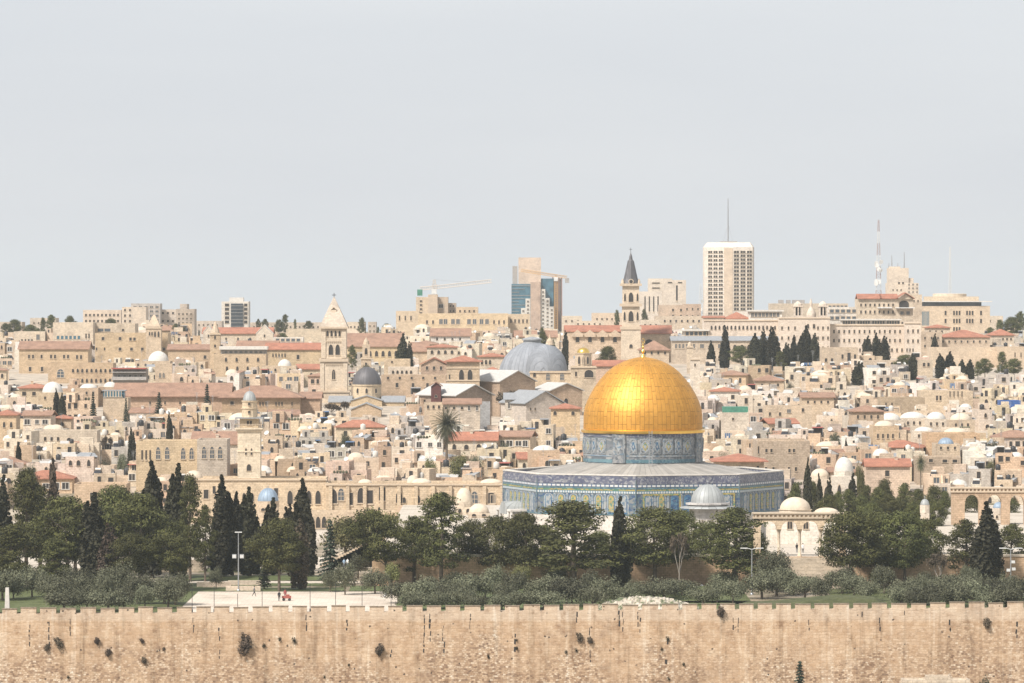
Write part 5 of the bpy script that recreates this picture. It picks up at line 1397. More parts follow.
# monastery with the red roof and its spired tower
DV = 1650.0
bldg('monastery_church', 'pale monastery church with gabled arched windows under a long red roof', 'church', 565, 622, 332, DV, 16, (0.58, 0.46, 0.34), 'gablex', 6, 'red', wins=[('plainarch', 577.5, 615, 4, 339, 339, 1, 4.2, 6.5)], vb=352, over=.3, anchor='the red-roofed monastery')
zg = ground(DV)
for k, pc in enumerate((577.5, 590, 602.5, 615)):
    g = MB(); wq = MT(5.6, DV)
    zq = Z(334, DV) - ground(DV); xq = X(pc, DV) - (X(565, DV) + X(622, DV)) / 2
    g.xz([(xq - wq, zq - 1), (xq + wq, zq - 1), (xq + wq, zq), (xq, zq + MT(4.2, DV)), (xq - wq, zq)], -0.9, -0.02, 0)
    g.build('gable', 'ashlar', [o for o in bpy.data.objects if o.get('label', '').startswith('pale monastery church')][0], color=(0.58, 0.46, 0.34))
bldg('monastery_wing', 'monastery wing with a red roof and one wide arch right of the clock tower', 'building', 641, 671, 334, DV + 4, 16, (0.58, 0.46, 0.34), 'gablex', 8, 'red', wins=[('plainarch', 649, 649, 1, 342, 342, 1, 8, 6)], vb=346)
bldg('tiled_house', 'cream house with a tall pink hipped roof behind the gold finial', 'house', 640, 669, 350.5, 1520, 11, CREAM, 'hip', 10, 'pink', wins=[('slot', 645, 665, 4, 353, 353, 1, 2, 3)], vb=358, over=.6)
bldg('red_roof_house', 'long low red roof directly left above the golden dome', 'house', 594, 625, 366.5, 1440, 9, ROSE, 'gablex', 5.5, 'red', vb=376)
T0 = thing('church_tower', 'pale church tower with a dark slate spire, clock and arched belfries', 'tower', (X(631, 1640), 1640, ground(1640)))
zg = ground(1640); zz = lambda py: Z(py, 1640) - zg; u = lambda n: MT(n, 1640); CT = (0.62, 0.52, 0.40)
b = MB(); q = u(9.6); cy = 3.4
b.box(-q, q, cy - q, cy + q, -2, zz(328)); b.box(-q * .90, q * .90, cy - q * .9, cy + q * .9, zz(328), zz(305)); b.box(-q * .86, q * .86, cy - q * .86, cy + q * .86, zz(305), zz(285)); b.build('shaft', 'ashlar', T0, color=CT)
for y0, y1, e in ((329.5, 326.5, .3), (306.5, 303.5, .45), (286, 283.5, .4)):
    b = MB(); b.box(-q - e, q + e, cy - q - e, cy + q + e, zz(y0), zz(y1)); b.build('cornice', 'trim', T0)
for px_, py_, wd, ht, yy in ((631, 297, 5, 10, .86), (625, 297, 2, 8, .86), (637.5, 297, 2, 8, .86), (631, 316, 5.4, 11, .9), (624.6, 316, 2.2, 9, .9), (637.6, 316, 2.2, 9, .9), (631, 346, 3.6, 4, 1)):
    link('window', WM['plainarch'], T0, (X(px_, 1640) - X(631, 1640), cy - q * yy, zz(py_ + ht / 2)), 0, None, (u(wd), 1, u(ht)))
b = MB(); b.xz([(u(2.6) * math.cos(2 * math.pi * k / 16), zz(281.5) + u(2.6) * math.sin(2 * math.pi * k / 16)) for k in range(16)], cy - q - .5, cy - q * .5, 0); b.xz([(u(1.8) * math.cos(2 * math.pi * k / 16), zz(281.5) + u(1.8) * math.sin(2 * math.pi * k / 16)) for k in range(16)], cy - q - .55, cy - q - .5, 1); b.build('clock', ['trim', 'dark'], T0)
b = MB()
for s1 in (-1, 1):
    for s2 in (-1, 1): b.lathe([(.5, zz(283.5)), (.45, zz(281)), (.02, zz(278.5))], 6, s1 * q * .85, cy + s2 * q * .85)
b.build('pinnacles', 'trim', T0)
b = MB(); b.lathe([(q * .92, zz(283.5)), (q * .74, zz(279)), (q * .35, zz(262)), (q * .33, zz(261)), (q * .2, zz(259.5)), (q * .14, zz(256)), (.05, zz(252.5))], 8, 0, cy, smooth=False); b.build('spire', M['leaddark'], T0)
b = MB(); b.tube((0, cy, zz(253)), (0, cy, zz(247.5)), .09, .07, 5); b.tube((-.5, cy, zz(249.4)), (.5, cy, zz(249.4)), .07, .07, 5); b.build('cross', 'black', T0)
RES.append((620, 642, 247, 352, 1640, 8)); ANCHORS.append(('the dark-spired clock tower', 631, 300))
# ------------------------------------------------------------ right side, large institutions
r_, Xc, zg, H, hw = bldg('long_hall', 'long low pale hall with a grey sheet roof behind the cypress row', 'building', 672, 778, 341, 1640, 14, (0.54, 0.45, 0.35), 'gablex', 4, 'slate', wins=[('grey', 676, 694, 6, 346, 346, 1, 2.2, 5), ('grey', 702, 720, 3, 346, 346, 1, 4.6, 4.5), ('plainarch', 728, 770, 7, 347, 347, 1, 4, 5)], vb=354)
r_, Xc, zg, H, hw = bldg('flat_pavilion', 'flat white-roofed pavilion with a dark glazed band above the long pale hall', 'pavilion', 683, 708, 331, 1700, 10, WHITE_, wins=[('strip', 696, 696, 1, 333.6, 333.6, 1, 22, 4)], vb=336)
b = MB(); b.box(-hw - 1, hw + .5, -1, 10, H, H + .5); b.build('roof', 'white', r_)
bldg('small_minaret_house', 'white turret with a small railed top right above the golden dome', 'tower', 690.5, 700, 358, 1380, 3, (0.66, 0.58, 0.48), wins=[('slot', 695, 695, 1, 365, 365, 1, 1.5, 3)], vb=388, cornice=True, anchor='the white turret')
r_, Xc, zg, H, hw = bldg('cupola_tower', 'slender cream turret with a cupola before the long pale hall', 'tower', 687, 693, 346, 1560, 2.2, (0.6, 0.50, 0.38), vb=356, cornice=True)
dome(r_, 'dome', 0, 1.1, H, MT(2.4, 1560), MT(4, 1560), 'ashlar', 12, .8, finial=.8, color=CREAM)
DN = 1700.0
WN = (0.63, 0.54, 0.45)
bldg('convent_wing', 'pale left wing of the great convent with a row of small arched windows', 'building', 704, 779, 319.5, DN, 16, WN, cornice=True, wins=[('plainarch', 711.5, 775, 17, 327.5, 327.5, 1, 2, 4.2)], vb=337, anchor='the arched convent wing', mat='ashlar')
bldg('convent_block', 'great pale convent block behind the tall dark cypress row', 'building', 779, 830, 317, DN - 8, 20, WN, cornice=True, wins=[('rect', 782, 795, 3, 328, 338, 2, 1.9, 3.6), ('rect', 818, 828, 3, 328, 348, 3, 1.9, 3.6), ('plainarch', 808, 814, 2, 326, 326, 1, 2.6, 5)], vb=352, mat='ashlar')
bldg('convent_wing', 'long right wing of the great convent with three rows of windows', 'building', 830, 905, 324, DN - 4, 18, WN, cornice=True, wins=[('rect', 834, 900, 14, 331.5, 331.5, 1, 1.9, 3.8), ('rect', 834, 900, 14, 340.5, 340.5, 1, 1.9, 3.8), ('rect', 892, 902, 3, 350, 350, 1, 1.9, 3.8), ('rect', 836, 860, 6, 350, 350, 1, 1.9, 3.6)], vb=356, anchor='the long convent wing', mat='ashlar')
bldg('convent_end', 'recessed pale end pavilion of the great convent beside a dark cypress', 'building', 905, 921, 322, DN - 10, 16, WN, cornice=True, wins=[('rect', 908, 918, 3, 331, 341, 2, 1.9, 3.8), ('rect', 907, 913, 3, 350, 350, 1, 1.5, 3.6)], vb=358, mat='ashlar')
for lab, a, c in (('left one of the twin bell turrets on the great convent', 794, 803), ('right one of the twin bell turrets on the great convent', 819, 828)):
    D = DN - 9; root = thing('bell_turret', lab, 'turret', (X((a + c) / 2, D), D + 3, Z(317, D)))
    b = MB(); q = MT(c - a, D) / 2; b.box(-q, q, -q, q, 0, MT(1.5, D))
    for s1 in (-1, 0, 1):
        for s2 in (-1, 1): b.box(s1 * q * .8 - .22, s1 * q * .8 + .22, s2 * q * .8 - .22, s2 * q * .8 + .22, MT(1.5, D), MT(10, D))
    b.box(-q * 1.1, q * 1.1, -q * 1.1, q * 1.1, MT(10, D), MT(11.5, D)); b.build('belfry', 'ashlar', root, color=WN)
    b = MB(); b.box(-q * .5, q * .5, -q * .5, q * .5, MT(1.5, D), MT(10, D)); b.build('bell_chamber', 'dark', root)
    b = MB(); b.lathe([(q * .95, MT(11.5, D)), (q * .9, MT(13, D)), (q * .4, MT(15, D)), (.1, MT(16, D))], 8, smooth=False); b.build('cap', 'ashlar', root, color=WN)
D = DN - 9; root = thing('statue_pediment', 'pale statue on a domed pedestal between the twin bell turrets', 'statue', (X(811.5, D), D + 3, Z(317, D)))
b = MB(); q = MT(5, D); b.lathe([(q, 0), (q, 1.2), (q * .8, 2.0), (q * .35, 3.2), (.5, 3.4), (.5, 4.0), (.55, 4.6), (.42, 5.6), (.2, 6.0), (.26, 6.3), (.05, 6.6)], 12); b.build('statue', 'ashlar', root, color=WN)
r_, Xc, zg, H, hw = bldg('roof_pavilion', 'glazed white roof pavilion on the left convent wing', 'pavilion', 749, 782, 311.5, DN + 2, 9, WHITE_, wins=[('grey', 752.5, 778, 8, 314.8, 314.8, 1, 3.3, 4.5)], vb=318, reserve=False)
b = MB(); b.box(-hw - .6, hw + .6, -.8, 9.5, H, H + .55); b.build('roof', 'white', r_)
bldg('tiled_block', 'red hipped roof rising behind the left convent wing', 'building', 726, 749, 319, DN + 6, 14, ROSE, 'hip', 7, 'red', vb=320, reserve=False)
bldg('tiled_block', 'low red roof at the left end of the convent wing', 'building', 704, 724, 318, DN + 6, 10, PALE, 'gablex', 1.5, 'red', vb=320, reserve=False)
r_, Xc, zg, H, hw = bldg('flat_block', 'flat cream block with roof plant behind the twin turrets', 'building', 771, 848, 303.5, DN + 40, 18, (0.56, 0.48, 0.38), wins=[('strip', 838, 838, 1, 307, 307, 1, 20, 3.2)], vb=320, anchor='the flat block behind the twin turrets')
for a, c in ((779, 784), (787, 791), (793, 805)):
    b = MB(); b.box(X(a, DN + 40) - Xc, X(c, DN + 40) - Xc, 2, 6, H - .6, H + 1.3); b.build('roof_plant', 'grey', r_)
bldg('glazed_block', 'pale block with two dark ribbon windows behind the right turret', 'building', 828, 862, 307, DN + 22, 12, WHITE_, wins=[('strip', 843, 843, 1, 311, 311, 1, 28, 3.4), ('strip', 843, 843, 1, 318, 318, 1, 28, 3.4)], vb=324)
r_, Xc, zg, H, hw = bldg('mansard_building', 'cream building with red gabled roofs above the long convent wing', 'building', 858, 913, 299, DN + 14, 16, (0.58, 0.49, 0.38), wins=[('rect', 861, 893, 8, 305, 305, 1, 2, 3.2), ('rect', 861, 893, 8, 312, 312, 1, 2, 3.6), ('plainarch', 904, 904, 1, 304, 304, 1, 11, 8), ('grey', 902, 908, 2, 313, 313, 1, 4, 4)], vb=320, anchor='the red-gabled building')
b = MB(); b.gable(-hw, -hw + MT(23, DN), -.5, 10, H, H + MT(4.6, DN), 'x', .3); b.gable(-hw + MT(23, DN), MT(12, DN), -.5, 10, H, H + MT(4.6, DN), 'x', .3); b.build('roof', 'red', r_)
b = MB(); b.gable(MT(12, DN), hw, -1, 10, H, H + MT(6, DN), 'y', .6); b.build('roof', 'red', r_)
b = MB(); b.xz([(MT(12, DN), H), (hw, H), ((MT(12, DN) + hw) / 2, H + MT(5.5, DN))], -.6, 0, 0); b.build('gable_wall', 'ashlar', r_, color=(0.58, 0.49, 0.38))
b = MB(); b.box(MT(10, DN), hw + .5, -1.8, 0, Z(308.3, DN) - zg, Z(307.5, DN) - zg); b.box(-MT(8, DN), MT(6, DN), -1.8, 0, Z(308.3, DN) - zg, Z(307.3, DN) - zg); b.build('balcony', 'dish', r_)
r_, Xc, zg, H, hw = bldg('terrace_pavilion', 'long white roof terrace with dark glazing on the right convent wing', 'pavilion', 842, 900, 320.3, DN - 2, 8, WHITE_, wins=[('strip', 849, 893, 4, 322.5, 322.5, 1, 13, 3.2)], vb=324, reserve=False)
b = MB(); b.box(-hw - .5, hw + .5, -1.2, 8, H, H + .45); b.build('roof', 'white', r_)
# big office with the ribbon window
DO = 1950.0
r_, Xc, zg, H, hw = bldg('office_building', 'big cream institutional block with a dark ribbon window under a thin white roof', 'building', 920, 990, 306, DO, 30, (0.58, 0.47, 0.35), wins=[('slot', 945.5, 945.5, 1, 313, 321, 2, 2, 4.6), ('slot', 954, 959.5, 3, 313, 321, 2, 1.8, 4.6), ('slot', 967, 972.5, 3, 313, 321, 2, 1.8, 4.6), ('slot', 981, 981, 1, 313, 321, 2, 2, 4.6), ('slot', 954, 959.5, 3, 329, 329, 1, 1.8, 4), ('blue', 925.5, 925.5, 1, 318.5, 318.5, 1, 7.5, 15)], vb=334, anchor='the big ribbon-window block', mat='ashlar', para=.1)
b = MB(); b.box(-hw + .4, hw - 3.4, 1.0, 28, H, Z(302, DO) - zg); b.build('ribbon_window', 'glassg', r_)
b = MB(); b.box(-hw - .8, hw + .8, -1.2, 30, Z(302, DO) - zg, Z(301, DO) - zg); b.build('roof', 'white', r_)
b = MB(); b.box(MT(-26, DO), hw - 4, 6, 26, Z(301, DO) - zg, Z(296.5, DO) - zg); b.build('upper_storey', 'ashlar', r_, color=(0.56, 0.46, 0.34))
b = MB(); b.lathe([(MT(17, DO), Z(296.5, DO) - zg), (MT(17, DO), Z(293.8, DO) - zg), (MT(15, DO), Z(293.5, DO) - zg)], 32, MT(-2, DO), 15, smooth=False); b.build('round_roof', 'cream', r_)
bldg('flat_block', 'pale block joining the red-gabled building and the ribbon-window block', 'building', 904, 922, 294.5, DO - 60, 12, (0.58, 0.48, 0.37), wins=[('slot', 910, 918, 3, 301, 301, 1, 1.4, 2)], vb=325)
# stepped tower with aerials
DU = 2300.0
r_, Xc, zg, H, hw = bldg('stepped_tower', 'pale stepped tower block with aerials behind the red-gabled building', 'tower', 888, 918.5, 283, DU, 16, (0.62, 0.53, 0.43), wins=[('grey', 909, 917, 3, 284.5, 292, 3, 1.6, 2), ('slot', 899, 903, 2, 283, 283, 1, 2, 2), ('slot', 893, 901, 3, 290, 290, 1, 1.4, 1.6)], vb=296, anchor='the stepped tower', mat='ashlar')
b = MB(); b.box(X(889, DU) - Xc, X(909, DU) - Xc, 2, 14, H, Z(268, DU) - zg); b.box(X(909, DU) - Xc, X(914, DU) - Xc, 3, 13, H, Z(278, DU) - zg); b.box(X(890, DU) - Xc, X(901, DU) - Xc, 4, 12, Z(268, DU) - zg, Z(266.5, DU) - zg); b.build('upper_tower', 'ashlar', r_, color=(0.62, 0.53, 0.43))
for px_, y0, y1 in ((893, 266, 255), (905.5, 268, 252), (890, 268, 263), (899, 267, 263)):
    b = MB(); b.tube((X(px_, DU) - Xc, 8, Z(y0, DU) - zg), (X(px_, DU) - Xc, 8, Z(y1, DU) - zg), .35, .15, 5); b.build('aerial', 'metal', r_)
# lattice masts
def mast(label, px_, ybase, ytop, D, wb, wt, mat='dish', stripes=False, nlev=26, dishes=0):
    z0 = min(ground(D), Z(ybase, D)) if ybase > 330 else Z(ybase, D)
    z0 = ground(D)
    root = thing('radio_mast', label, 'mast', (X(px_, D), D, z0))
    H = Z(ytop, D) - z0
    parts = [MB(), MB()]
    for i in range(nlev):
        t0_, t1_ = i / nlev, (i + 1) / nlev
        r0_, r1_ = wb + (wt - wb) * t0_, wb + (wt - wb) * t1_
        b = parts[(i // 3) % 2 if stripes else 0]
        c0 = [(r0_ * s1, r0_ * s2, H * t0_) for s1, s2 in ((-1, -1), (1, -1), (1, 1), (-1, 1))]; c1 = [(r1_ * s1, r1_ * s2, H * t1_) for s1, s2 in ((-1, -1), (1, -1), (1, 1), (-1, 1))]
        for k in range(4):
            b.tube(c0[k], c1[k], .09, .09, 4); b.tube(c0[k], c1[(k + 1) % 4], .06, .06, 3); b.tube(c1[k], c1[(k + 1) % 4], .06, .06, 3)
    parts[0].build('lattice', mat, root)
    if stripes: parts[1].build('red_lattice', 'steelred', root)
    rr2 = random.Random(4)
    for k in range(dishes):
        t = rr2.uniform(.42, .66); b = MB(); b.lathe([(.15, 0), (.9, .25), (1.0, .35)], 12)
        o = b.build('dish', 'dish', root, (rr2.uniform(-1.4, 1.4), -wb - .3, H * t)); o.rotation_euler = (math.radians(95), 0, rr2.uniform(-.6, .6))
    return root
mast('tall red and white lattice mast right of the flat skyline block', 878.5, 296, 220, 2150, 1.7, 0.25, 'dish', True, 30, 10)
mast('thin pale lattice mast behind the ribbon-window block', 950, 293, 247, 2150, .7, .25, 'dish', False, 30)
mast('small lattice mast left of the white tower block', 700.5, 318, 284, 2450, 1.6, .3, 'dish', False, 18, 4)
# the white tower block
DW = 2500.0; zg = ground(DW)
W0 = thing('tower_block', 'tall white tower block with chamfered corners and rows of windows', 'tower block', (X(730, DW), DW, zg))
zz = lambda py: Z(py, DW) - zg; x = lambda p: X(p, DW) - X(730, DW)
WHT = (0.72, 0.65, 0.57)
pl = [(x(708), 4.5), (x(723.5), 0.0), (x(733), -1.6), (x(752.5), -1.2), (x(755), 9), (x(755), 28), (x(705), 28), (x(705), 9)]
tp = [(x(712), 6.0), (x(725.5), 2.0), (x(731), .9), (x(750), 1.5), (x(751.5), 9), (x(751.5), 26), (x(708.5), 26), (x(708.5), 9)]
b = MB(); b.prism(pl, -2, zz(247)); b.prism(pl, zz(247), zz(242.5), 0, tp); b.build('wall', 'ashlar', W0, color=WHT)
b = MB(); b.prism([(a * 1.0 , c + .0) for a, c in [(x(724), -.3), (x(732.6), -1.8), (x(732.6), -1.4), (x(724), .1)]], -2, zz(248)); b.build('stair_panel', 'ashlar', W0, color=(0.58, 0.47, 0.36))
b = MB(); b.box(x(721), x(738), 8, 16, zz(242.5), zz(241)); b.build('roof_plant', 'grey', W0)
b = MB(); b.tube((x(729), 12, zz(241)), (x(729), 12, zz(198)), .45, .2, 6); 
for k in range(3): b.tube((x(729), 12, zz(225 - k)), (x(729) + (k - 1) * 2.5, 12, zz(241)), .06, .06, 3)
b.build('aerial', 'metal', W0)
def facewin(a, c, n, rows, y0, y1, wf=.62):
    (ax, ay), (cx, cy_) = a, c
    ang = math.atan2(cy_ - ay, cx - ax); ln = math.hypot(cx - ax, cy_ - ay)
    for j in range(rows):
        py_ = y0 + (y1 - y0) * j / (rows - 1)
        for i in range(n):
            t = (i + .5) / n
            link('window', WM['hotel'], W0, (ax + (cx - ax) * t, ay + (cy_ - ay) * t, zz(py_ + 1.3)), ang, None, (ln / n * .80, 1.6, MT(2.5, DW)))
facewin(pl[0], pl[1], 3, 16, 252, 313.5); facewin(pl[2], pl[3], 3, 16, 252, 309)
RES.append((704, 756, 198, 318, DW, 28)); ANCHORS.append(('the tall white tower block', 730, 280))
# glass tower under construction
DK = 2600.0; zg = ground(DK); K0 = thing('unfinished_tower', 'unfinished tower of bare concrete slab, blue glass and stepped white cladding', 'tower block', (X(530, DK), DK, zg))
zz = lambda py: Z(py, DK) - zg; x = lambda p: X(p, DK) - X(530, DK)
def kb(nm, mat, p0, p1, y0, yt, ya, yb=20, col=None):
    b = MB(); b.box(x(p0), x(p1), ya, yb, y0 if y0 < 0 else zz(y0), zz(yt)); return b.build(nm, mat, K0, color=col)
kb('core_slab', 'ashlar', 518.5, 541, -2, 257.5, 2, 16, (0.62, 0.50, 0.40)); kb('core_slab', 'ashlar', 530.5, 540.5, -2, 282, -2, 1.99, (0.50, 0.38, 0.30))
kb('left_glass_wing', 'glassb', 511.5, 533, -2, 284, 0, 14); kb('frame_top', 'grey', 512.5, 517.5, 284, 266, 4, 12)
kb('right_glass_wing', 'glassb', 541, 553.5, -2, 278.5, 3, 18)
for k in range(12):
    b = MB(); b.box(x(511.3), x(530.4) - (k % 3) * 3.1, -.25, 0, zz(286 + k * 3.2), zz(285.6 + k * 3.2)); b.build('floor_edge', 'grey', K0)
for k in range(18):
    b = MB(); b.box(x(552.5), x(562), 4, 16, zz(279 + k * 3.2), zz(278.2 + k * 3.2)); b.build('open_floor', 'grey', K0)
b = MB()
for p in (553, 556, 559, 561.8):
    for yy in (4.2, 15.6): b.box(x(p) - .3, x(p) + .3, yy - .2, yy + .2, -2, zz(277))
b.build('columns', 'steelred', K0)
b = MB(); b.box(x(553.6), x(561.4), 7, 15, -2, zz(279)); b.build('inner_core', 'ashlar', K0, color=(0.44, 0.38, 0.34))
for a, c, yt in ((521, 525.5, 308), (525.5, 530.4, 298.5)): kb('stepped_cladding', 'white', a, c, -2, yt, -2.2, .0)
for a, c, yt in ((540.6, 545.3, 289), (545.3, 549.6, 298), (549.6, 553.8, 306.5)): kb('stepped_cladding', 'white', a, c, -2, yt, -1.2, 2.9)
for (a, n, yt, ya) in ((523.3, 1, 311, -2.2), (528, 1, 301.5, -2.2), (543, 1, 292, -1.2), (547.5, 1, 301, -1.2), (551.7, 1, 310, -1.2)):
    y_ = yt
    while y_ < 334:
        link('window', WM['grey'], K0, (x(a), ya, zz(y_ + .9)), 0, None, (MT(2.2, DK), 1.2, MT(1.9, DK))); y_ += 3.9
RES.append((510, 563, 256, 330, DK, 20)); ANCHORS.append(('the unfinished glass tower', 530, 290))
# tower cranes
def crane(label, px_, yj, D, p0, p1, y0, y1, mat, towertop, base=None, cabin='greencl'):
    zg = ground(D); root = thing('tower_crane', label, 'crane', (X(px_, D), D - 3, zg)); zz = lambda py: Z(py, D) - zg; x = lambda p: X(p, D) - X(px_, D)
    b = MB(); H = zz(towertop); n = 26
    for i in range(n):
        a0, a1 = H * i / n, H * (i + 1) / n; w_ = .9 if i < n - 2 else .5
        for s1, s2 in ((-1, -1), (1, -1), (1, 1), (-1, 1)): b.tube((s1 * w_, s2 * w_, a0), (s1 * w_, s2 * w_, a1), .14, .14, 3)
        b.tube((-w_, -w_, a0), (w_, -w_, a1), .1, .1, 3); b.tube((w_, w_, a0), (-w_, w_, a1), .1, .1, 3)
    b.build('mast', mat, root)
    def bm(nm, pa, ya, pb, yb, n=24):
        b = MB(); A = Vector((x(pa), 0, zz(ya))); B = Vector((x(pb), 0, zz(yb)))
        for s_ in (-.55, .55): b.tube(A + Vector((0, s_, 0)), B + Vector((0, s_, 0)), .2, .2, 4)
        b.tube(A + Vector((0, 0, 1.3)), B + Vector((0, 0, 1.3)), .2, .16, 4)
        for i in range(n):
            P_, Q_ = A.lerp(B, i / n), A.lerp(B, (i + .5) / n); R2 = A.lerp(B, (i + 1) / n)
            b.tube(P_ + Vector((0, .55, 0)), Q_ + Vector((0, 0, 1.3)), .09, .09, 3); b.tube(Q_ + Vector((0, 0, 1.3)), R2 + Vector((0, -.55, 0)), .09, .09, 3)
        b.build(nm, mat, root)
    bm('jib', px_, yj, p1, y1); bm('counter_jib', px_, yj, p0, y0, 8)
    sg = 1 if p0 > px_ else -1
    b = MB(); b.box(x(p0) - 1.1, x(p0) + 1.1, -1, 1, zz(y0) - 2.4, zz(y0) + .2); b.build('counterweight', cabin, root)
    b = MB(); b.box(x(px_) - 1.2, x(px_) + 1.0, -1.6, -.9, zz(yj) - 2.2, zz(yj)); b.build('cab', 'dish', root)
    b = MB(); 
    for pe, ye in ((p0, y0), (px_ + (p1 - px_) * .62, yj + (y1 - yj) * .62)): b.tube((0, 0, zz(towertop)), (x(pe), 0, zz(ye) + 1), .06, .06, 3)
    b.build('stay_cables', 'metal', root)
crane('pale tower crane with a green counterweight over the cream skyline hotel', 434.5, 289, 2020, 420, 491.5, 290, 282.5, 'cranewht', 279.5)
crane('orange tower crane beside the unfinished glass tower', 556, 277, 2590, 567, 521, 278.5, 271.5, 'craneyel', 275, cabin='grey')

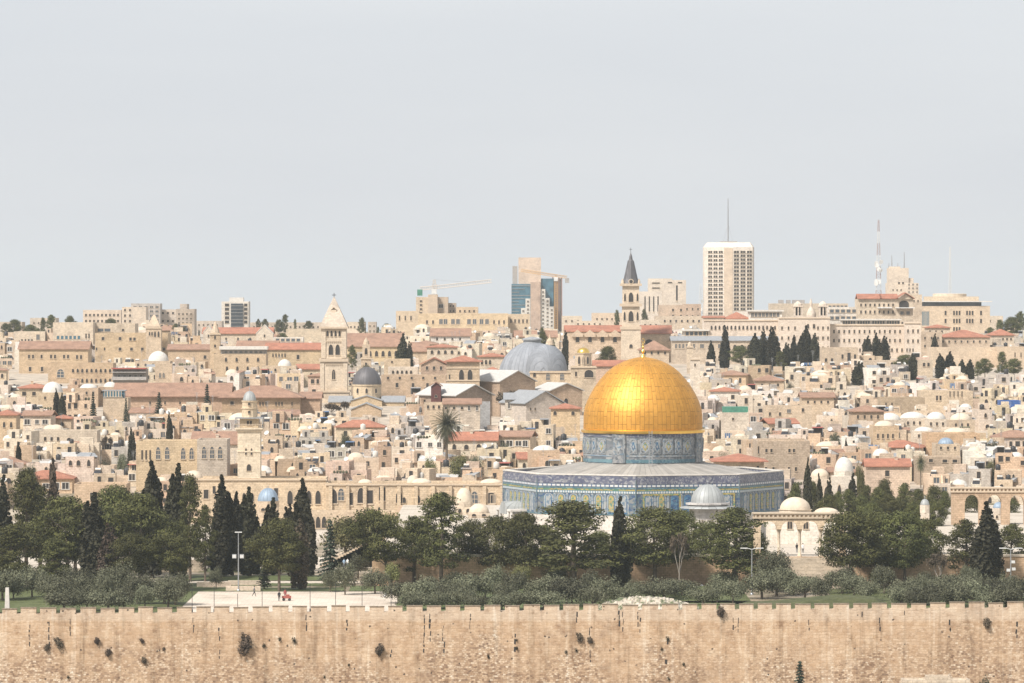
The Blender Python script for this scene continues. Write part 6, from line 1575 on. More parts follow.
# ------------------------------------------------------------ skyline buildings
SK = [
 # name, label, px0, px1, ytop, D, col, roof(None/hip), wins
 ('apartment_block', 'pale flat roofed apartments far behind the left skyline pines', 83, 121, 310, 2200, (0.60, 0.50, 0.40), [('rect', 86, 118, 9, 315, 321, 2, 2.2, 2.6)]),
 ('apartment_block', 'cream apartment block with wide glazed balconies on the left skyline', 122, 146, 307, 2150, (0.58, 0.49, 0.39), [('rect', 125, 130, 2, 310, 321, 3, 2.2, 2.6)]),
 ('apartment_block', 'glass and concrete block with ribbon balconies on the left skyline', 131, 160, 303.5, 2180, (0.50, 0.46, 0.42), [('grey', 135, 157, 5, 307, 320, 4, 3.8, 2.4)]),
 ('apartment_block', 'low pale apartments right of the ribbon balcony block', 160, 176, 309.5, 2190, (0.56, 0.48, 0.40), [('rect', 163, 173, 3, 313, 321, 2, 2.4, 2.4)]),
 ('apartment_block', 'tall brownish stone apartment tower on the left skyline', 176, 194.5, 309, 2100, (0.44, 0.37, 0.30), [('rect', 179, 191, 4, 314, 332, 5, 1.8, 2.2)]),
 ('apartment_block', 'slim upper block crowning the brownish apartment tower', 180, 187, 304, 2112, (0.50, 0.43, 0.36), []),
 ('apartment_block', 'low stone terrace row on the skyline left of the bell tower', 250, 322, 322.5, 2250, (0.50, 0.43, 0.35), [('rect', 254, 318, 15, 327, 327, 1, 1.8, 2.2)]),
 ('apartment_block', 'cream apartments rising right of the tall bell tower spire', 347, 365, 322, 2100, PALE, [('rect', 351, 362, 4, 327, 327, 1, 1.8, 2)]),
 ('apartment_block', 'brownish apartments between dark trees right of the spire', 368, 376, 322, 2100, (0.47, 0.40, 0.33), [('rect', 370, 374, 2, 326, 331, 2, 1.6, 1.8)]),
 ('convent', 'cream block with three tall windows left of the crane hotel', 396, 419, 311, 1960, (0.58, 0.47, 0.34), [('rect', 399.5, 411, 3, 318, 318, 1, 1.6, 5)]),
 ('hotel_block', 'cream hotel block with a stair tower under the pale crane', 416, 431, 297, 1990, (0.58, 0.48, 0.36), [('rect', 421, 421, 1, 301, 313, 4, 3, 1.8)]),
 ('hotel_block', 'tall plain cream stair block directly under the pale crane', 428, 437.5, 294.5, 1985, (0.56, 0.45, 0.34), []),
 ('hotel_block', 'stepped tan hotel block right of the plain stair block', 437.5, 448, 297, 1988, (0.52, 0.42, 0.32), [('white', 441, 441, 1, 306, 306, 1, 5, 4)]),
 ('hotel_block', 'low hotel end with dark balconies right of the stepped tan block', 448, 456, 303, 1995, (0.5, 0.42, 0.34), [('rect', 450.5, 453.5, 2, 306, 311, 2, 2, 2)]),
 ('long_hotel', 'long cream hotel with rows of broad arched windows on the skyline', 418, 508, 313.5, 1930, (0.60, 0.47, 0.31), [('rect', 427, 433, 2, 322, 322, 1, 2, 4), ('grey', 441, 445.5, 2, 321.5, 321.5, 1, 4.2, 5.5), ('grey', 453, 458, 2, 321.5, 321.5, 1, 4.2, 5.5), ('grey', 469, 474.5, 2, 321.5, 321.5, 1, 4.2, 5.5), ('grey', 481.5, 487, 2, 321.5, 321.5, 1, 4.2, 5.5), ('rect', 494, 504, 3, 322, 322, 1, 1.8, 4)]),
 ('long_hotel', 'right wing of the cream hotel before the unfinished tower', 508, 530, 314, 1945, (0.57, 0.46, 0.33), [('rect', 511, 527, 5, 321, 321, 1, 1.8, 4)]),
 ('roof_block', 'small raised roof block on the long cream hotel', 456, 478, 307, 1950, (0.60, 0.47, 0.33), [('slot', 460, 474, 4, 311, 311, 1, 1.6, 2)]),
 ('apartment_block', 'pale flat block right of the unfinished glass tower', 562, 582, 316, 2200, (0.58, 0.5, 0.4), [('rect', 566, 578, 3, 321, 321, 1, 2, 2)]),
 ('apartment_block', 'cream flat block left of the clock tower on the skyline', 592, 622, 313, 2150, (0.58, 0.47, 0.36), [('slot', 597, 617, 5, 319, 319, 1, 1.6, 1.8)]),
 ('apartment_block', 'low cream houses below the flat skyline block', 574, 604, 321, 2050, (0.60, 0.51, 0.40), [('slot', 578, 600, 5, 324, 324, 1, 1.6, 1.6)]),
 ('office_block', 'white office block with three narrow upright strips behind the clock tower', 640, 662, 291.5, 2450, (0.66, 0.58, 0.49), [('slot', 645, 658, 4, 304, 304, 1, 1.3, 16)]),
 ('office_block', 'white office block with horizontal slots at its top', 648.5, 672, 278.5, 2500, (0.67, 0.59, 0.49), [('slot', 656, 656, 1, 283, 288, 2, 8, 1.2)]),
 ('office_block', 'white office slab with one tall dark stair strip', 664, 686, 280, 2480, (0.67, 0.58, 0.48), [('slot', 676.8, 676.8, 1, 293, 293, 1, 1.8, 16), ('slot', 670, 680, 2, 282.5, 282.5, 1, 4.5, 1.2)]),
 ('stone_block', 'rose stone block with square windows below the white offices', 659, 683, 305, 2150, (0.54, 0.43, 0.33), [('rect', 673, 681, 2, 310, 316, 2, 2.4, 3)]),
 ('stone_block', 'cubic rose stone block right of the rose block', 683, 701, 304, 2140, (0.50, 0.38, 0.29), [('rect', 687, 698, 3, 309, 316, 2, 1.8, 2.4)]),
 ('stone_block', 'long low cream block under the rose stone blocks', 655, 704, 316, 2000, (0.55, 0.46, 0.36), [('slot', 659, 699, 8, 321, 321, 1, 1.8, 2.4)]),
 ('apartment_block', 'pale low houses between clock tower and rose stone blocks', 641, 660, 320, 1900, (0.58, 0.5, 0.4), [('slot', 645, 656, 3, 325, 325, 1, 1.6, 2)]),
 ('apartment_block', 'cream house cluster on the far right skyline behind trees', 985, 1003, 316, 2050, (0.58, 0.5, 0.4), [('rect', 990, 998, 2, 321, 321, 1, 2, 2.6)]),
 ('apartment_block', 'pale stone terrace behind the leftmost skyline trees', -10, 22, 322, 2150, (0.5, 0.43, 0.35), [('rect', -4, 18, 5, 327, 327, 1, 1.8, 2)]),
 ('apartment_block', 'low stone terrace behind the pale hall on the left', 30, 56, 318, 2150, (0.54, 0.47, 0.39), [('rect', 34, 52, 5, 323, 323, 1, 1.8, 2)]),
 ('apartment_block', 'low terrace between the brownish tower and the dark glass block', 194, 222, 321, 2300, (0.52, 0.45, 0.38), [('rect', 199, 217, 5, 325, 325, 1, 1.8, 2)]),
]
for nm, lab, a, c, yt, D, col, wn in SK:
    bldg(nm, lab, 'building', a, c, yt, D, 14, col, wins=wn, vb=yt + 14, mat='ashlar' if col[0] > .55 else 'stone')
r_, Xc, zg, H, hw = bldg('tower_block', 'white framed tower block with a dark glass centre on the left skyline', 'tower block', 221.5, 248.5, 301.5, 2350, 16, (0.66, 0.61, 0.54), wins=[('slot', 227, 227, 1, 305, 322, 5, 4.4, 3), ('slot', 245.8, 245.8, 1, 305, 322, 5, 3.4, 3)], vb=328, mat='ashlar', anchor='the dark glass tower block')
b = MB(); b.box(X(231, 2350) - Xc, X(243, 2350) - Xc, -.6, 0, -1, Z(303.5, 2350) - zg); b.build('glass_front', 'darkglass', r_)
for k in range(7):
    b = MB(); b.box(X(231, 2350) - Xc, X(243, 2350) - Xc, -.75, -.6, Z(306 + k * 3.4, 2350) - zg, Z(305.6 + k * 3.4, 2350) - zg); b.build('floor_edge', 'grey', r_)
b = MB(); b.box(-3, 4, 3, 9, H - .5, Z(297.5, 2350) - zg); b.build('roof_plant', 'white', r_)
# right-hand compounds
bldg('compound_wall', 'very long plain cream building front behind small trees at right', 'building', 931, 1000, 347.5, 1610, 16, (0.58, 0.47, 0.35), wins=[], vb=368, mat='ashlar', anchor='the long plain cream front')
bldg('compound_wall', 'plain cream front continuing to the right edge', 'building', 1000, 1045, 347, 1600, 16, (0.56, 0.45, 0.33), wins=[('slot', 1015, 1021, 2, 355, 355, 1, 1, 5)], vb=368, mat='ashlar')
bldg('red_roof_house', 'low institute with a wide red hipped roof and skylights at right', 'building', 940, 990, 337.5, 1700, 16, (0.56, 0.45, 0.34), 'hip', 7.5, 'red', wins=[('rect', 943, 986, 8, 341.5, 341.5, 1, 2, 2.6)], vb=347, anchor='the wide red institute roof')
bldg('red_roof_house', 'red roofed pavilion among trees near the right edge', 'building', 990, 1014, 335.5, 1730, 12, PALE, 'hip', 6.5, 'red', wins=[('rect', 1003, 1011, 3, 339, 339, 1, 2, 2.6)], vb=345)
bldg('red_roof_house', 'small red roofed annex in front of the ribbon-window block', 'building', 927, 950, 328, 1760, 10, PALE, 'hip', 3.6, 'red', wins=[('rect', 930, 942, 3, 331.5, 331.5, 1, 2, 2.6)], vb=336)
bldg('stone_house', 'stone annex behind the lone cypress below the ribbon-window block', 'building', 921, 942, 332, 1690, 10, (0.5, 0.4, 0.3), wins=[('rect', 925, 938, 3, 338, 346, 2, 2, 3)], vb=350)
bldg('stone_house', 'square pale house with a tall dark door right of the cypress row', 'house', 822, 858, 347.5, 1560, 12, (0.54, 0.44, 0.33), wins=[('rect', 842.5, 842.5, 1, 356.5, 356.5, 1, 2.6, 5), ('door', 849, 849, 1, 357, 357, 1, 3.4, 9), ('rect', 855, 855, 1, 356.5, 356.5, 1, 2.6, 5), ('rect', 826, 832, 2, 360, 360, 1, 3, 4)], vb=366)
bldg('stone_house', 'long low cream house left of the small trees below the convent', 'house', 864, 900, 360.5, 1530, 10, (0.58, 0.48, 0.37), wins=[('plainarch', 892, 892, 1, 364, 364, 1, 3, 4)], vb=366)
bldg('stone_house', 'cream house with two dark openings beside the cypress pair', 'house', 919, 933, 360, 1530, 8, (0.6, 0.5, 0.38), wins=[('rect', 924, 928.5, 2, 364.5, 364.5, 1, 2.8, 4)], vb=370)
bldg('long_house', 'big cream house with a plain rounded wall and two small windows', 'house', 921, 973, 391, 1350, 14, (0.58, 0.47, 0.34), wins=[('slot', 937, 940.5, 2, 398, 398, 1, 2, 5), ('slot', 950, 962, 4, 394, 394, 1, 1, 6)], vb=406, anchor='the big plain cream house')
bldg('long_house', 'long plain brown stone wall house among white domes', 'house', 881, 925, 397.5, 1325, 12, (0.42, 0.33, 0.23), wins=[('slot', 886, 892, 2, 404, 404, 1, 1.4, 3)], vb=412)
bldg('red_roof_house', 'house with a broad pale red roof above the cluster of white domes', 'house', 852, 884, 412, 1260, 12, (0.5, 0.38, 0.27), 'hip', 6.5, 'pink', wins=[('slot', 858, 878, 4, 417, 417, 1, 2, 4)], vb=428)
r_, Xc, zg, H, hw = bldg('domed_building', 'honey stone hall with three slit windows and a shallow tan dome', 'building', 873, 899, 426, 1195, 12, (0.55, 0.42, 0.28), wins=[('rect', 878, 893, 4, 436, 436, 1, 2.2, 5)], vb=444)
dome(r_, 'dome', 0, 6, H - .3, MT(10, 1195), MT(6, 1195), 'cream', 24)
for pc, yb, rp, hp, D, mt in ((891, 420, 11, 8, 1275, 'white'), (914, 418, 13, 7, 1280, 'white'), (937, 419, 10, 8, 1278, 'white'), (962, 420, 11, 8, 1262, 'cream'), (925, 431, 10, 5, 1235, 'white'), (957, 432, 12, 5, 1225, 'cream')):
    r_, Xc, zg, H, hw = bldg('domed_building', 'x', 'building', pc - rp - 2, pc + rp + 2, yb, D, 2 * MT(rp, D) + 1, (0.62, 0.54, 0.44) if mt == 'white' else (0.52, 0.42, 0.31), wins=[('slot', pc - 6, pc + 6, 3, yb + 5, yb + 5, 1, 2, 3.5)], vb=yb + 9)
    USED.discard('x')
    tag(r_, {891: 'white dome at the left end of the right-hand dome cluster', 914: 'widest white dome of the right-hand dome cluster', 937: 'white dome in the middle of the right-hand dome cluster', 962: 'octagonal-looking tan dome at the right end of the dome cluster', 925: 'low white dome in front of the dome cluster', 957: 'flat cream dome in front of the tan dome'}[pc], 'building')
    dome(r_, 'dome', 0, hw, H - .3, MT(rp, D), MT(hp, D), mt, 28, drum=.6, drum_mat=mt)
ANCHORS.append(('the cluster of white domes', 920, 415))
bldg('long_house', 'long orange-tan plain walled building beneath the white domes', 'building', 926, 980, 433.5, 1180, 12, (0.54, 0.38, 0.24), wins=[('slot', 975, 975, 1, 441, 441, 1, 1.6, 9)], vb=447)
r_, Xc, zg, H, hw = bldg('domed_building', 'stone house with a blue-grey dome below the tan dome', 'building', 936, 960, 444, 1140, 11, CREAM, wins=[('slot', 941, 955, 3, 448, 448, 1, 2, 3)], vb=452)
dome(r_, 'dome', 0, 5.5, H - .3, MT(8, 1140), MT(7, 1140), 'leadblue', 28)
bldg('awning_house', 'long stone house with a blue and white sheet awning', 'house', 917, 961, 457, 1125, 10, (0.44, 0.35, 0.26), wins=[('rect', 931, 931, 1, 460.5, 460.5, 1, 5, 3.5), ('rect', 945, 955, 2, 461, 461, 1, 6, 3.5)], vb=470, anchor='the blue awning house')
bldg('blue_shed', 'roof shelter of bright blue sheeting near the right edge', 'shed', 1000, 1021, 400.5, 1330, 7, (0.05, 0.13, 0.36), vb=410)
bldg('white_house', 'white plastered square house with one small window right of golden dome', 'house', 721, 749, 412.5, 1235, 9, (0.64, 0.56, 0.46), wins=[('slot', 733, 733, 1, 419, 419, 1, 2, 2.5)], vb=428, anchor='the white square house')
r_, Xc, zg, H, hw = bldg('net_shelter', 'green netted roof shelter on top of the white square house', 'shelter', 724, 747, 407, 1240, 5, (0.3, 0.3, 0.28), vb=412, reserve=False)
b = MB(); b.box(-hw - .3, hw + .3, -.3, 5, H - 1.6, H + .05); b.build('netting', 'greencl', r_)
bldg('long_house', 'broad cream house with four windows right of the white square house', 'house', 765, 812, 406, 1262, 12, (0.57, 0.46, 0.34), wins=[('rect', 770, 780, 2, 414, 414, 1, 2.6, 4), ('grey', 789, 789, 1, 411, 411, 1, 4.5, 4), ('rect', 803, 803, 1, 410, 410, 1, 3, 4)], vb=420, anchor='the broad four-window house')
bldg('red_roof_house', 'low cream house with a wide terracotta roof and two white domes behind', 'house', 802, 834, 398, 1310, 12, (0.58, 0.46, 0.33), 'gablex', 4.5, 'pink', wins=[('slot', 808, 828, 4, 402, 402, 1, 2, 2.6)], vb=408)
bldg('red_roof_house', 'cream house with a wide hipped pink roof below the cypress row', 'house', 756, 784, 381, 1420, 11, CREAM, 'hip', 6, 'pink', wins=[('slot', 762, 778, 3, 385, 385, 1, 2, 3)], vb=390)
# ------------------------------------------------------------ things that stand on roofs
def kit_tank(mat):
    b = MB()
    for s1, s2 in ((-1, -1), (1, -1), (1, 1), (-1, 1)): b.tube((s1 * .4, s2 * .4, -.1), (s1 * .4, s2 * .4, .5), .05, .05, 4, 1)
    b.lathe([(.58, .5), (.62, .6), (.62, 1.6), (.5, 1.75), (.15, 1.85), (.15, 1.95)], 12)
    return b.mesh('water_tank', [mat, 'metal'])
def kit_solar():
    b = MB()
    b.tube((-.75, .45, 1.35), (.75, .45, 1.35), .34, .34, 10)
    b.add([(-.85, -.9, .15), (.85, -.9, .15), (.85, .3, 1.1), (-.85, .3, 1.1), (-.85, -.86, .05), (.85, -.86, .05), (.85, .34, 1.0), (-.85, .34, 1.0)], [(0, 1, 2, 3), (7, 6, 5, 4), (0, 4, 5, 1), (1, 5, 6, 2), (2, 6, 7, 3), (3, 7, 4, 0)], 1)
    for s_ in (-.7, .7): b.tube((s_, .45, -.1), (s_, .45, 1.1), .05, .05, 4, 2); b.tube((s_, -.85, -.1), (s_, -.85, .15), .04, .04, 4, 2)
    return b.mesh('solar_heater', ['white', 'solar', 'metal'])
def kit_dish():
    b = MB(); b.tube((0, 0, -.1), (0, 0, 1.1), .05, .05, 5, 1)
    prof = [(.02, 0), (.35, .06), (.62, .2), (.78, .36)]
    k = len(prof); n = 14; vs = []; fs = []
    Rm = Matrix.Rotation(math.radians(55), 4, 'X')
    for r, z in prof:
        for i in range(n):
            a = 6.283 * i / n; vs.append(tuple(Rm @ Vector((r * math.cos(a), r * math.sin(a), z)) + Vector((0, -.05, 1.25))))
    for j in range(k - 1):
        for i in range(n): fs.append((j * n + i, j * n + (i + 1) % n, (j + 1) * n + (i + 1) % n, (j + 1) * n + i))
    b.add(vs, fs, 0, True); b.tube((0, -.1, 1.2), (0, -.85, 1.75), .03, .03, 4, 1)
    return b.mesh('satellite_dish', ['dish', 'metal'])
def kit_aerial(h):
    b = MB(); b.tube((0, 0, -.1), (0, 0, h), .05, .03, 4)
    for k in range(5): b.tube((-.5 + .06 * k, 0, h - .2 - k * .28), (.5 - .06 * k, 0, h - .2 - k * .28), .025, .025, 3)
    return b.mesh('aerial', 'metal')
def kit_awning(mat):
    b = MB()
    b.add([(-1, -.9, .92), (1, -.9, .92), (1, .9, 1.0), (-1, .9, 1.0), (-1, -.9, .97), (1, -.9, .97), (1, .9, 1.05), (-1, .9, 1.05)], [(0, 3, 2, 1), (4, 5, 6, 7), (0, 1, 5, 4), (1, 2, 6, 5), (2, 3, 7, 6), (3, 0, 4, 7)])
    for s1, s2 in ((-1, -1), (1, -1), (1, 1), (-1, 1)): b.tube((s1 * .95, s2 * .85, -.05), (s1 * .95, s2 * .85, .95), .03, .03, 4, 1)
    b.box(-.97, .97, .80, .84, 0, .95, 2)
    return b.mesh('roof_shelter', [mat, 'metal', 'dark'])
def kit_laundry():
    b = MB(); r = random.Random(8)
    for s_ in (-1.6, 1.6): b.tube((s_, 0, -.1), (s_, 0, 1.9), .04, .04, 4, 0)
    b.tube((-1.6, 0, 1.8), (1.6, 0, 1.8), .02, .02, 3, 0)
    x = -1.45
    while x < 1.3:
        w_ = r.uniform(.3, .6); b.box(x, x + w_, -.03, .03, 1.8 - r.uniform(.7, 1.2), 1.8, r.randint(1, 4)); x += w_ + .1
    return b.mesh('laundry_line', ['metal', 'white', 'bluetarp', 'awnred', 'grey'])
def kit_hut(): 
    b = MB(); b.pbox(-1.3, 1.3, -1.1, 1.1, -.1, 2.4, 0, 1, .2, .15); b.box(-.5, .3, -1.13, -1.1, 0, 1.9, 2)
    return b.mesh('stair_hut', ['stone', 'plaster', 'dark'])
def kit_parapet_pots():
    b = MB(); r = random.Random(2)
    for i in range(5):
        x = -1.4 + i * .7; b.lathe([(.12, 0), (.2, .35)], 8, x, 0, 0); b.lathe([(.05, .35), (.35, .6), (.25, .95), (.02, 1.1)], 7, x, 0, 1, False)
    return b.mesh('potted_plants', ['pink', 'olive'])
def kit_sheet(mat, nm='sheet_roof'):
    b = MB(); b.add([(-1, -1, .25), (1, -1, .25), (1, 1, 1.0), (-1, 1, 1.0), (-1, -1, .19), (1, -1, .19), (1, 1, .94), (-1, 1, .94)], [(0, 1, 2, 3), (7, 6, 5, 4), (0, 4, 5, 1), (1, 5, 6, 2), (2, 6, 7, 3), (3, 7, 4, 0)])
    b.box(-.94, .94, .86, .94, -.1, .93, 1)
    for s_ in (-1, 1): b.add([(s_ * .93, -.95, -.1), (s_ * .93, .86, -.1), (s_ * .93, .86, .9), (s_ * .93, -.95, .19)], [(0, 1, 2, 3), (3, 2, 1, 0)][:1], 1)
    for s_ in (-.9, .9): b.tube((s_, -.93, -.1), (s_, -.93, .24), .04, .04, 4, 1)
    return b.mesh(nm, [mat, 'grey'])
def kit_dome(mat):
    b = MB(); b.lathe([(1.05, -.1), (1.05, .12), (1.0, .14), (.93, .36), (.74, .58), (.45, .74), (.15, .8), (.01, .81)], 18); return b.mesh('roof_dome', mat)
KIT = {'white sheet': kit_sheet('whiteroof'), 'grey sheet': kit_sheet('slate'), 'rusty sheet': kit_sheet('pink'), 'small white dome': kit_dome('white'), 'small cream dome': kit_dome('cream'),
       'black tank': kit_tank('black'), 'white tank': kit_tank('white'), 'solar heater': kit_solar(), 'dish': kit_dish(), 'aerial': kit_aerial(3.2), 'tall aerial': kit_aerial(5.0),
       'white shelter': kit_awning('white'), 'grey shelter': kit_awning('slate'), 'blue shelter': kit_awning('bluetarp'), 'red shelter': kit_awning('awnred'), 'washing line': kit_laundry(), 'stair hut': kit_hut(), 'potted plants': kit_parapet_pots()}
KN = {'white sheet': 'sheet_roof', 'grey sheet': 'sheet_roof', 'rusty sheet': 'sheet_roof', 'small white dome': 'roof_dome', 'small cream dome': 'roof_dome', 'black tank': 'water_tank', 'white tank': 'water_tank', 'solar heater': 'solar_heater', 'dish': 'satellite_dish', 'aerial': 'aerial', 'tall aerial': 'aerial', 'white shelter': 'roof_shelter', 'grey shelter': 'roof_shelter',
      'blue shelter': 'roof_shelter', 'red shelter': 'roof_shelter', 'washing line': 'laundry_line', 'stair hut': 'stair_hut', 'potted plants': 'potted_plants'}

TONES = [('cream', (0.62, 0.505, 0.37), 5), ('honey', (0.60, 0.45, 0.31), 3), ('pale', (0.66, 0.575, 0.46), 5), ('rosy', (0.59, 0.46, 0.36), 1.5), ('grey', (0.49, 0.44, 0.39), 3), ('brown', (0.46, 0.34, 0.24), 1.2), ('white', (0.70, 0.65, 0.58), 2.4)]

# trees of the city that must stay in view over the roofs in front of them
for q in [(705, 822, 324, 367, 1575, 1), (861, 892, 332, 357, 1600, 1), (851, 868, 360, 389, 1480, 1), (928, 1024, 351, 375, 1512, 1), (905, 920, 352, 384, 1505, 1), (434, 460, 405, 448, 1150, 1), (395, 413, 331, 358, 1490, 1),
          (51, 68, 386, 412, 1297, 1), (86, 100, 392, 408, 1290, 1), (200, 214, 384, 404, 1316, 1), (165, 173, 409, 432, 1200, 1), (560, 570, 330, 356, 1580, 1), (596, 618, 345, 360, 1500, 1), (492, 530, 384, 404, 1300, 1)]: RES.append(q)
# ------------------------------------------------------------ the ordinary houses, near rows first
rh = random.Random(77)
cells = []
D = 1098.0
row = 0
while D < 2060:
    px = -22.0 + rh.uniform(-12, 8)
    wide = 1.0 + max(0, (D - 1500)) / 900.0
    while px < 1046:
        wm = rh.uniform(5.0, 12.5) * wide
        wpx = wm * F / D
        dj = D + rh.uniform(-7, 7)
        cells.append([dj, px, px + wpx, rh.uniform(3.6, 8.2) if D < 1350 else rh.uniform(4.6, 9.4) if D < 1650 else rh.uniform(5, 9), rh.random(), row])
        px += wpx + (rh.choice([0.2, 0.6, 1.0, 1.2, 5.0]) * F / D)
    D += 18.5 + row * 0.7
    row += 1
cells.sort(key=lambda c: c[0])
cover = np.full(1200, 520.0)            # row above which the picture is still free, by column (+80)
for i in range(1200):
    if 250 < i - 80 < 500: cover[i] = 483
events = [(r[4], 'R', r) for r in RES] + [(c[0], 'H', c) for c in cells]
events.sort(key=lambda e: e[0])
picked = []
for Dd, kd, q in events:
    if kd == 'R':
        a, c = max(0, int(q[0]) + 80), min(1199, int(q[1]) + 81)
        cover[a:c] = np.minimum(cover[a:c], q[2] + 1)
        continue
    dj, a, c, H, rnd, rw_ = q
    if dj > 1580 and a > 700 and rnd < 0.0: continue
    bad = False
    top = PY(ground(dj) + H, dj)
    dep = 8.0
    for r in RES:
        if r[0] - 0.5 < c and r[1] + 0.5 > a:
            if r[4] - 12 < dj < r[4] + r[5] + 1:
                ov = min(c, r[1]) - max(a, r[0])
                if ov > 0.25 * (c - a): bad = True; break
                if r[0] > a: c = min(c, r[0] - .5)
                else: a = max(a, r[1] + .5)
            elif dj < r[4]:
                if top < r[3] - 1.5: top = r[3] - 1.5 + rnd * 2.5
    if bad or c - a < 9: continue
    H = Z(top, dj) - ground(dj)
    if H < 1.9: continue
    ia, ic = int(a) + 80, int(c) + 80
    if ic <= 81 or ia > 1103: continue
    ia = max(0, ia); ic = min(1199, ic)
    vis = np.clip(cover[ia:ic] - top, 0, None)
    area = float(vis.sum())
    if area < 28 or vis.max() < 3: continue
    if top < 318: continue
    vb = float(np.percentile(cover[ia:ic], 75))
    cover[ia:ic] = np.minimum(cover[ia:ic], top)
    picked.append((dj, a, c, H, top, vb, area, rnd))
picked.sort(key=lambda p: -p[6])
print('houses in view', len(picked))
near_picked = picked[:300]
rest = picked[300:]

def house_shape(r, w_, H, dep):
    """a house grown over generations: a chain of stepped blocks, rooms on the roofs and lower annexes in front"""
    b = MB(); up = []; an = []; hw = w_ / 2; blocks = []; low = []
    n = 1 if w_ < 5.5 else min(4, max(1, int(w_ / r.uniform(3.0, 5.0))))
    cuts = sorted(r.uniform(.15, .85) for _ in range(n - 1)); cuts = [0] + cuts + [1]
    if n > 1 and min(cuts[i + 1] - cuts[i] for i in range(n)) * w_ < 2.0: cuts = [i / n for i in range(n + 1)]
    main = r.randrange(n)
    for i in range(n):
        a, c = -hw + cuts[i] * w_, -hw + cuts[i + 1] * w_ - .004
        y0 = 0 if i == main else r.uniform(.1, 1.8); h0 = H if i == main else max(2.4, H - r.uniform(.5, 3.4))
        b.pbox(a, c, y0, dep + r.uniform(0, 2) * (i != main), -2.5, h0, 0, 1, .4, .22); blocks.append((a, c, y0, h0))
        if c - a > 2.4 and r.random() < .55:
            ww = min((c - a) * .7, r.uniform(1.7, 3.6)); xx = r.uniform(a + .3, max(a + .31, c - ww - .3)); q = MB(); q.pbox(xx, xx + ww, y0 + 1.6, y0 + 4.4, h0 - .41, h0 + r.uniform(1.0, 2.3), 0, 1, .2, .18); up.append(q)
        if c - a > 2.2 and h0 > 3.6 and r.random() < .7:
            ww = (c - a) * r.uniform(.5, .96); x_ = r.uniform(a + .02, c - ww - .02); dd = r.uniform(1.6, 3.4); hh = h0 - r.uniform(1.2, 2.8)
            q = MB(); q.pbox(x_, x_ + ww, y0 - dd, y0 - .004, -2.5, hh, 0, 1, .25, .18); an.append(q); low.append((x_, x_ + ww, y0 - dd, hh))
    blocks.sort(key=lambda q: -q[3])
    return b, blocks, up, an, low

def pick_tone(r):
    t = r.uniform(0, sum(q[2] for q in TONES))
    for nm, col, wt in TONES:
        t -= wt
        if t <= 0: break
    j = r.uniform(.90, 1.10)
    return nm, tuple(min(.85, c * j * r.uniform(.97, 1.03)) for c in col)

ANCHORS += [('the blue glazed terrace', 113, 394), ('the honey arcaded wing', 80, 375), ('the classical pediment front', 566, 392), ('the plastered gable house', 545, 405), ('the left white-roofed shed', 470, 397), ('the green netting', 735, 409),
            ('the lone hillside cypress', 859, 376), ('the tall cypress row', 785, 345), ('the right cypress clump', 876, 345), ('the date palm', 447, 428), ('the blue sheeting', 1010, 403), ('the orange-tan wall', 950, 438), ('the shallow tan dome', 886, 423),
            ('the left cypress pair', 59, 400), ('the far-left red roof', 5, 412), ('the small peaked red roof', 61, 418), ('the wide terracotta roof', 818, 396), ('the hipped pink roof', 770, 378), ('the cypress pair by the convent roofs', 405, 345), ('the two slate-roofed wings', 393, 400),
            ('the little arched red-roofed house', 442, 350), ('the broad pale red roof', 868, 408), ('the plain brown wall', 903, 404), ('the pale square house with the dark door', 840, 355), ('the white canopy roof', 288, 339), ('the wide institute roof', 965, 335)]
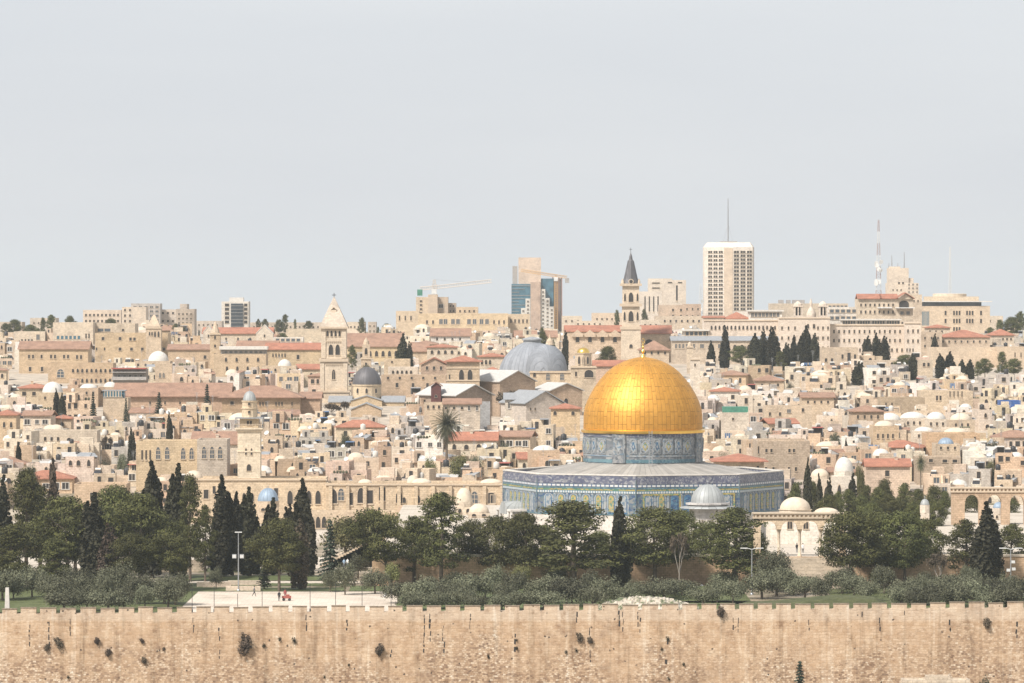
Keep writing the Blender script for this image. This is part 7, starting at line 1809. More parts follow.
for idx, (D, a, c, H, top, vb, area, rnd) in enumerate(near_picked):
    r = random.Random(idx * 31 + 5)
    x0, x1 = X(a, D), X(c, D); w_ = x1 - x0; zg = ground(D)
    tone, col = pick_tone(r)
    dep = r.uniform(7, 10)
    kd = r.random()
    feats = []
    kind_ = 'flat'
    if kd < .035 and vb - top > 5 and w_ < 13: kind_ = 'red'
    elif kd < .09: kind_ = 'pink'
    elif kd < .24: kind_ = 'dome'
    nm = {'flat': 'stone_house', 'red': 'red_roof_house', 'pink': 'pink_roof_house', 'dome': 'domed_house'}[kind_]
    if kind_ == 'flat' and tone == 'white': nm = 'white_house'
    root = bpy.data.objects.new(nm, None); C.objects.link(root)
    root.location = ((x0 + x1) / 2, D, zg); root.rotation_euler = (0, 0, r.uniform(-.20, .20) if w_ < 12 else r.uniform(-.10, .10))
    root.empty_display_size = .5
    px_m = F / D
    hw = w_ / 2; low = []
    if kind_ in ('red', 'pink'):
        rise = min(2.4, max(1.1, w_ * .16)); H2 = H - rise * .7
        b = MB(); b.box(-hw, hw, 0, dep, -2.5, H2); b.build('wall', ['stone'], root, color=col)
        b = MB()
        if r.random() < .6: b.hip(-hw, hw, 0, dep, H2, H2 + rise, .5)
        else: b.gable(-hw, hw, 0, dep, H2, H2 + rise, 'x', .5)
        b.build('roof', kind_, root)
        blocks = [(-hw, hw, 0, H2)]; feats.append(('red' if kind_ == 'red' else 'faded pink') + ' tiled roof'); flat = False
    else:
        b, blocks, up, an, low = house_shape(r, w_, H, dep); flat = True
        for qs, qn in ((up, 'upper_room'), (an, 'annex')):
            for q in qs:
                t2, c2_ = pick_tone(r); q.build(qn, ['stone' if r.random() < .7 else 'ashlar', 'plaster'], root, color=tuple((.55 * u_ + .45 * v_) for u_, v_ in zip(c2_, col)))
        b.build('wall', [('stone' if r.random() < .75 else 'ashlar') if tone != 'white' else 'ashlar', 'plaster'], root, color=col)
        if kind_ == 'dome':
            a0, c0, y0, h0 = blocks[0]; rd = min((c0 - a0) * .42, r.uniform(2.0, 3.4)); dm = r.choice(['white', 'cream', 'cream'])
            dome(root, 'dome', (a0 + c0) / 2, y0 + rd + .8, h0 - .4, rd, rd * r.uniform(.45, .75), dm, 20, 0, drum=.3, drum_mat=dm)
            feats.append(('white' if dm == 'white' else 'cream') + ' dome')
    # windows in the part that can be seen
    visb = min(vb + 2, top + 26); nwin = 0
    wk = r.choice(['slot', 'slot', 'slot', 'plainarch', 'plainarch', 'rect', 'white', 'grey', 'arch'])
    for (a0, c0, y0, h0) in (blocks + low if flat else blocks):
        ytop = PY(zg + h0, D)
        fl = 0
        while fl < 3:
            zc = h0 - 1.0 - .5 - fl * 3.0
            pyc = PY(zg + zc, D)
            if pyc > visb + 1 or zc < 1.2: break
            nn = max(1, int((c0 - a0) / r.uniform(1.7, 3.2)))
            for i in range(nn):
                if r.random() < .12: continue
                xc = a0 + (c0 - a0) * (i + .5 + r.uniform(-.14, .14)) / nn
                ww, hh = r.uniform(.75, 1.25), r.uniform(1.1, 1.7)
                if wk in ('white', 'grey'): ww *= 1.5
                link('window', WM[wk], root, (xc, y0, zc - hh / 2), 0, None, (ww, 1, hh)); nwin += 1
            fl += 1
            if r.random() < .35: break
    # roof gear
    if flat:
        ng = r.choice([5, 6, 7, 8, 9, 10]) if w_ > 7 else r.choice([3, 4, 5])
        slots = []
        for (a0, c0, y0, h0) in blocks + low + low: slots += [(a0 + (i + .5) * (c0 - a0) / max(1, int((c0 - a0) / 1.35)), y0, h0) for i in range(max(1, int((c0 - a0) / 1.35)))]
        r.shuffle(slots)
        if kind_ == 'dome': slots = slots[:2]
        for (xx, y0, h0) in slots[:ng]:
            k_ = r.choice(['black tank'] * 4 + ['white tank'] * 3 + ['solar heater'] * 5 + ['dish'] * 4 + ['aerial'] * 3 + ['tall aerial'] * 2 + ['white shelter', 'grey shelter', 'blue shelter' if r.random() < .25 else 'aerial', 'red shelter' if r.random() < .3 else 'dish', 'washing line' if r.random() < .4 else 'solar heater'] + ['stair hut'] * 4 + ['potted plants'] * 2 + ['white sheet'] * 3 + ['grey sheet'] * 3 + ['rusty sheet'] + ['small white dome', 'small cream dome', 'small cream dome'])
            yy = y0 + r.uniform(.6, 3.4); s_ = r.uniform(.75, 1.2)
            if 'shelter' in k_: s_ = (r.uniform(.8, 1.5), 1.1, 1.9); yy = y0 + 2.4
            if k_ == 'dish': s_ *= .72
            if 'sheet' in k_: s_ = (r.uniform(1.0, 2.2), r.uniform(1.0, 1.8), r.uniform(.8, 1.5)); yy = y0 + s_[1] + r.uniform(.1, 1.5)
            if k_.startswith('small'): s_ = r.uniform(1.1, 2.0); yy = y0 + s_ + .4
            o = link(KN[k_], KIT[k_], root, (xx, yy, h0 - .45), r.uniform(-.6, .6) if 'shelter' not in k_ else 0, col if k_ == 'stair hut' else None, s_)
            if k_ not in ('aerial', 'dish', 'potted plants'): feats.append(k_)
            elif k_ == 'dish': feats.append('satellite dish')
            elif k_ == 'aerial': feats.append('roof aerial')
    elif r.random() < .5:
        feats.append('stub chimney'); b = MB(); b.box(-.35, .35, -.35, .35, -1.2, 1.0); b.box(-.45, .45, -.45, .45, 1.0, 1.12); b.build('chimney', 'stone', root, (r.uniform(-hw * .5, hw * .5), dep * .4, H), color=col)
    if not feats: feats = ['bare flat roof']
    feats = list(dict.fromkeys(feats))
    size = 'broad' if w_ > 12.5 else 'narrow' if w_ < 8 else 'small' if H < 5.5 else 'square'
    words = {0: 'windowless', 1: 'one-windowed', 2: 'two-windowed', 3: 'three-windowed', 4: 'four-windowed'}
    wn = words.get(nwin, '')
    art = f'{size} {tone}'
    ds = []
    if len(feats) > 1: ds += [f'{art} house with {feats[0]} and {feats[1]}']
    if len(feats) > 2: ds += [f'{art} house with {feats[0]} and {feats[2]}']
    ds += [f'{art} stone house with {feats[0]}']
    if wn: ds += [f'{wn} {tone} house with {feats[0]}']
    ds += [f'{tone} house, {size} and plain, with {feats[-1]}']
    mx_ = max(0, min(1023, (a + c) / 2)); 
    lb = place_label(ds, mx_, (top + min(vb, top + 14)) / 2)
    tag(root, lb, 'house', 'houses of the old city')
# ordinary houses past the three hundred largest
if rest:
    b = MB()
    for (D, a, c, H, top, vb, area, rnd) in rest:
        x0, x1 = X(a, D), X(c, D); zg = ground(D)
        b.pbox(x0, x1, D, D + 8, zg - 2, zg + H, 0, 1, .5, .25)
        n = max(1, int((x1 - x0) / 3.2))
        for i in range(n):
            xc = x0 + (x1 - x0) * (i + .5) / n; b.box(xc - .5, xc + .5, D - .06, D, zg + H - 2.3, zg + H - 1.0, 2)
    o = b.build('far_houses', ['stone', 'plaster', 'dark'], color=(0.55, 0.45, 0.34)); kind(o, 'stuff')
# ------------------------------------------------------------ trees, nearest belt first
T = tree
# big conifers and cypresses at left
for a in [
 ('cypress', 3, 470, 858, 11, 'dark cypress cut by the left edge of the picture'),
 ('tallpine', 26, 462, 850, 22, 'dense dark green pine second from the left edge'),
 ('redcypress', 53, 452, 845, 10, 'thin brownish half-dead conifer rising above the left pines'),
 ('tallpine', 12, 520, 826, 24, 'low bushy pine at the lower left edge'),
 ('pine', 68, 492, 838, 34, 'wide yellow-green pine beside the thin brownish conifer'),
 ('tallpine', 40, 480, 868, 22, 'dark pine filling the gap behind the wide yellow-green pine'),
 ('pine', 118, 484, 866, 26, 'olive-green pine behind the withered cypress'),
 ('tallpine', 75, 505, 868, 20, 'shaded pine deep inside the left grove'),
 ('tallpine', 205, 500, 850, 12, 'narrow dark pine between arched hall and pointed cypress'),
 ('cypress', 236, 488, 880, 9, 'dark cypress wedged between the two tallest at the gallery'),
 ('cypress', 290, 500, 880, 9, 'short cypress hidden behind the round lawn pine'),
 ('pine', 425, 520, 850, 22, 'shaded pine behind the tallest centre-left pine'),
 ('pine', 545, 522, 848, 20, 'shaded pine left of the largest bushy pine'),
 ('pine', 598, 530, 846, 16, 'low dark pine right of the largest bushy pine'),
 ('tallpine', 640, 520, 846, 14, 'dark pine just right of the lone thin cypress'),
 ('pine', 755, 530, 842, 14, 'small pine at the left foot of the wide stairs'),
 ('cypress', 94, 488, 832, 15, 'black-green cypress with bare reddish foot among the left pines'),
 ('tallpine', 56, 535, 818, 20, 'small round bright pine in front of the left pines'),
 ('redcypress', 108, 520, 828, 12, 'brown withered cypress beside the black-green cypress'),
 ('pine', 140, 490, 832, 34, 'spreading pine in the middle of the left grove'),
 ('cypress', 152, 455, 862, 14, 'tall dark conifer in front of the arched hall'),
 ('cypress', 178, 458, 858, 13, 'tall dark cypress left of the pair by the gallery'),
 ('tallpine', 190, 468, 850, 15, 'dark rounded conifer touching the arched hall'),
 ('leanpine', 183, 530, 822, 24, 'pine with a bent bare trunk beside the plaza'),
 ('pine', 128, 530, 822, 22, 'low pine behind the olive grove at left'),
 ('cypress', 222, 470, 862, 13, 'tall cypress with a pointed tip left of the minaret foot'),
 ('cypress', 249, 483, 865, 12, 'dark cypress just under the square minaret'),
 ('cypress', 273, 494, 868, 11, 'shorter cypress beside the blue-grey dome'),
 ('cypress', 303, 474, 862, 13, 'tall ragged cypress right of the blue-grey dome'),
 ('pine', 279, 517, 822, 24, 'round yellow-green pine standing on the lawn by the plaza'),
 ('redcypress', 300, 515, 826, 11, 'reddish-brown cypress beside the round lawn pine'),
 ('fir', 330, 520, 838, 14, 'dark ragged tree right of the lawn pines'),
 ('spring', 345, 508, 900, 28, 'feathery yellow-green tree before the terrace building'),
 ('spring', 382, 500, 910, 24, 'olive-brown leafy tree right of the feathery tree'),
 ('fir', 379, 507, 880, 7, 'small pointed conifer poking out of the leafy trees'),
 ('leanpine', 392, 506, 830, 30, 'pine leaning left on a long slanted trunk'),
 ('tallpine', 414, 512, 838, 20, 'dark pine between the two leaning pines'),
 ('tallpine', 441, 487, 832, 26, 'tallest dark pine of the centre left rising over the gallery'),
 ('pine', 470, 518, 842, 20, 'dark spreading pine below the flattened white dome'),
 ('pine', 497, 514, 838, 24, 'dark pine in front of the shrine porch'),
 ('pine', 525, 511, 834, 25, 'broad dark pine covering the left corner of the shrine'),
 ('tallpine', 573, 496, 828, 44, 'largest bushy pine covering the middle of the blue tiled wall'),
 ('cypress', 620, 492, 830, 10.5, 'lone thin cypress before the white marble wall'),
 ('pine', 655, 505, 832, 34, 'flat-topped pine right of the lone thin cypress'),
 ('pine', 680, 507, 850, 24, 'flat-topped pine under the small ribbed grey dome'),
 ('bare', 679, 522, 824, 13, 'brown leafless weeping tree among the flat-topped pines'),
 ('tallpine', 735, 503, 830, 33, 'big irregular pine left of the stairs arcade'),
 ('pine', 712, 520, 845, 20, 'darker pine tucked behind the big irregular pine'),
 ('olive', 772, 546, 818, 20, 'round dark broadleaf tree at the foot of the wide stairs'),
 ('pine', 850, 509, 826, 31, 'dense round pine overhanging the right side of the stairs'),
 ('pine', 876, 511, 836, 26, 'umbrella pine in the middle of the right grove'),
 ('pine', 905, 510, 832, 26, 'umbrella pine with two dark trunks in the right grove'),
 ('pine', 928, 518, 846, 18, 'loose pine letting light through beside the right arcade'),
 ('bare', 940, 545, 820, 18, 'grey leafless tree before the orange retaining wall'),
 ('tallpine', 966, 515, 838, 20, 'dark pine before the left pier of the right arcade'),
 ('cypress', 987, 497, 832, 15, 'dark bulky cypress in front of the right arcade'),
 ('tallpine', 1012, 520, 845, 20, 'dark pine at the right edge behind the twin lamp'),
 ('olive', 967, 562, 818, 8, 'small dark round bush-tree at the foot of the retaining wall'),
 ('olive', 345, 558, 812, 13, 'grey-green olive tree standing at the right end of the plaza'),
 ('olive', 330, 568, 820, 10, 'small olive tree behind the plaza olive'),
 ('olive', 375, 566, 815, 16, 'olive tree left of the central olive belt'),
 ('olive', 216, 566, 828, 9, 'small dark round tree on the lawn by the lamp post'),
 ('fir', 264, 560, 826, 9, 'small drooping tree on the strip lawn'),
 ('olive', 212, 548, 866, 14, 'bushy green tree at the back of the lawns'),
 ('olive', 358, 552, 860, 14, 'rounded green shrub tree by the south stair'),
 ('fir', 800, 661, 742, 12, 'little conifer tip at the foot of the long wall'),
 ('olive', 985, 674, 740, 10, 'dark shrub at the foot of the wall near the right corner'),
]:
    if a[1] == 800: T(*a[:5], a[5])
    else: T(*a[:5], a[5])
ANCHORS += [('the largest bushy pine', 573, 540), ('the lone thin cypress', 620, 530), ('the round lawn pine', 279, 550), ('the double-armed lamp', 752, 570), ('the plaza', 290, 597), ('the right arcade cypress', 987, 540), ('the dense round pine', 850, 545), ('the left pine grove', 90, 540), ('the white stone pillar', 7, 597)]
# the olive belts in front
ro = random.Random(9)
def belt(p0, p1, top0, top1, D0, D1, n, lab):
    for i in range(n):
        p = p0 + (p1 - p0) * (i + .5) / n + ro.uniform(-4, 4)
        t = ro.random(); D = D0 + (D1 - D0) * t
        tp = top0 + (top1 - top0) * (1 - t) + ro.uniform(-5, 6)
        T('olive', p, tp, D, ro.uniform(12, 25), None, lab)
belt(-5, 185, 561, 574, 784, 812, 13, 'olive trees behind the wall at left')
belt(58, 176, 577, 588, 767, 776, 6, 'olive trees behind the wall at left')
belt(395, 612, 568, 580, 780, 806, 15, 'olive trees behind the middle of the wall')
belt(402, 600, 577, 590, 767, 775, 9, 'olive trees behind the middle of the wall')
belt(612, 740, 572, 584, 782, 808, 8, 'olive trees behind the rubble mound')
belt(755, 1030, 566, 581, 787, 814, 18, 'olive trees behind the wall at right')
belt(895, 1015, 577, 588, 768, 780, 7, 'olive trees behind the wall at right')
for k_ in range(16):
    p_ = 405 + k_ * 40 + ro.uniform(-14, 14)
    if 780 < p_ < 845 or 585 < p_ < 712: continue
    T('olive' if k_ % 3 else 'spring', p_, ro.uniform(556, 569), ro.uniform(822, 834), ro.uniform(9, 17), None, 'undergrowth at the foot of the retaining wall')
# trees between the shrine and the city, then in the city
rt = random.Random(12)
for a in [
 ('cypress', 808, 453, 985, 5.5), ('cypress', 819, 470, 980, 5), ('tallpine', 796, 480, 1000, 12), ('cypress', 830, 474, 985, 6), ('cypress', 853, 470, 1000, 8), ('tallpine', 866, 482, 1010, 12), ('pine', 885, 478, 1015, 12),
 ('tallpine', 905, 480, 1010, 13), ('pine', 935, 485, 1020, 14), ('pine', 900, 497, 990, 20), ('tallpine', 838, 488, 990, 10), ('pine', 975, 492, 1010, 16), ('pine', 1008, 495, 1010, 14), ('olive', 722, 460, 1075, 7), ('olive', 745, 468, 1070, 12), ('pine', 790, 497, 960, 14),
 ('tallpine', 793, 488, 975, 12), ('tallpine', 812, 478, 1005, 12), ('pine', 828, 492, 960, 16), ('tallpine', 848, 486, 975, 13), ('tallpine', 862, 492, 960, 12), ('tallpine', 878, 484, 985, 14), ('pine', 890, 492, 965, 16), ('tallpine', 918, 486, 985, 13), ('pine', 935, 498, 950, 14), ('tallpine', 945, 488, 1000, 9), ('pine', 915, 500, 930, 14), ('pine', 870, 500, 940, 16),
 ('olive', 30, 462, 1104, 7), ('olive', 122, 450, 1130, 6), ('cypress', 18, 440, 1160, 3.5), ('olive', 300, 452, 1120, 6), ('olive', 345, 430, 1190, 7), ('spring', 372, 420, 1230, 6), ('olive', 505, 440, 1160, 6), ('fir', 488, 432, 1190, 4), ('olive', 724, 447, 1110, 6), ('olive', 835, 428, 1190, 6), ('cypress', 905, 445, 1140, 3.5), ('spring', 990, 455, 1115, 6), ('olive', 640, 372, 1430, 5), ('olive', 790, 380, 1400, 5), ('fir', 745, 392, 1330, 4), ('olive', 455, 378, 1400, 5),
 ('palm', 447, 411, 1150, 18), ('spring', 462, 447, 1110, 14), ('olive', 475, 450, 1108, 8), ('spring', 430, 452, 1110, 8),
 ('cypress', 56, 386, 1300, 4), ('cypress', 62, 391, 1298, 4.5), ('fir', 93, 392, 1290, 6), ('cypress', 169, 409, 1200, 4), ('cypress', 131, 425, 1150, 5), ('fir', 207, 384, 1318, 7), ('fir', 159, 392, 1318, 7), ('fir', 126, 398, 1300, 5), ('olive', 106, 455, 1106, 6), ('bare', 107, 430, 1180, 8), ('fir', 150, 470, 1080, 10), ('bare', 52, 450, 1060, 7),
 ('cypress', 403, 331, 1495, 8), ('cypress', 409, 339, 1493, 4.5), ('tallpine', 352, 343, 1560, 6), ('olive', 366, 362, 1480, 6), ('olive', 475, 366, 1400, 6), ('cypress', 565, 328, 1580, 4), ('tallpine', 542, 325, 1600, 7), ('tallpine', 553, 338, 1590, 4), ('pine', 607, 345, 1500, 11), ('spring', 590, 398, 1340, 6), ('bare', 512, 383, 1300, 22), ('bare', 330, 400, 1320, 14), ('bare', 345, 398, 1330, 10),
 ('cypress', 725, 323, 1600, 6), ('cypress', 711, 339, 1590, 5), ('pine', 742, 345, 1590, 13), ('cypress', 755, 331, 1585, 8), ('cypress', 764, 327, 1590, 5.5), ('cypress', 773, 325, 1585, 8), ('cypress', 786, 341, 1580, 6), ('cypress', 794, 333, 1585, 5), ('cypress', 801, 334, 1582, 7), ('cypress', 806, 323, 1590, 7.5), ('cypress', 815, 331, 1585, 6.5), ('tallpine', 780, 350, 1575, 8),
 ('cypress', 868, 334, 1600, 7), ('cypress', 876, 331, 1605, 6), ('cypress', 884, 334, 1600, 7), ('cypress', 859, 360, 1480, 8), ('cypress', 935, 332, 1640, 5), ('cypress', 912, 352, 1510, 6), ('pine', 905, 354, 1520, 12), ('cypress', 940, 352, 1520, 6), ('cypress', 950, 350, 1525, 7), ('cypress', 962, 358, 1515, 5), ('cypress', 970, 358, 1515, 5),
 ('pine', 985, 358, 1520, 8), ('tallpine', 1002, 350, 1520, 8), ('pine', 1014, 358, 1515, 9), ('tallpine', 978, 360, 1510, 6), ('palm', 921, 456, 1118, 7), ('olive', 992, 435, 1150, 8), ('cypress', 846, 436, 1150, 3),
 ('tallpine', 1000, 318, 1850, 7), ('pine', 1012, 316, 1850, 12), ('tallpine', 1020, 309, 1860, 9), ('tallpine', 990, 326, 1830, 7), ('pine', 1003, 330, 1800, 12), ('tallpine', 997, 333, 1780, 6),
 ('tallpine', 5, 322, 1950, 6), ('pine', 14, 319, 1960, 10), ('tallpine', 43, 316, 1950, 5), ('tallpine', 51, 313, 1950, 7), ('pine', 30, 324, 1940, 9), ('tallpine', 38, 327, 1930, 4), ('pine', 69, 315, 2000, 7), ('pine', 110, 318, 2000, 9), ('tallpine', 176, 322, 1850, 8), ('tallpine', 184, 326, 1840, 5), ('fir', 199, 330, 1800, 4),
 ('tallpine', 285, 313, 2150, 5), ('pine', 279, 319, 2150, 5), ('pine', 265, 318, 2140, 4), ('pine', 309, 320, 2120, 6), ('pine', 258, 318, 2150, 3), ('tallpine', 295, 318, 2150, 2.5), ('tallpine', 362, 316, 2060, 5.5), ('pine', 386, 323, 2060, 6), ('tallpine', 378, 326, 2050, 2.5), ('tallpine', 644, 307, 2050, 5), ('pine', 617, 309, 2100, 3), ('pine', 283, 332, 1780, 8), ('spring', 860, 452, 1085, 6),
]:
    T(*a)
WORDS = {'cypress': [('dark', ''), ('slim dark', ''), ('black-green', '')], 'pine': [('rounded green', ''), ('spreading', '')], 'tallpine': [('tall bushy', ''), ('dense', '')], 'olive': [('grey-green', ''), ('bushy silvery', ''), ('rounded silvery', '')],
         'spring': [('fresh green', ''), ('yellow-green', '')], 'bare': [('leafless brown', ''), ('twiggy bare', '')], 'fir': [('pointed dark', ''), ('small layered', '')], 'palm': [('shaggy', '')], 'leanpine': [('leaning', '')], 'redcypress': [('brownish', '')]}
CW = {'cypress': 'cypress', 'pine': 'pine', 'tallpine': 'pine', 'olive': 'olive tree', 'spring': 'leafy tree', 'bare': 'tree', 'fir': 'conifer', 'palm': 'date palm', 'leanpine': 'pine', 'redcypress': 'cypress'}
for (o, kd, px_, top, D, hw, H, label, group) in TREES:
    if label is None:
        sz = 'low' if H < 4 else 'tall' if H > 11 else 'mid-height'
        ds = [f'{q} {CW[kd]}' for q, _ in WORDS[kd]] + [f'{sz} {q} {CW[kd]}' for q, _ in WORDS[kd]] + [f'{sz} {CW[kd]}']
        label = place_label(ds, min(1023, max(0, px_)), top + 4)
    g_ = group or {'cypress': 'cypress trees', 'redcypress': 'cypress trees', 'pine': 'pine trees', 'tallpine': 'pine trees', 'leanpine': 'pine trees', 'olive': 'olive trees'}.get(kd)
    tag(o, label, 'tree', g_)

# ------------------------------------------------------------ shrubs rooted in the wall
rb = random.Random(19)
SB = []
for s_ in (1, 2, 3):
    rng = np.random.default_rng(100 + s_)
    P, N = lobes_pts([(rb.uniform(-.35, .35), rb.uniform(-.5, .05), rb.uniform(-.4, .35), rb.uniform(.35, .6)) for _ in range(7)], 230, rng, 1.0, .6)
    SB.append((leaves(P, .07, rng, 0, 2.0, 'brownleaf', 'twigs', N), leaves(P[::2] * .85, .08, rng, 0, 1.0, 'cypress', 'leaves', N[::2])))
rwb = [(47.5, 647.5, 5, 0), (58, 643, 6.5, 0), (97, 640.5, 5, 0), (109, 652.5, 5.5, 0), (141.5, 641, 3.4, 0), (144, 660, 5, 0), (164, 649, 2.6, 0), (244, 644, 11, 0), (264, 645.5, 4, 1), (280, 639, 3.6, 1), (293.5, 640.5, 5, 1), (380, 649, 7.5, 0),
       (488.5, 656, 3, 1), (579, 637.5, 6, 0), (590, 640, 5, 0), (566.5, 652, 3.4, 1), (576, 650.5, 3.2, 1), (516.5, 640, 2.6, 1), (517, 648, 3.4, 1), (667.5, 639, 4, 1), (662, 649, 3, 1), (684, 664, 3.2, 1), (668.5, 679, 3, 1), (721, 611, 7, 0), (988, 622.5, 6.5, 0), (324, 677, 2.5, 1), (68, 677, 3, 1), (349, 665, 2.6, 1)]
wl = ['small', 'round', 'ragged', 'dark']
for i, (px_, py_, rp, gr) in enumerate(rwb):
    root = bpy.data.objects.new('wall_shrub', None); C.objects.link(root)
    s_ = MT(rp, WD) / .95
    root.location = (X(px_, WD), WD - .1 * s_, Z(py_, WD)); root.scale = (s_, s_ * .8, s_ * (1.15 if rp > 6 else 1)); root.rotation_euler = (0, rb.uniform(-.4, .4), 0)
    tw, lv = SB[i % 3]
    link('twigs', tw if not gr else lv, root)
    if not gr: link('leaves', lv, root, (0, .05, .1), 0, None, .7)
    b = MB(); b.tube((0, .6, 0), (0, -.2, .05), .06, .04, 5); b.build('stem', 'bark', root)
    sz = 'very large' if rp > 10 else 'large' if rp > 6.9 else 'mid-sized' if rp > 4.5 else 'small'
    third = 'far left' if px_ < 120 else 'left' if px_ < 340 else 'middle' if px_ < 640 else 'right of centre' if px_ < 800 else 'right'
    hgt = 'high on' if py_ < 630 else 'low on' if py_ > 658 else 'halfway up'
    near = sorted(ANCHORS[-30:], key=lambda q: abs(q[1] - px_))
    base = f'{sz} {"green" if gr else "brown"} shrub growing {hgt} the wall, {third} part'
    k = 0; lb = base
    for ds in (base, f'{sz} {"green" if gr else "brown"} wall shrub {hgt} the masonry under {near[0][0]}', f'{sz} {"dark green" if gr else "twiggy brown"} tuft {hgt} the wall beneath {near[1][0]}', f'{sz} tuft {hgt} the stones, roughly below {near[2][0]}', f'lesser tuft {hgt} the wall below {near[0][0]}'):
        if ds not in USED and len(ds.split()) <= 16: lb = ds; break
    tag(root, lb, 'shrub', 'shrubs growing out of the wall')

# ------------------------------------------------------------ lamps, posts, pillar
def lamp(label, px_, top, D, arms):
    z = ground(D); H = Z(top, D) - z
    root = thing('street_lamp', label, 'lamp', (X(px_, D), D, z))
    b = MB(); b.tube((0, 0, -.2), (0, 0, H), .13, .08, 8); b.lathe([(.3, 0), (.3, .25), (.16, .4)], 10); b.build('pole', 'metal', root)
    for s_ in arms:
        b = MB(); b.tube((0, 0, H - .1), (s_ * .8, 0, H + .12), .07, .06, 6); b.box(s_ * 1.35 - .62, s_ * 1.35 + .62, -.18, .18, H + .05, H + .2); b.build('lamp_head', 'dish', root)
    return root, H
r1, H1 = lamp('tall thin pole with pale floodlight boxes on the lawn left of centre', 238.3, 533, 822, (0,))
for s_ in (-.7, .6):
    b = MB(); b.box(s_ - .36, s_ + .36, -.35, .25, H1 - 4.4, H1 - 3.7); b.box(s_ - .3, s_ + .3, -.38, -.35, H1 - 4.3, H1 - 3.8, 1); b.build('floodlight', ['metal', 'dish'], r1)
lamp('double-armed street lamp in front of the big irregular pine', 752, 549, 812, (-1, 1))
r3, H3 = lamp('lamp post with two arms and several floodlights near the right edge', 1011, 549, 812, (-1, 1))
for zq, s_ in ((3.4, .5), (3.6, -.4), (2.2, .4)):
    b = MB(); b.box(s_ - .3, s_ + .3, -.3, .15, H3 - zq - .25, H3 - zq + .2); b.build('floodlight', 'dish', r3)
b = MB(); b.lathe([(.05, 0), (.05, 3.4)], 6); b.lathe([(.12, 0), (.12, .5), (.05, .6)], 8); PM = b.mesh('thin_post', 'black')
for i, (px_, top, w1) in enumerate(((192, 586, 'leftmost'), (214, 586, 'second'), (237.5, 594, 'third'), (262, 586, 'fourth'), (310, 584, 'fifth'), (335.5, 583, 'sixth'), (362, 587, 'seventh'), (391, 589, 'rightmost'))):
    H = Z(top, 764) - ESP; o = link('thin_post', PM, None, (X(px_, 764), 764, ESP), 0, None, (1, 1, H / 3.4))
    tag(o, f'{w1} of the thin dark posts between the wall and the plaza', 'post', 'thin posts behind the wall')
b = MB(); b.prism([(-.42, -.42), (.42, -.42), (.42, .42), (-.42, .42)], -.2, 4.2, 0, [(-.27, -.27), (.27, -.27), (.27, .27), (-.27, .27)]); b.box(-.6, .6, -.6, .6, -.2, .35)
o = b.build('stone_pillar', 'white', None, (X(7, 764), 764, ESP)); tag(o, 'white tapering stone pillar behind the wall at the left edge', 'pillar')
# pale rubble mound behind the battlements
M['rubble'], n_, b_ = new_mat('pale_rubble_with_weeds')
t_ = n_.nodes.new('ShaderNodeTexCoord')
n_.links.new(ramp(n_, noise(n_, t_.outputs['Object'], 0.55, 6, .7), [(0.40, (0.56, 0.49, 0.40)), (0.50, (0.40, 0.35, 0.27)), (0.56, (0.10, 0.12, 0.05))]), b_.inputs['Base Color'])
rq = random.Random(6)
x0, x1 = X(590, 770), X(700, 770)
o = link('rubble_mound', grid_mesh('rubble_mound', np.linspace(x0, x1, 60), np.linspace(764, 776, 14), lambda x, y: ESP + 2.1 * max(0, 1 - abs((x - (x0 + x1) / 2) / ((x1 - x0) / 2)) ** 2.2) * max(0, 1 - abs((y - 770) / 6) ** 2) + rq.uniform(0, .5), 'rubble', False))
tag(o, 'pale heap of rubble with weeds behind the middle of the wall', 'mound')
# pale flat roofs at the bottom edge
b = MB(); b.pbox(-5.2, 5.2, 0, 5, -6, 0, 0, 1, .3, .3); b.pbox(-1.5, 2.2, 1, 4, -1, .55, 0, 1, .2, .2)
o = b.build('low_building', ['stone', 'plaster'], None, (X(937, 736), 736, Z(680.5, 736)), color=PALE); tag(o, 'pale flat-roofed hut at the wall foot on the bottom edge', 'building')
b = MB(); b.box(-3.0, 3.0, 0, .6, 0, .9)
for px_, D, lab in ((245, 838, 'low pale stone bench wall between two lawn strips'), (243, 822, 'short pale stone kerb wall at the back of the plaza'), (214, 834, 'slanting pale stone ramp wall beside the bent pine')):
    o = b.build('low_wall', 'ashlar', None, (X(px_, D), D, ESP), .25 if px_ == 214 else 0, color=(0.6, 0.5, 0.4)); tag(o, lab, 'wall')

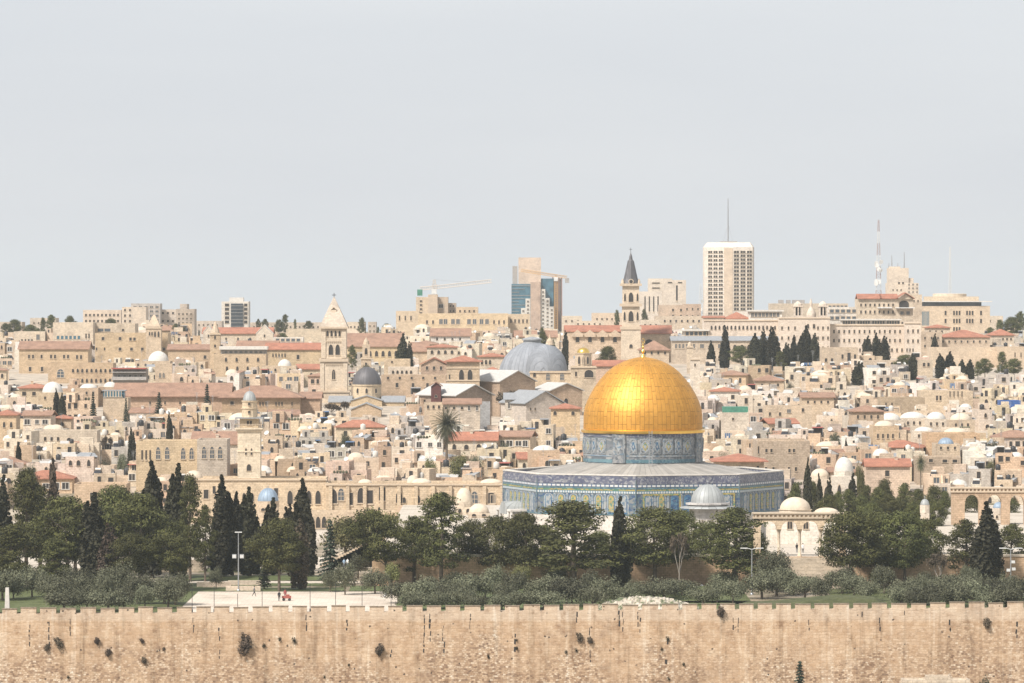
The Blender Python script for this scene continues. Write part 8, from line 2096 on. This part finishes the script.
# ------------------------------------------------------------ people
M['skin'] = plain('skin', (0.42, 0.25, 0.17), 0.6, var=.05); M['hair'] = plain('hair', (0.03, 0.02, 0.015), 0.7)
CL = {'white': (0.7, 0.7, 0.68), 'black': (0.02, 0.02, 0.025), 'blue': (0.12, 0.22, 0.42), 'red': (0.26, 0.06, 0.06), 'grey': (0.2, 0.2, 0.21), 'light blue': (0.3, 0.42, 0.55)}
for k_, v_ in CL.items(): M['cloth ' + k_] = plain('cloth_' + k_.replace(' ', '_'), v_, .85)
POSE = {
 'standing': [(0, 0, .92), (0, 0, 1.15), (0, 0, 1.38), (0, 0, 1.5), (0, -.01, 1.64), (-.1, 0, .86), (-.11, -.02, .48), (-.11, 0, .08), (-.11, -.15, .04), (.1, 0, .86), (.12, .02, .48), (.12, .02, .08), (.12, -.13, .04), (-.19, 0, 1.36), (-.26, .0, 1.1), (-.25, -.1, .86), (.19, 0, 1.36), (.26, 0, 1.1), (.25, -.1, .86)],
 'walking': [(0, 0, .92), (0, 0, 1.15), (0, -.03, 1.38), (0, -.04, 1.5), (0, -.07, 1.64), (-.1, 0, .86), (-.1, -.2, .5), (-.1, -.25, .08), (-.1, -.4, .05), (.1, 0, .86), (.1, .1, .48), (.1, .35, .14), (.1, .27, .03), (-.19, -.02, 1.36), (-.26, .12, 1.12), (-.25, .2, .9), (.19, -.02, 1.36), (.26, -.12, 1.12), (.25, -.3, .95)],
 'sitting': [(0, 0, .16), (0, .03, .40), (0, 0, .62), (0, -.01, .74), (0, -.04, .88), (-.1, -.02, .14), (-.2, -.40, .32), (-.12, -.42, .06), (-.1, -.55, .04), (.1, -.02, .14), (.22, -.38, .30), (.1, -.46, .06), (.08, -.58, .04), (-.19, 0, .60), (-.27, -.12, .38), (-.14, -.32, .34), (.19, 0, .60), (.27, -.12, .38), (.14, -.32, .34)],
 'bending': [(0, 0, .88), (0, -.16, 1.04), (0, -.38, 1.12), (0, -.5, 1.12), (0, -.62, 1.08), (-.1, .02, .84), (-.11, -.06, .46), (-.11, .02, .08), (-.11, -.13, .04), (.1, .02, .84), (.12, .0, .46), (.12, .08, .08), (.12, -.08, .04), (-.18, -.36, 1.08), (-.2, -.45, .8), (-.16, -.55, .6), (.18, -.36, 1.08), (.2, -.42, .8), (.16, -.5, .58)],
}
ED = [(0, 1), (1, 2), (2, 3), (3, 4), (0, 5), (5, 6), (6, 7), (7, 8), (0, 9), (9, 10), (10, 11), (11, 12), (2, 13), (13, 14), (14, 15), (2, 16), (16, 17), (17, 18)]
RAD = [.15, .15, .17, .06, .105, .095, .065, .045, .04, .095, .065, .045, .04, .07, .045, .035, .07, .045, .035]
BODY = {}
def body_mesh(pose, top, bottom):
    key = (pose, top, bottom)
    if key in BODY: return BODY[key]
    me = bpy.data.meshes.new('body_cage'); me.from_pydata(POSE[pose], ED, [])
    ob = bpy.data.objects.new('body_cage', me); C.objects.link(ob)
    md = ob.modifiers.new('skin', 'SKIN')
    if not me.skin_vertices: me.skin_vertices.new()
    for i, sv in enumerate(me.skin_vertices[0].data): sv.radius = (RAD[i], RAD[i] * (.75 if i < 3 else 1)); sv.use_root = (i == 0)
    ob.modifiers.new('sub', 'SUBSURF').levels = 1
    ob.modifiers['sub'].render_levels = 1
    dg = bpy.context.evaluated_depsgraph_get(); dg.update()
    m2 = bpy.data.meshes.new_from_object(ob.evaluated_get(dg))
    bpy.data.objects.remove(ob)
    m2.name = 'body'
    m2.materials.clear()
    for q in ('skin', 'cloth ' + top, 'cloth ' + bottom): m2.materials.append(M[q])
    J = [Vector(p) for p in POSE[pose]]
    grp = {0: 1, 1: 1, 2: 1, 3: 0, 4: 0, 5: 2, 6: 2, 7: 2, 8: 2, 9: 2, 10: 2, 11: 2, 12: 2, 13: 1, 14: 1, 15: 0, 16: 1, 17: 1, 18: 0}
    for p in m2.polygons:
        c_ = p.center; k_ = min(range(19), key=lambda i: (J[i] - c_).length - RAD[i]); p.material_index = grp[k_]; p.use_smooth = True
    BODY[key] = (m2, J[4])
    return BODY[key]
def person(label, px_, D, pose, top, bottom, rz=0, zg=None, group='people on the esplanade'):
    m2, hd = body_mesh(pose, top, bottom)
    root = thing('person', label, 'person', (X(px_, D), D, ground(D) if zg is None else zg), rz, group)
    link('body', m2, root)
    b = MB(); b.lathe([(.115, -.02), (.12, .04), (.09, .1), (.03, .13)], 12); o = b.build('hair', 'hair', root, (hd.x, hd.y + .02, hd.z + .02))
    return root
person('person in white top standing at the railing behind the stairs arcade', 803, 850, 'standing', 'white', 'black', 0, 0)
person('person in dark clothes standing left of the white-topped one behind the arcade', 797, 851, 'standing', 'black', 'grey', .5, 0)
person('person in black bending forward by the ramp beside the bent pine', 169, 832, 'bending', 'black', 'black', 1.4)
person('person in light blue standing by the south stair behind trees', 344, 893, 'standing', 'light blue', 'grey', .3)
person('person in white beside the person in light blue near the south stair', 347.5, 894, 'standing', 'white', 'blue', -.4)
person('person in black and white walking on the grass under the largest bushy pine', 598, 826, 'walking', 'black', 'black', 1.2)
person('person in white walking just right of the one under the bushy pine', 603, 825, 'walking', 'white', 'black', 1.0)
person('person in white sitting alone on the grass below the thin cypress', 608.5, 818, 'sitting', 'white', 'grey', .6)
for i, (p_, t_, w1) in enumerate(((655, 'black', 'leftmost person'), (659.5, 'grey', 'second person'), (664, 'white', 'third person'), (668, 'blue', 'fourth person'), (672, 'black', 'rightmost person'))):
    person(f'{w1} of the picnic group, in {t_}, sitting on the grass before the retaining wall', p_, 816 + (i % 2), 'sitting', t_, 'black', .5 - i * .25, None, 'people sitting on the grass')
for i, (p_, t_, w1) in enumerate(((689, 'blue', 'left'), (693, 'grey', 'middle'), (702, 'white', 'right'))):
    person(f'{w1} person, in {t_}, of three sitting beneath the big irregular pine', p_, 828 + i * .5, 'sitting', t_, 'blue', .3 - i * .3, None, 'people sitting on the grass')
person('small figure in grey walking on the pale plaza left of the red cart', 254, 808, 'walking', 'grey', 'black', 1.5)
person('person in black standing at the left side of the red cart', 279, 795, 'standing', 'black', 'black', .4)
person('person in red standing behind the red cart', 285, 800, 'standing', 'red', 'grey', 0)
person('person in white seated beside the olive at the right end of the plaza', 385, 806, 'sitting', 'white', 'grey', -.4)
# red cart with its wheels
root = thing('handcart', 'small red wheeled cart standing on the pale plaza', 'cart', (X(286.5, 796), 796, ESP))
b = MB(); b.box(-.95, .95, -.45, .45, .55, .68); b.box(-.95, .95, -.45, -.38, .68, 1.05); b.box(-.95, .95, .38, .45, .68, 1.05); b.box(-.95, -.88, -.38, .38, .68, 1.05); b.box(.88, .95, -.38, .38, .68, 1.05); b.box(-.2, .6, -.3, .3, .68, 1.35); b.build('tray', 'awnred', root)
root.scale = (.8, .8, .8)
for s1 in (-.6, .6):
    for s2 in (-.5, .5):
        b = MB(); b.tube((s1, s2 - .04, .3), (s1, s2 + .04, .3), .3, .3, 14); b.build('wheel', 'black', root)
b = MB(); b.tube((-.95, -.35, .7), (-1.6, -.3, 1.0), .03, .03, 5); b.tube((-.95, .35, .7), (-1.6, .3, 1.0), .03, .03, 5); b.tube((-1.6, -.3, 1.0), (-1.6, .3, 1.0), .03, .03, 5); b.build('handle', 'metal', root)
# parked white car at the right edge
def car(label, px_, D, rz):
    root = thing('parked_car', label, 'car', (X(px_, D), D, ESP), rz)
    b = MB()
    pr = [(-2.1, .35), (2.1, .35), (2.15, .75), (1.95, .88), (1.05, .98), (.45, 1.42), (-1.15, 1.45), (-1.75, 1.0), (-2.15, .92)]
    b.xz(pr, -.82, .82); b.build('body', 'white', root)
    b = MB(); b.xz([(-1.5, .98), (.9, .98), (.38, 1.36), (-1.08, 1.38)], -.84, .84); b.build('windows', 'glassg', root)
    for s1 in (-1.3, 1.3):
        for s2 in (-.8, .8): b = MB(); b.tube((s1, s2 - .1, .32), (s1, s2 + .1, .32), .32, .32, 16); b.tube((s1, s2 - .11, .32), (s1, s2 + .11, .32), .18, .18, 12, 1); b.build('wheel', ['black', 'metal'], root)
    for s_ in (-.6, .6):
        b = MB(); b.box(2.1, 2.16, s_ - .18, s_ + .18, .62, .76); b.build('headlight', 'dish', root)
car('white car partly cut off by the right edge behind the olives', 1019, 806, .1)

# ------------------------------------------------------------ haze
if HAZE_DENSITY > 0:
    m = bpy.data.materials.new('thin_air_haze'); m.use_nodes = True
    n = m.node_tree; n.nodes.clear()
    o_ = n.nodes.new('ShaderNodeOutputMaterial'); v_ = n.nodes.new('ShaderNodeVolumePrincipled')
    v_.inputs['Color'].default_value = HAZE_COLOR
    v_.inputs['Density'].default_value = HAZE_DENSITY
    v_.inputs['Anisotropy'].default_value = 0.2
    n.links.new(v_.outputs[0], o_.inputs['Volume'])
    me = bpy.data.meshes.new('haze')
    b = MB(); b.box(-9100, 9100, -500, 9100, -330, 110); me = b.mesh('haze', m)
    kind(link('haze', me), 'stuff')
print('labels', len(USED), 'objects', len(bpy.data.objects))
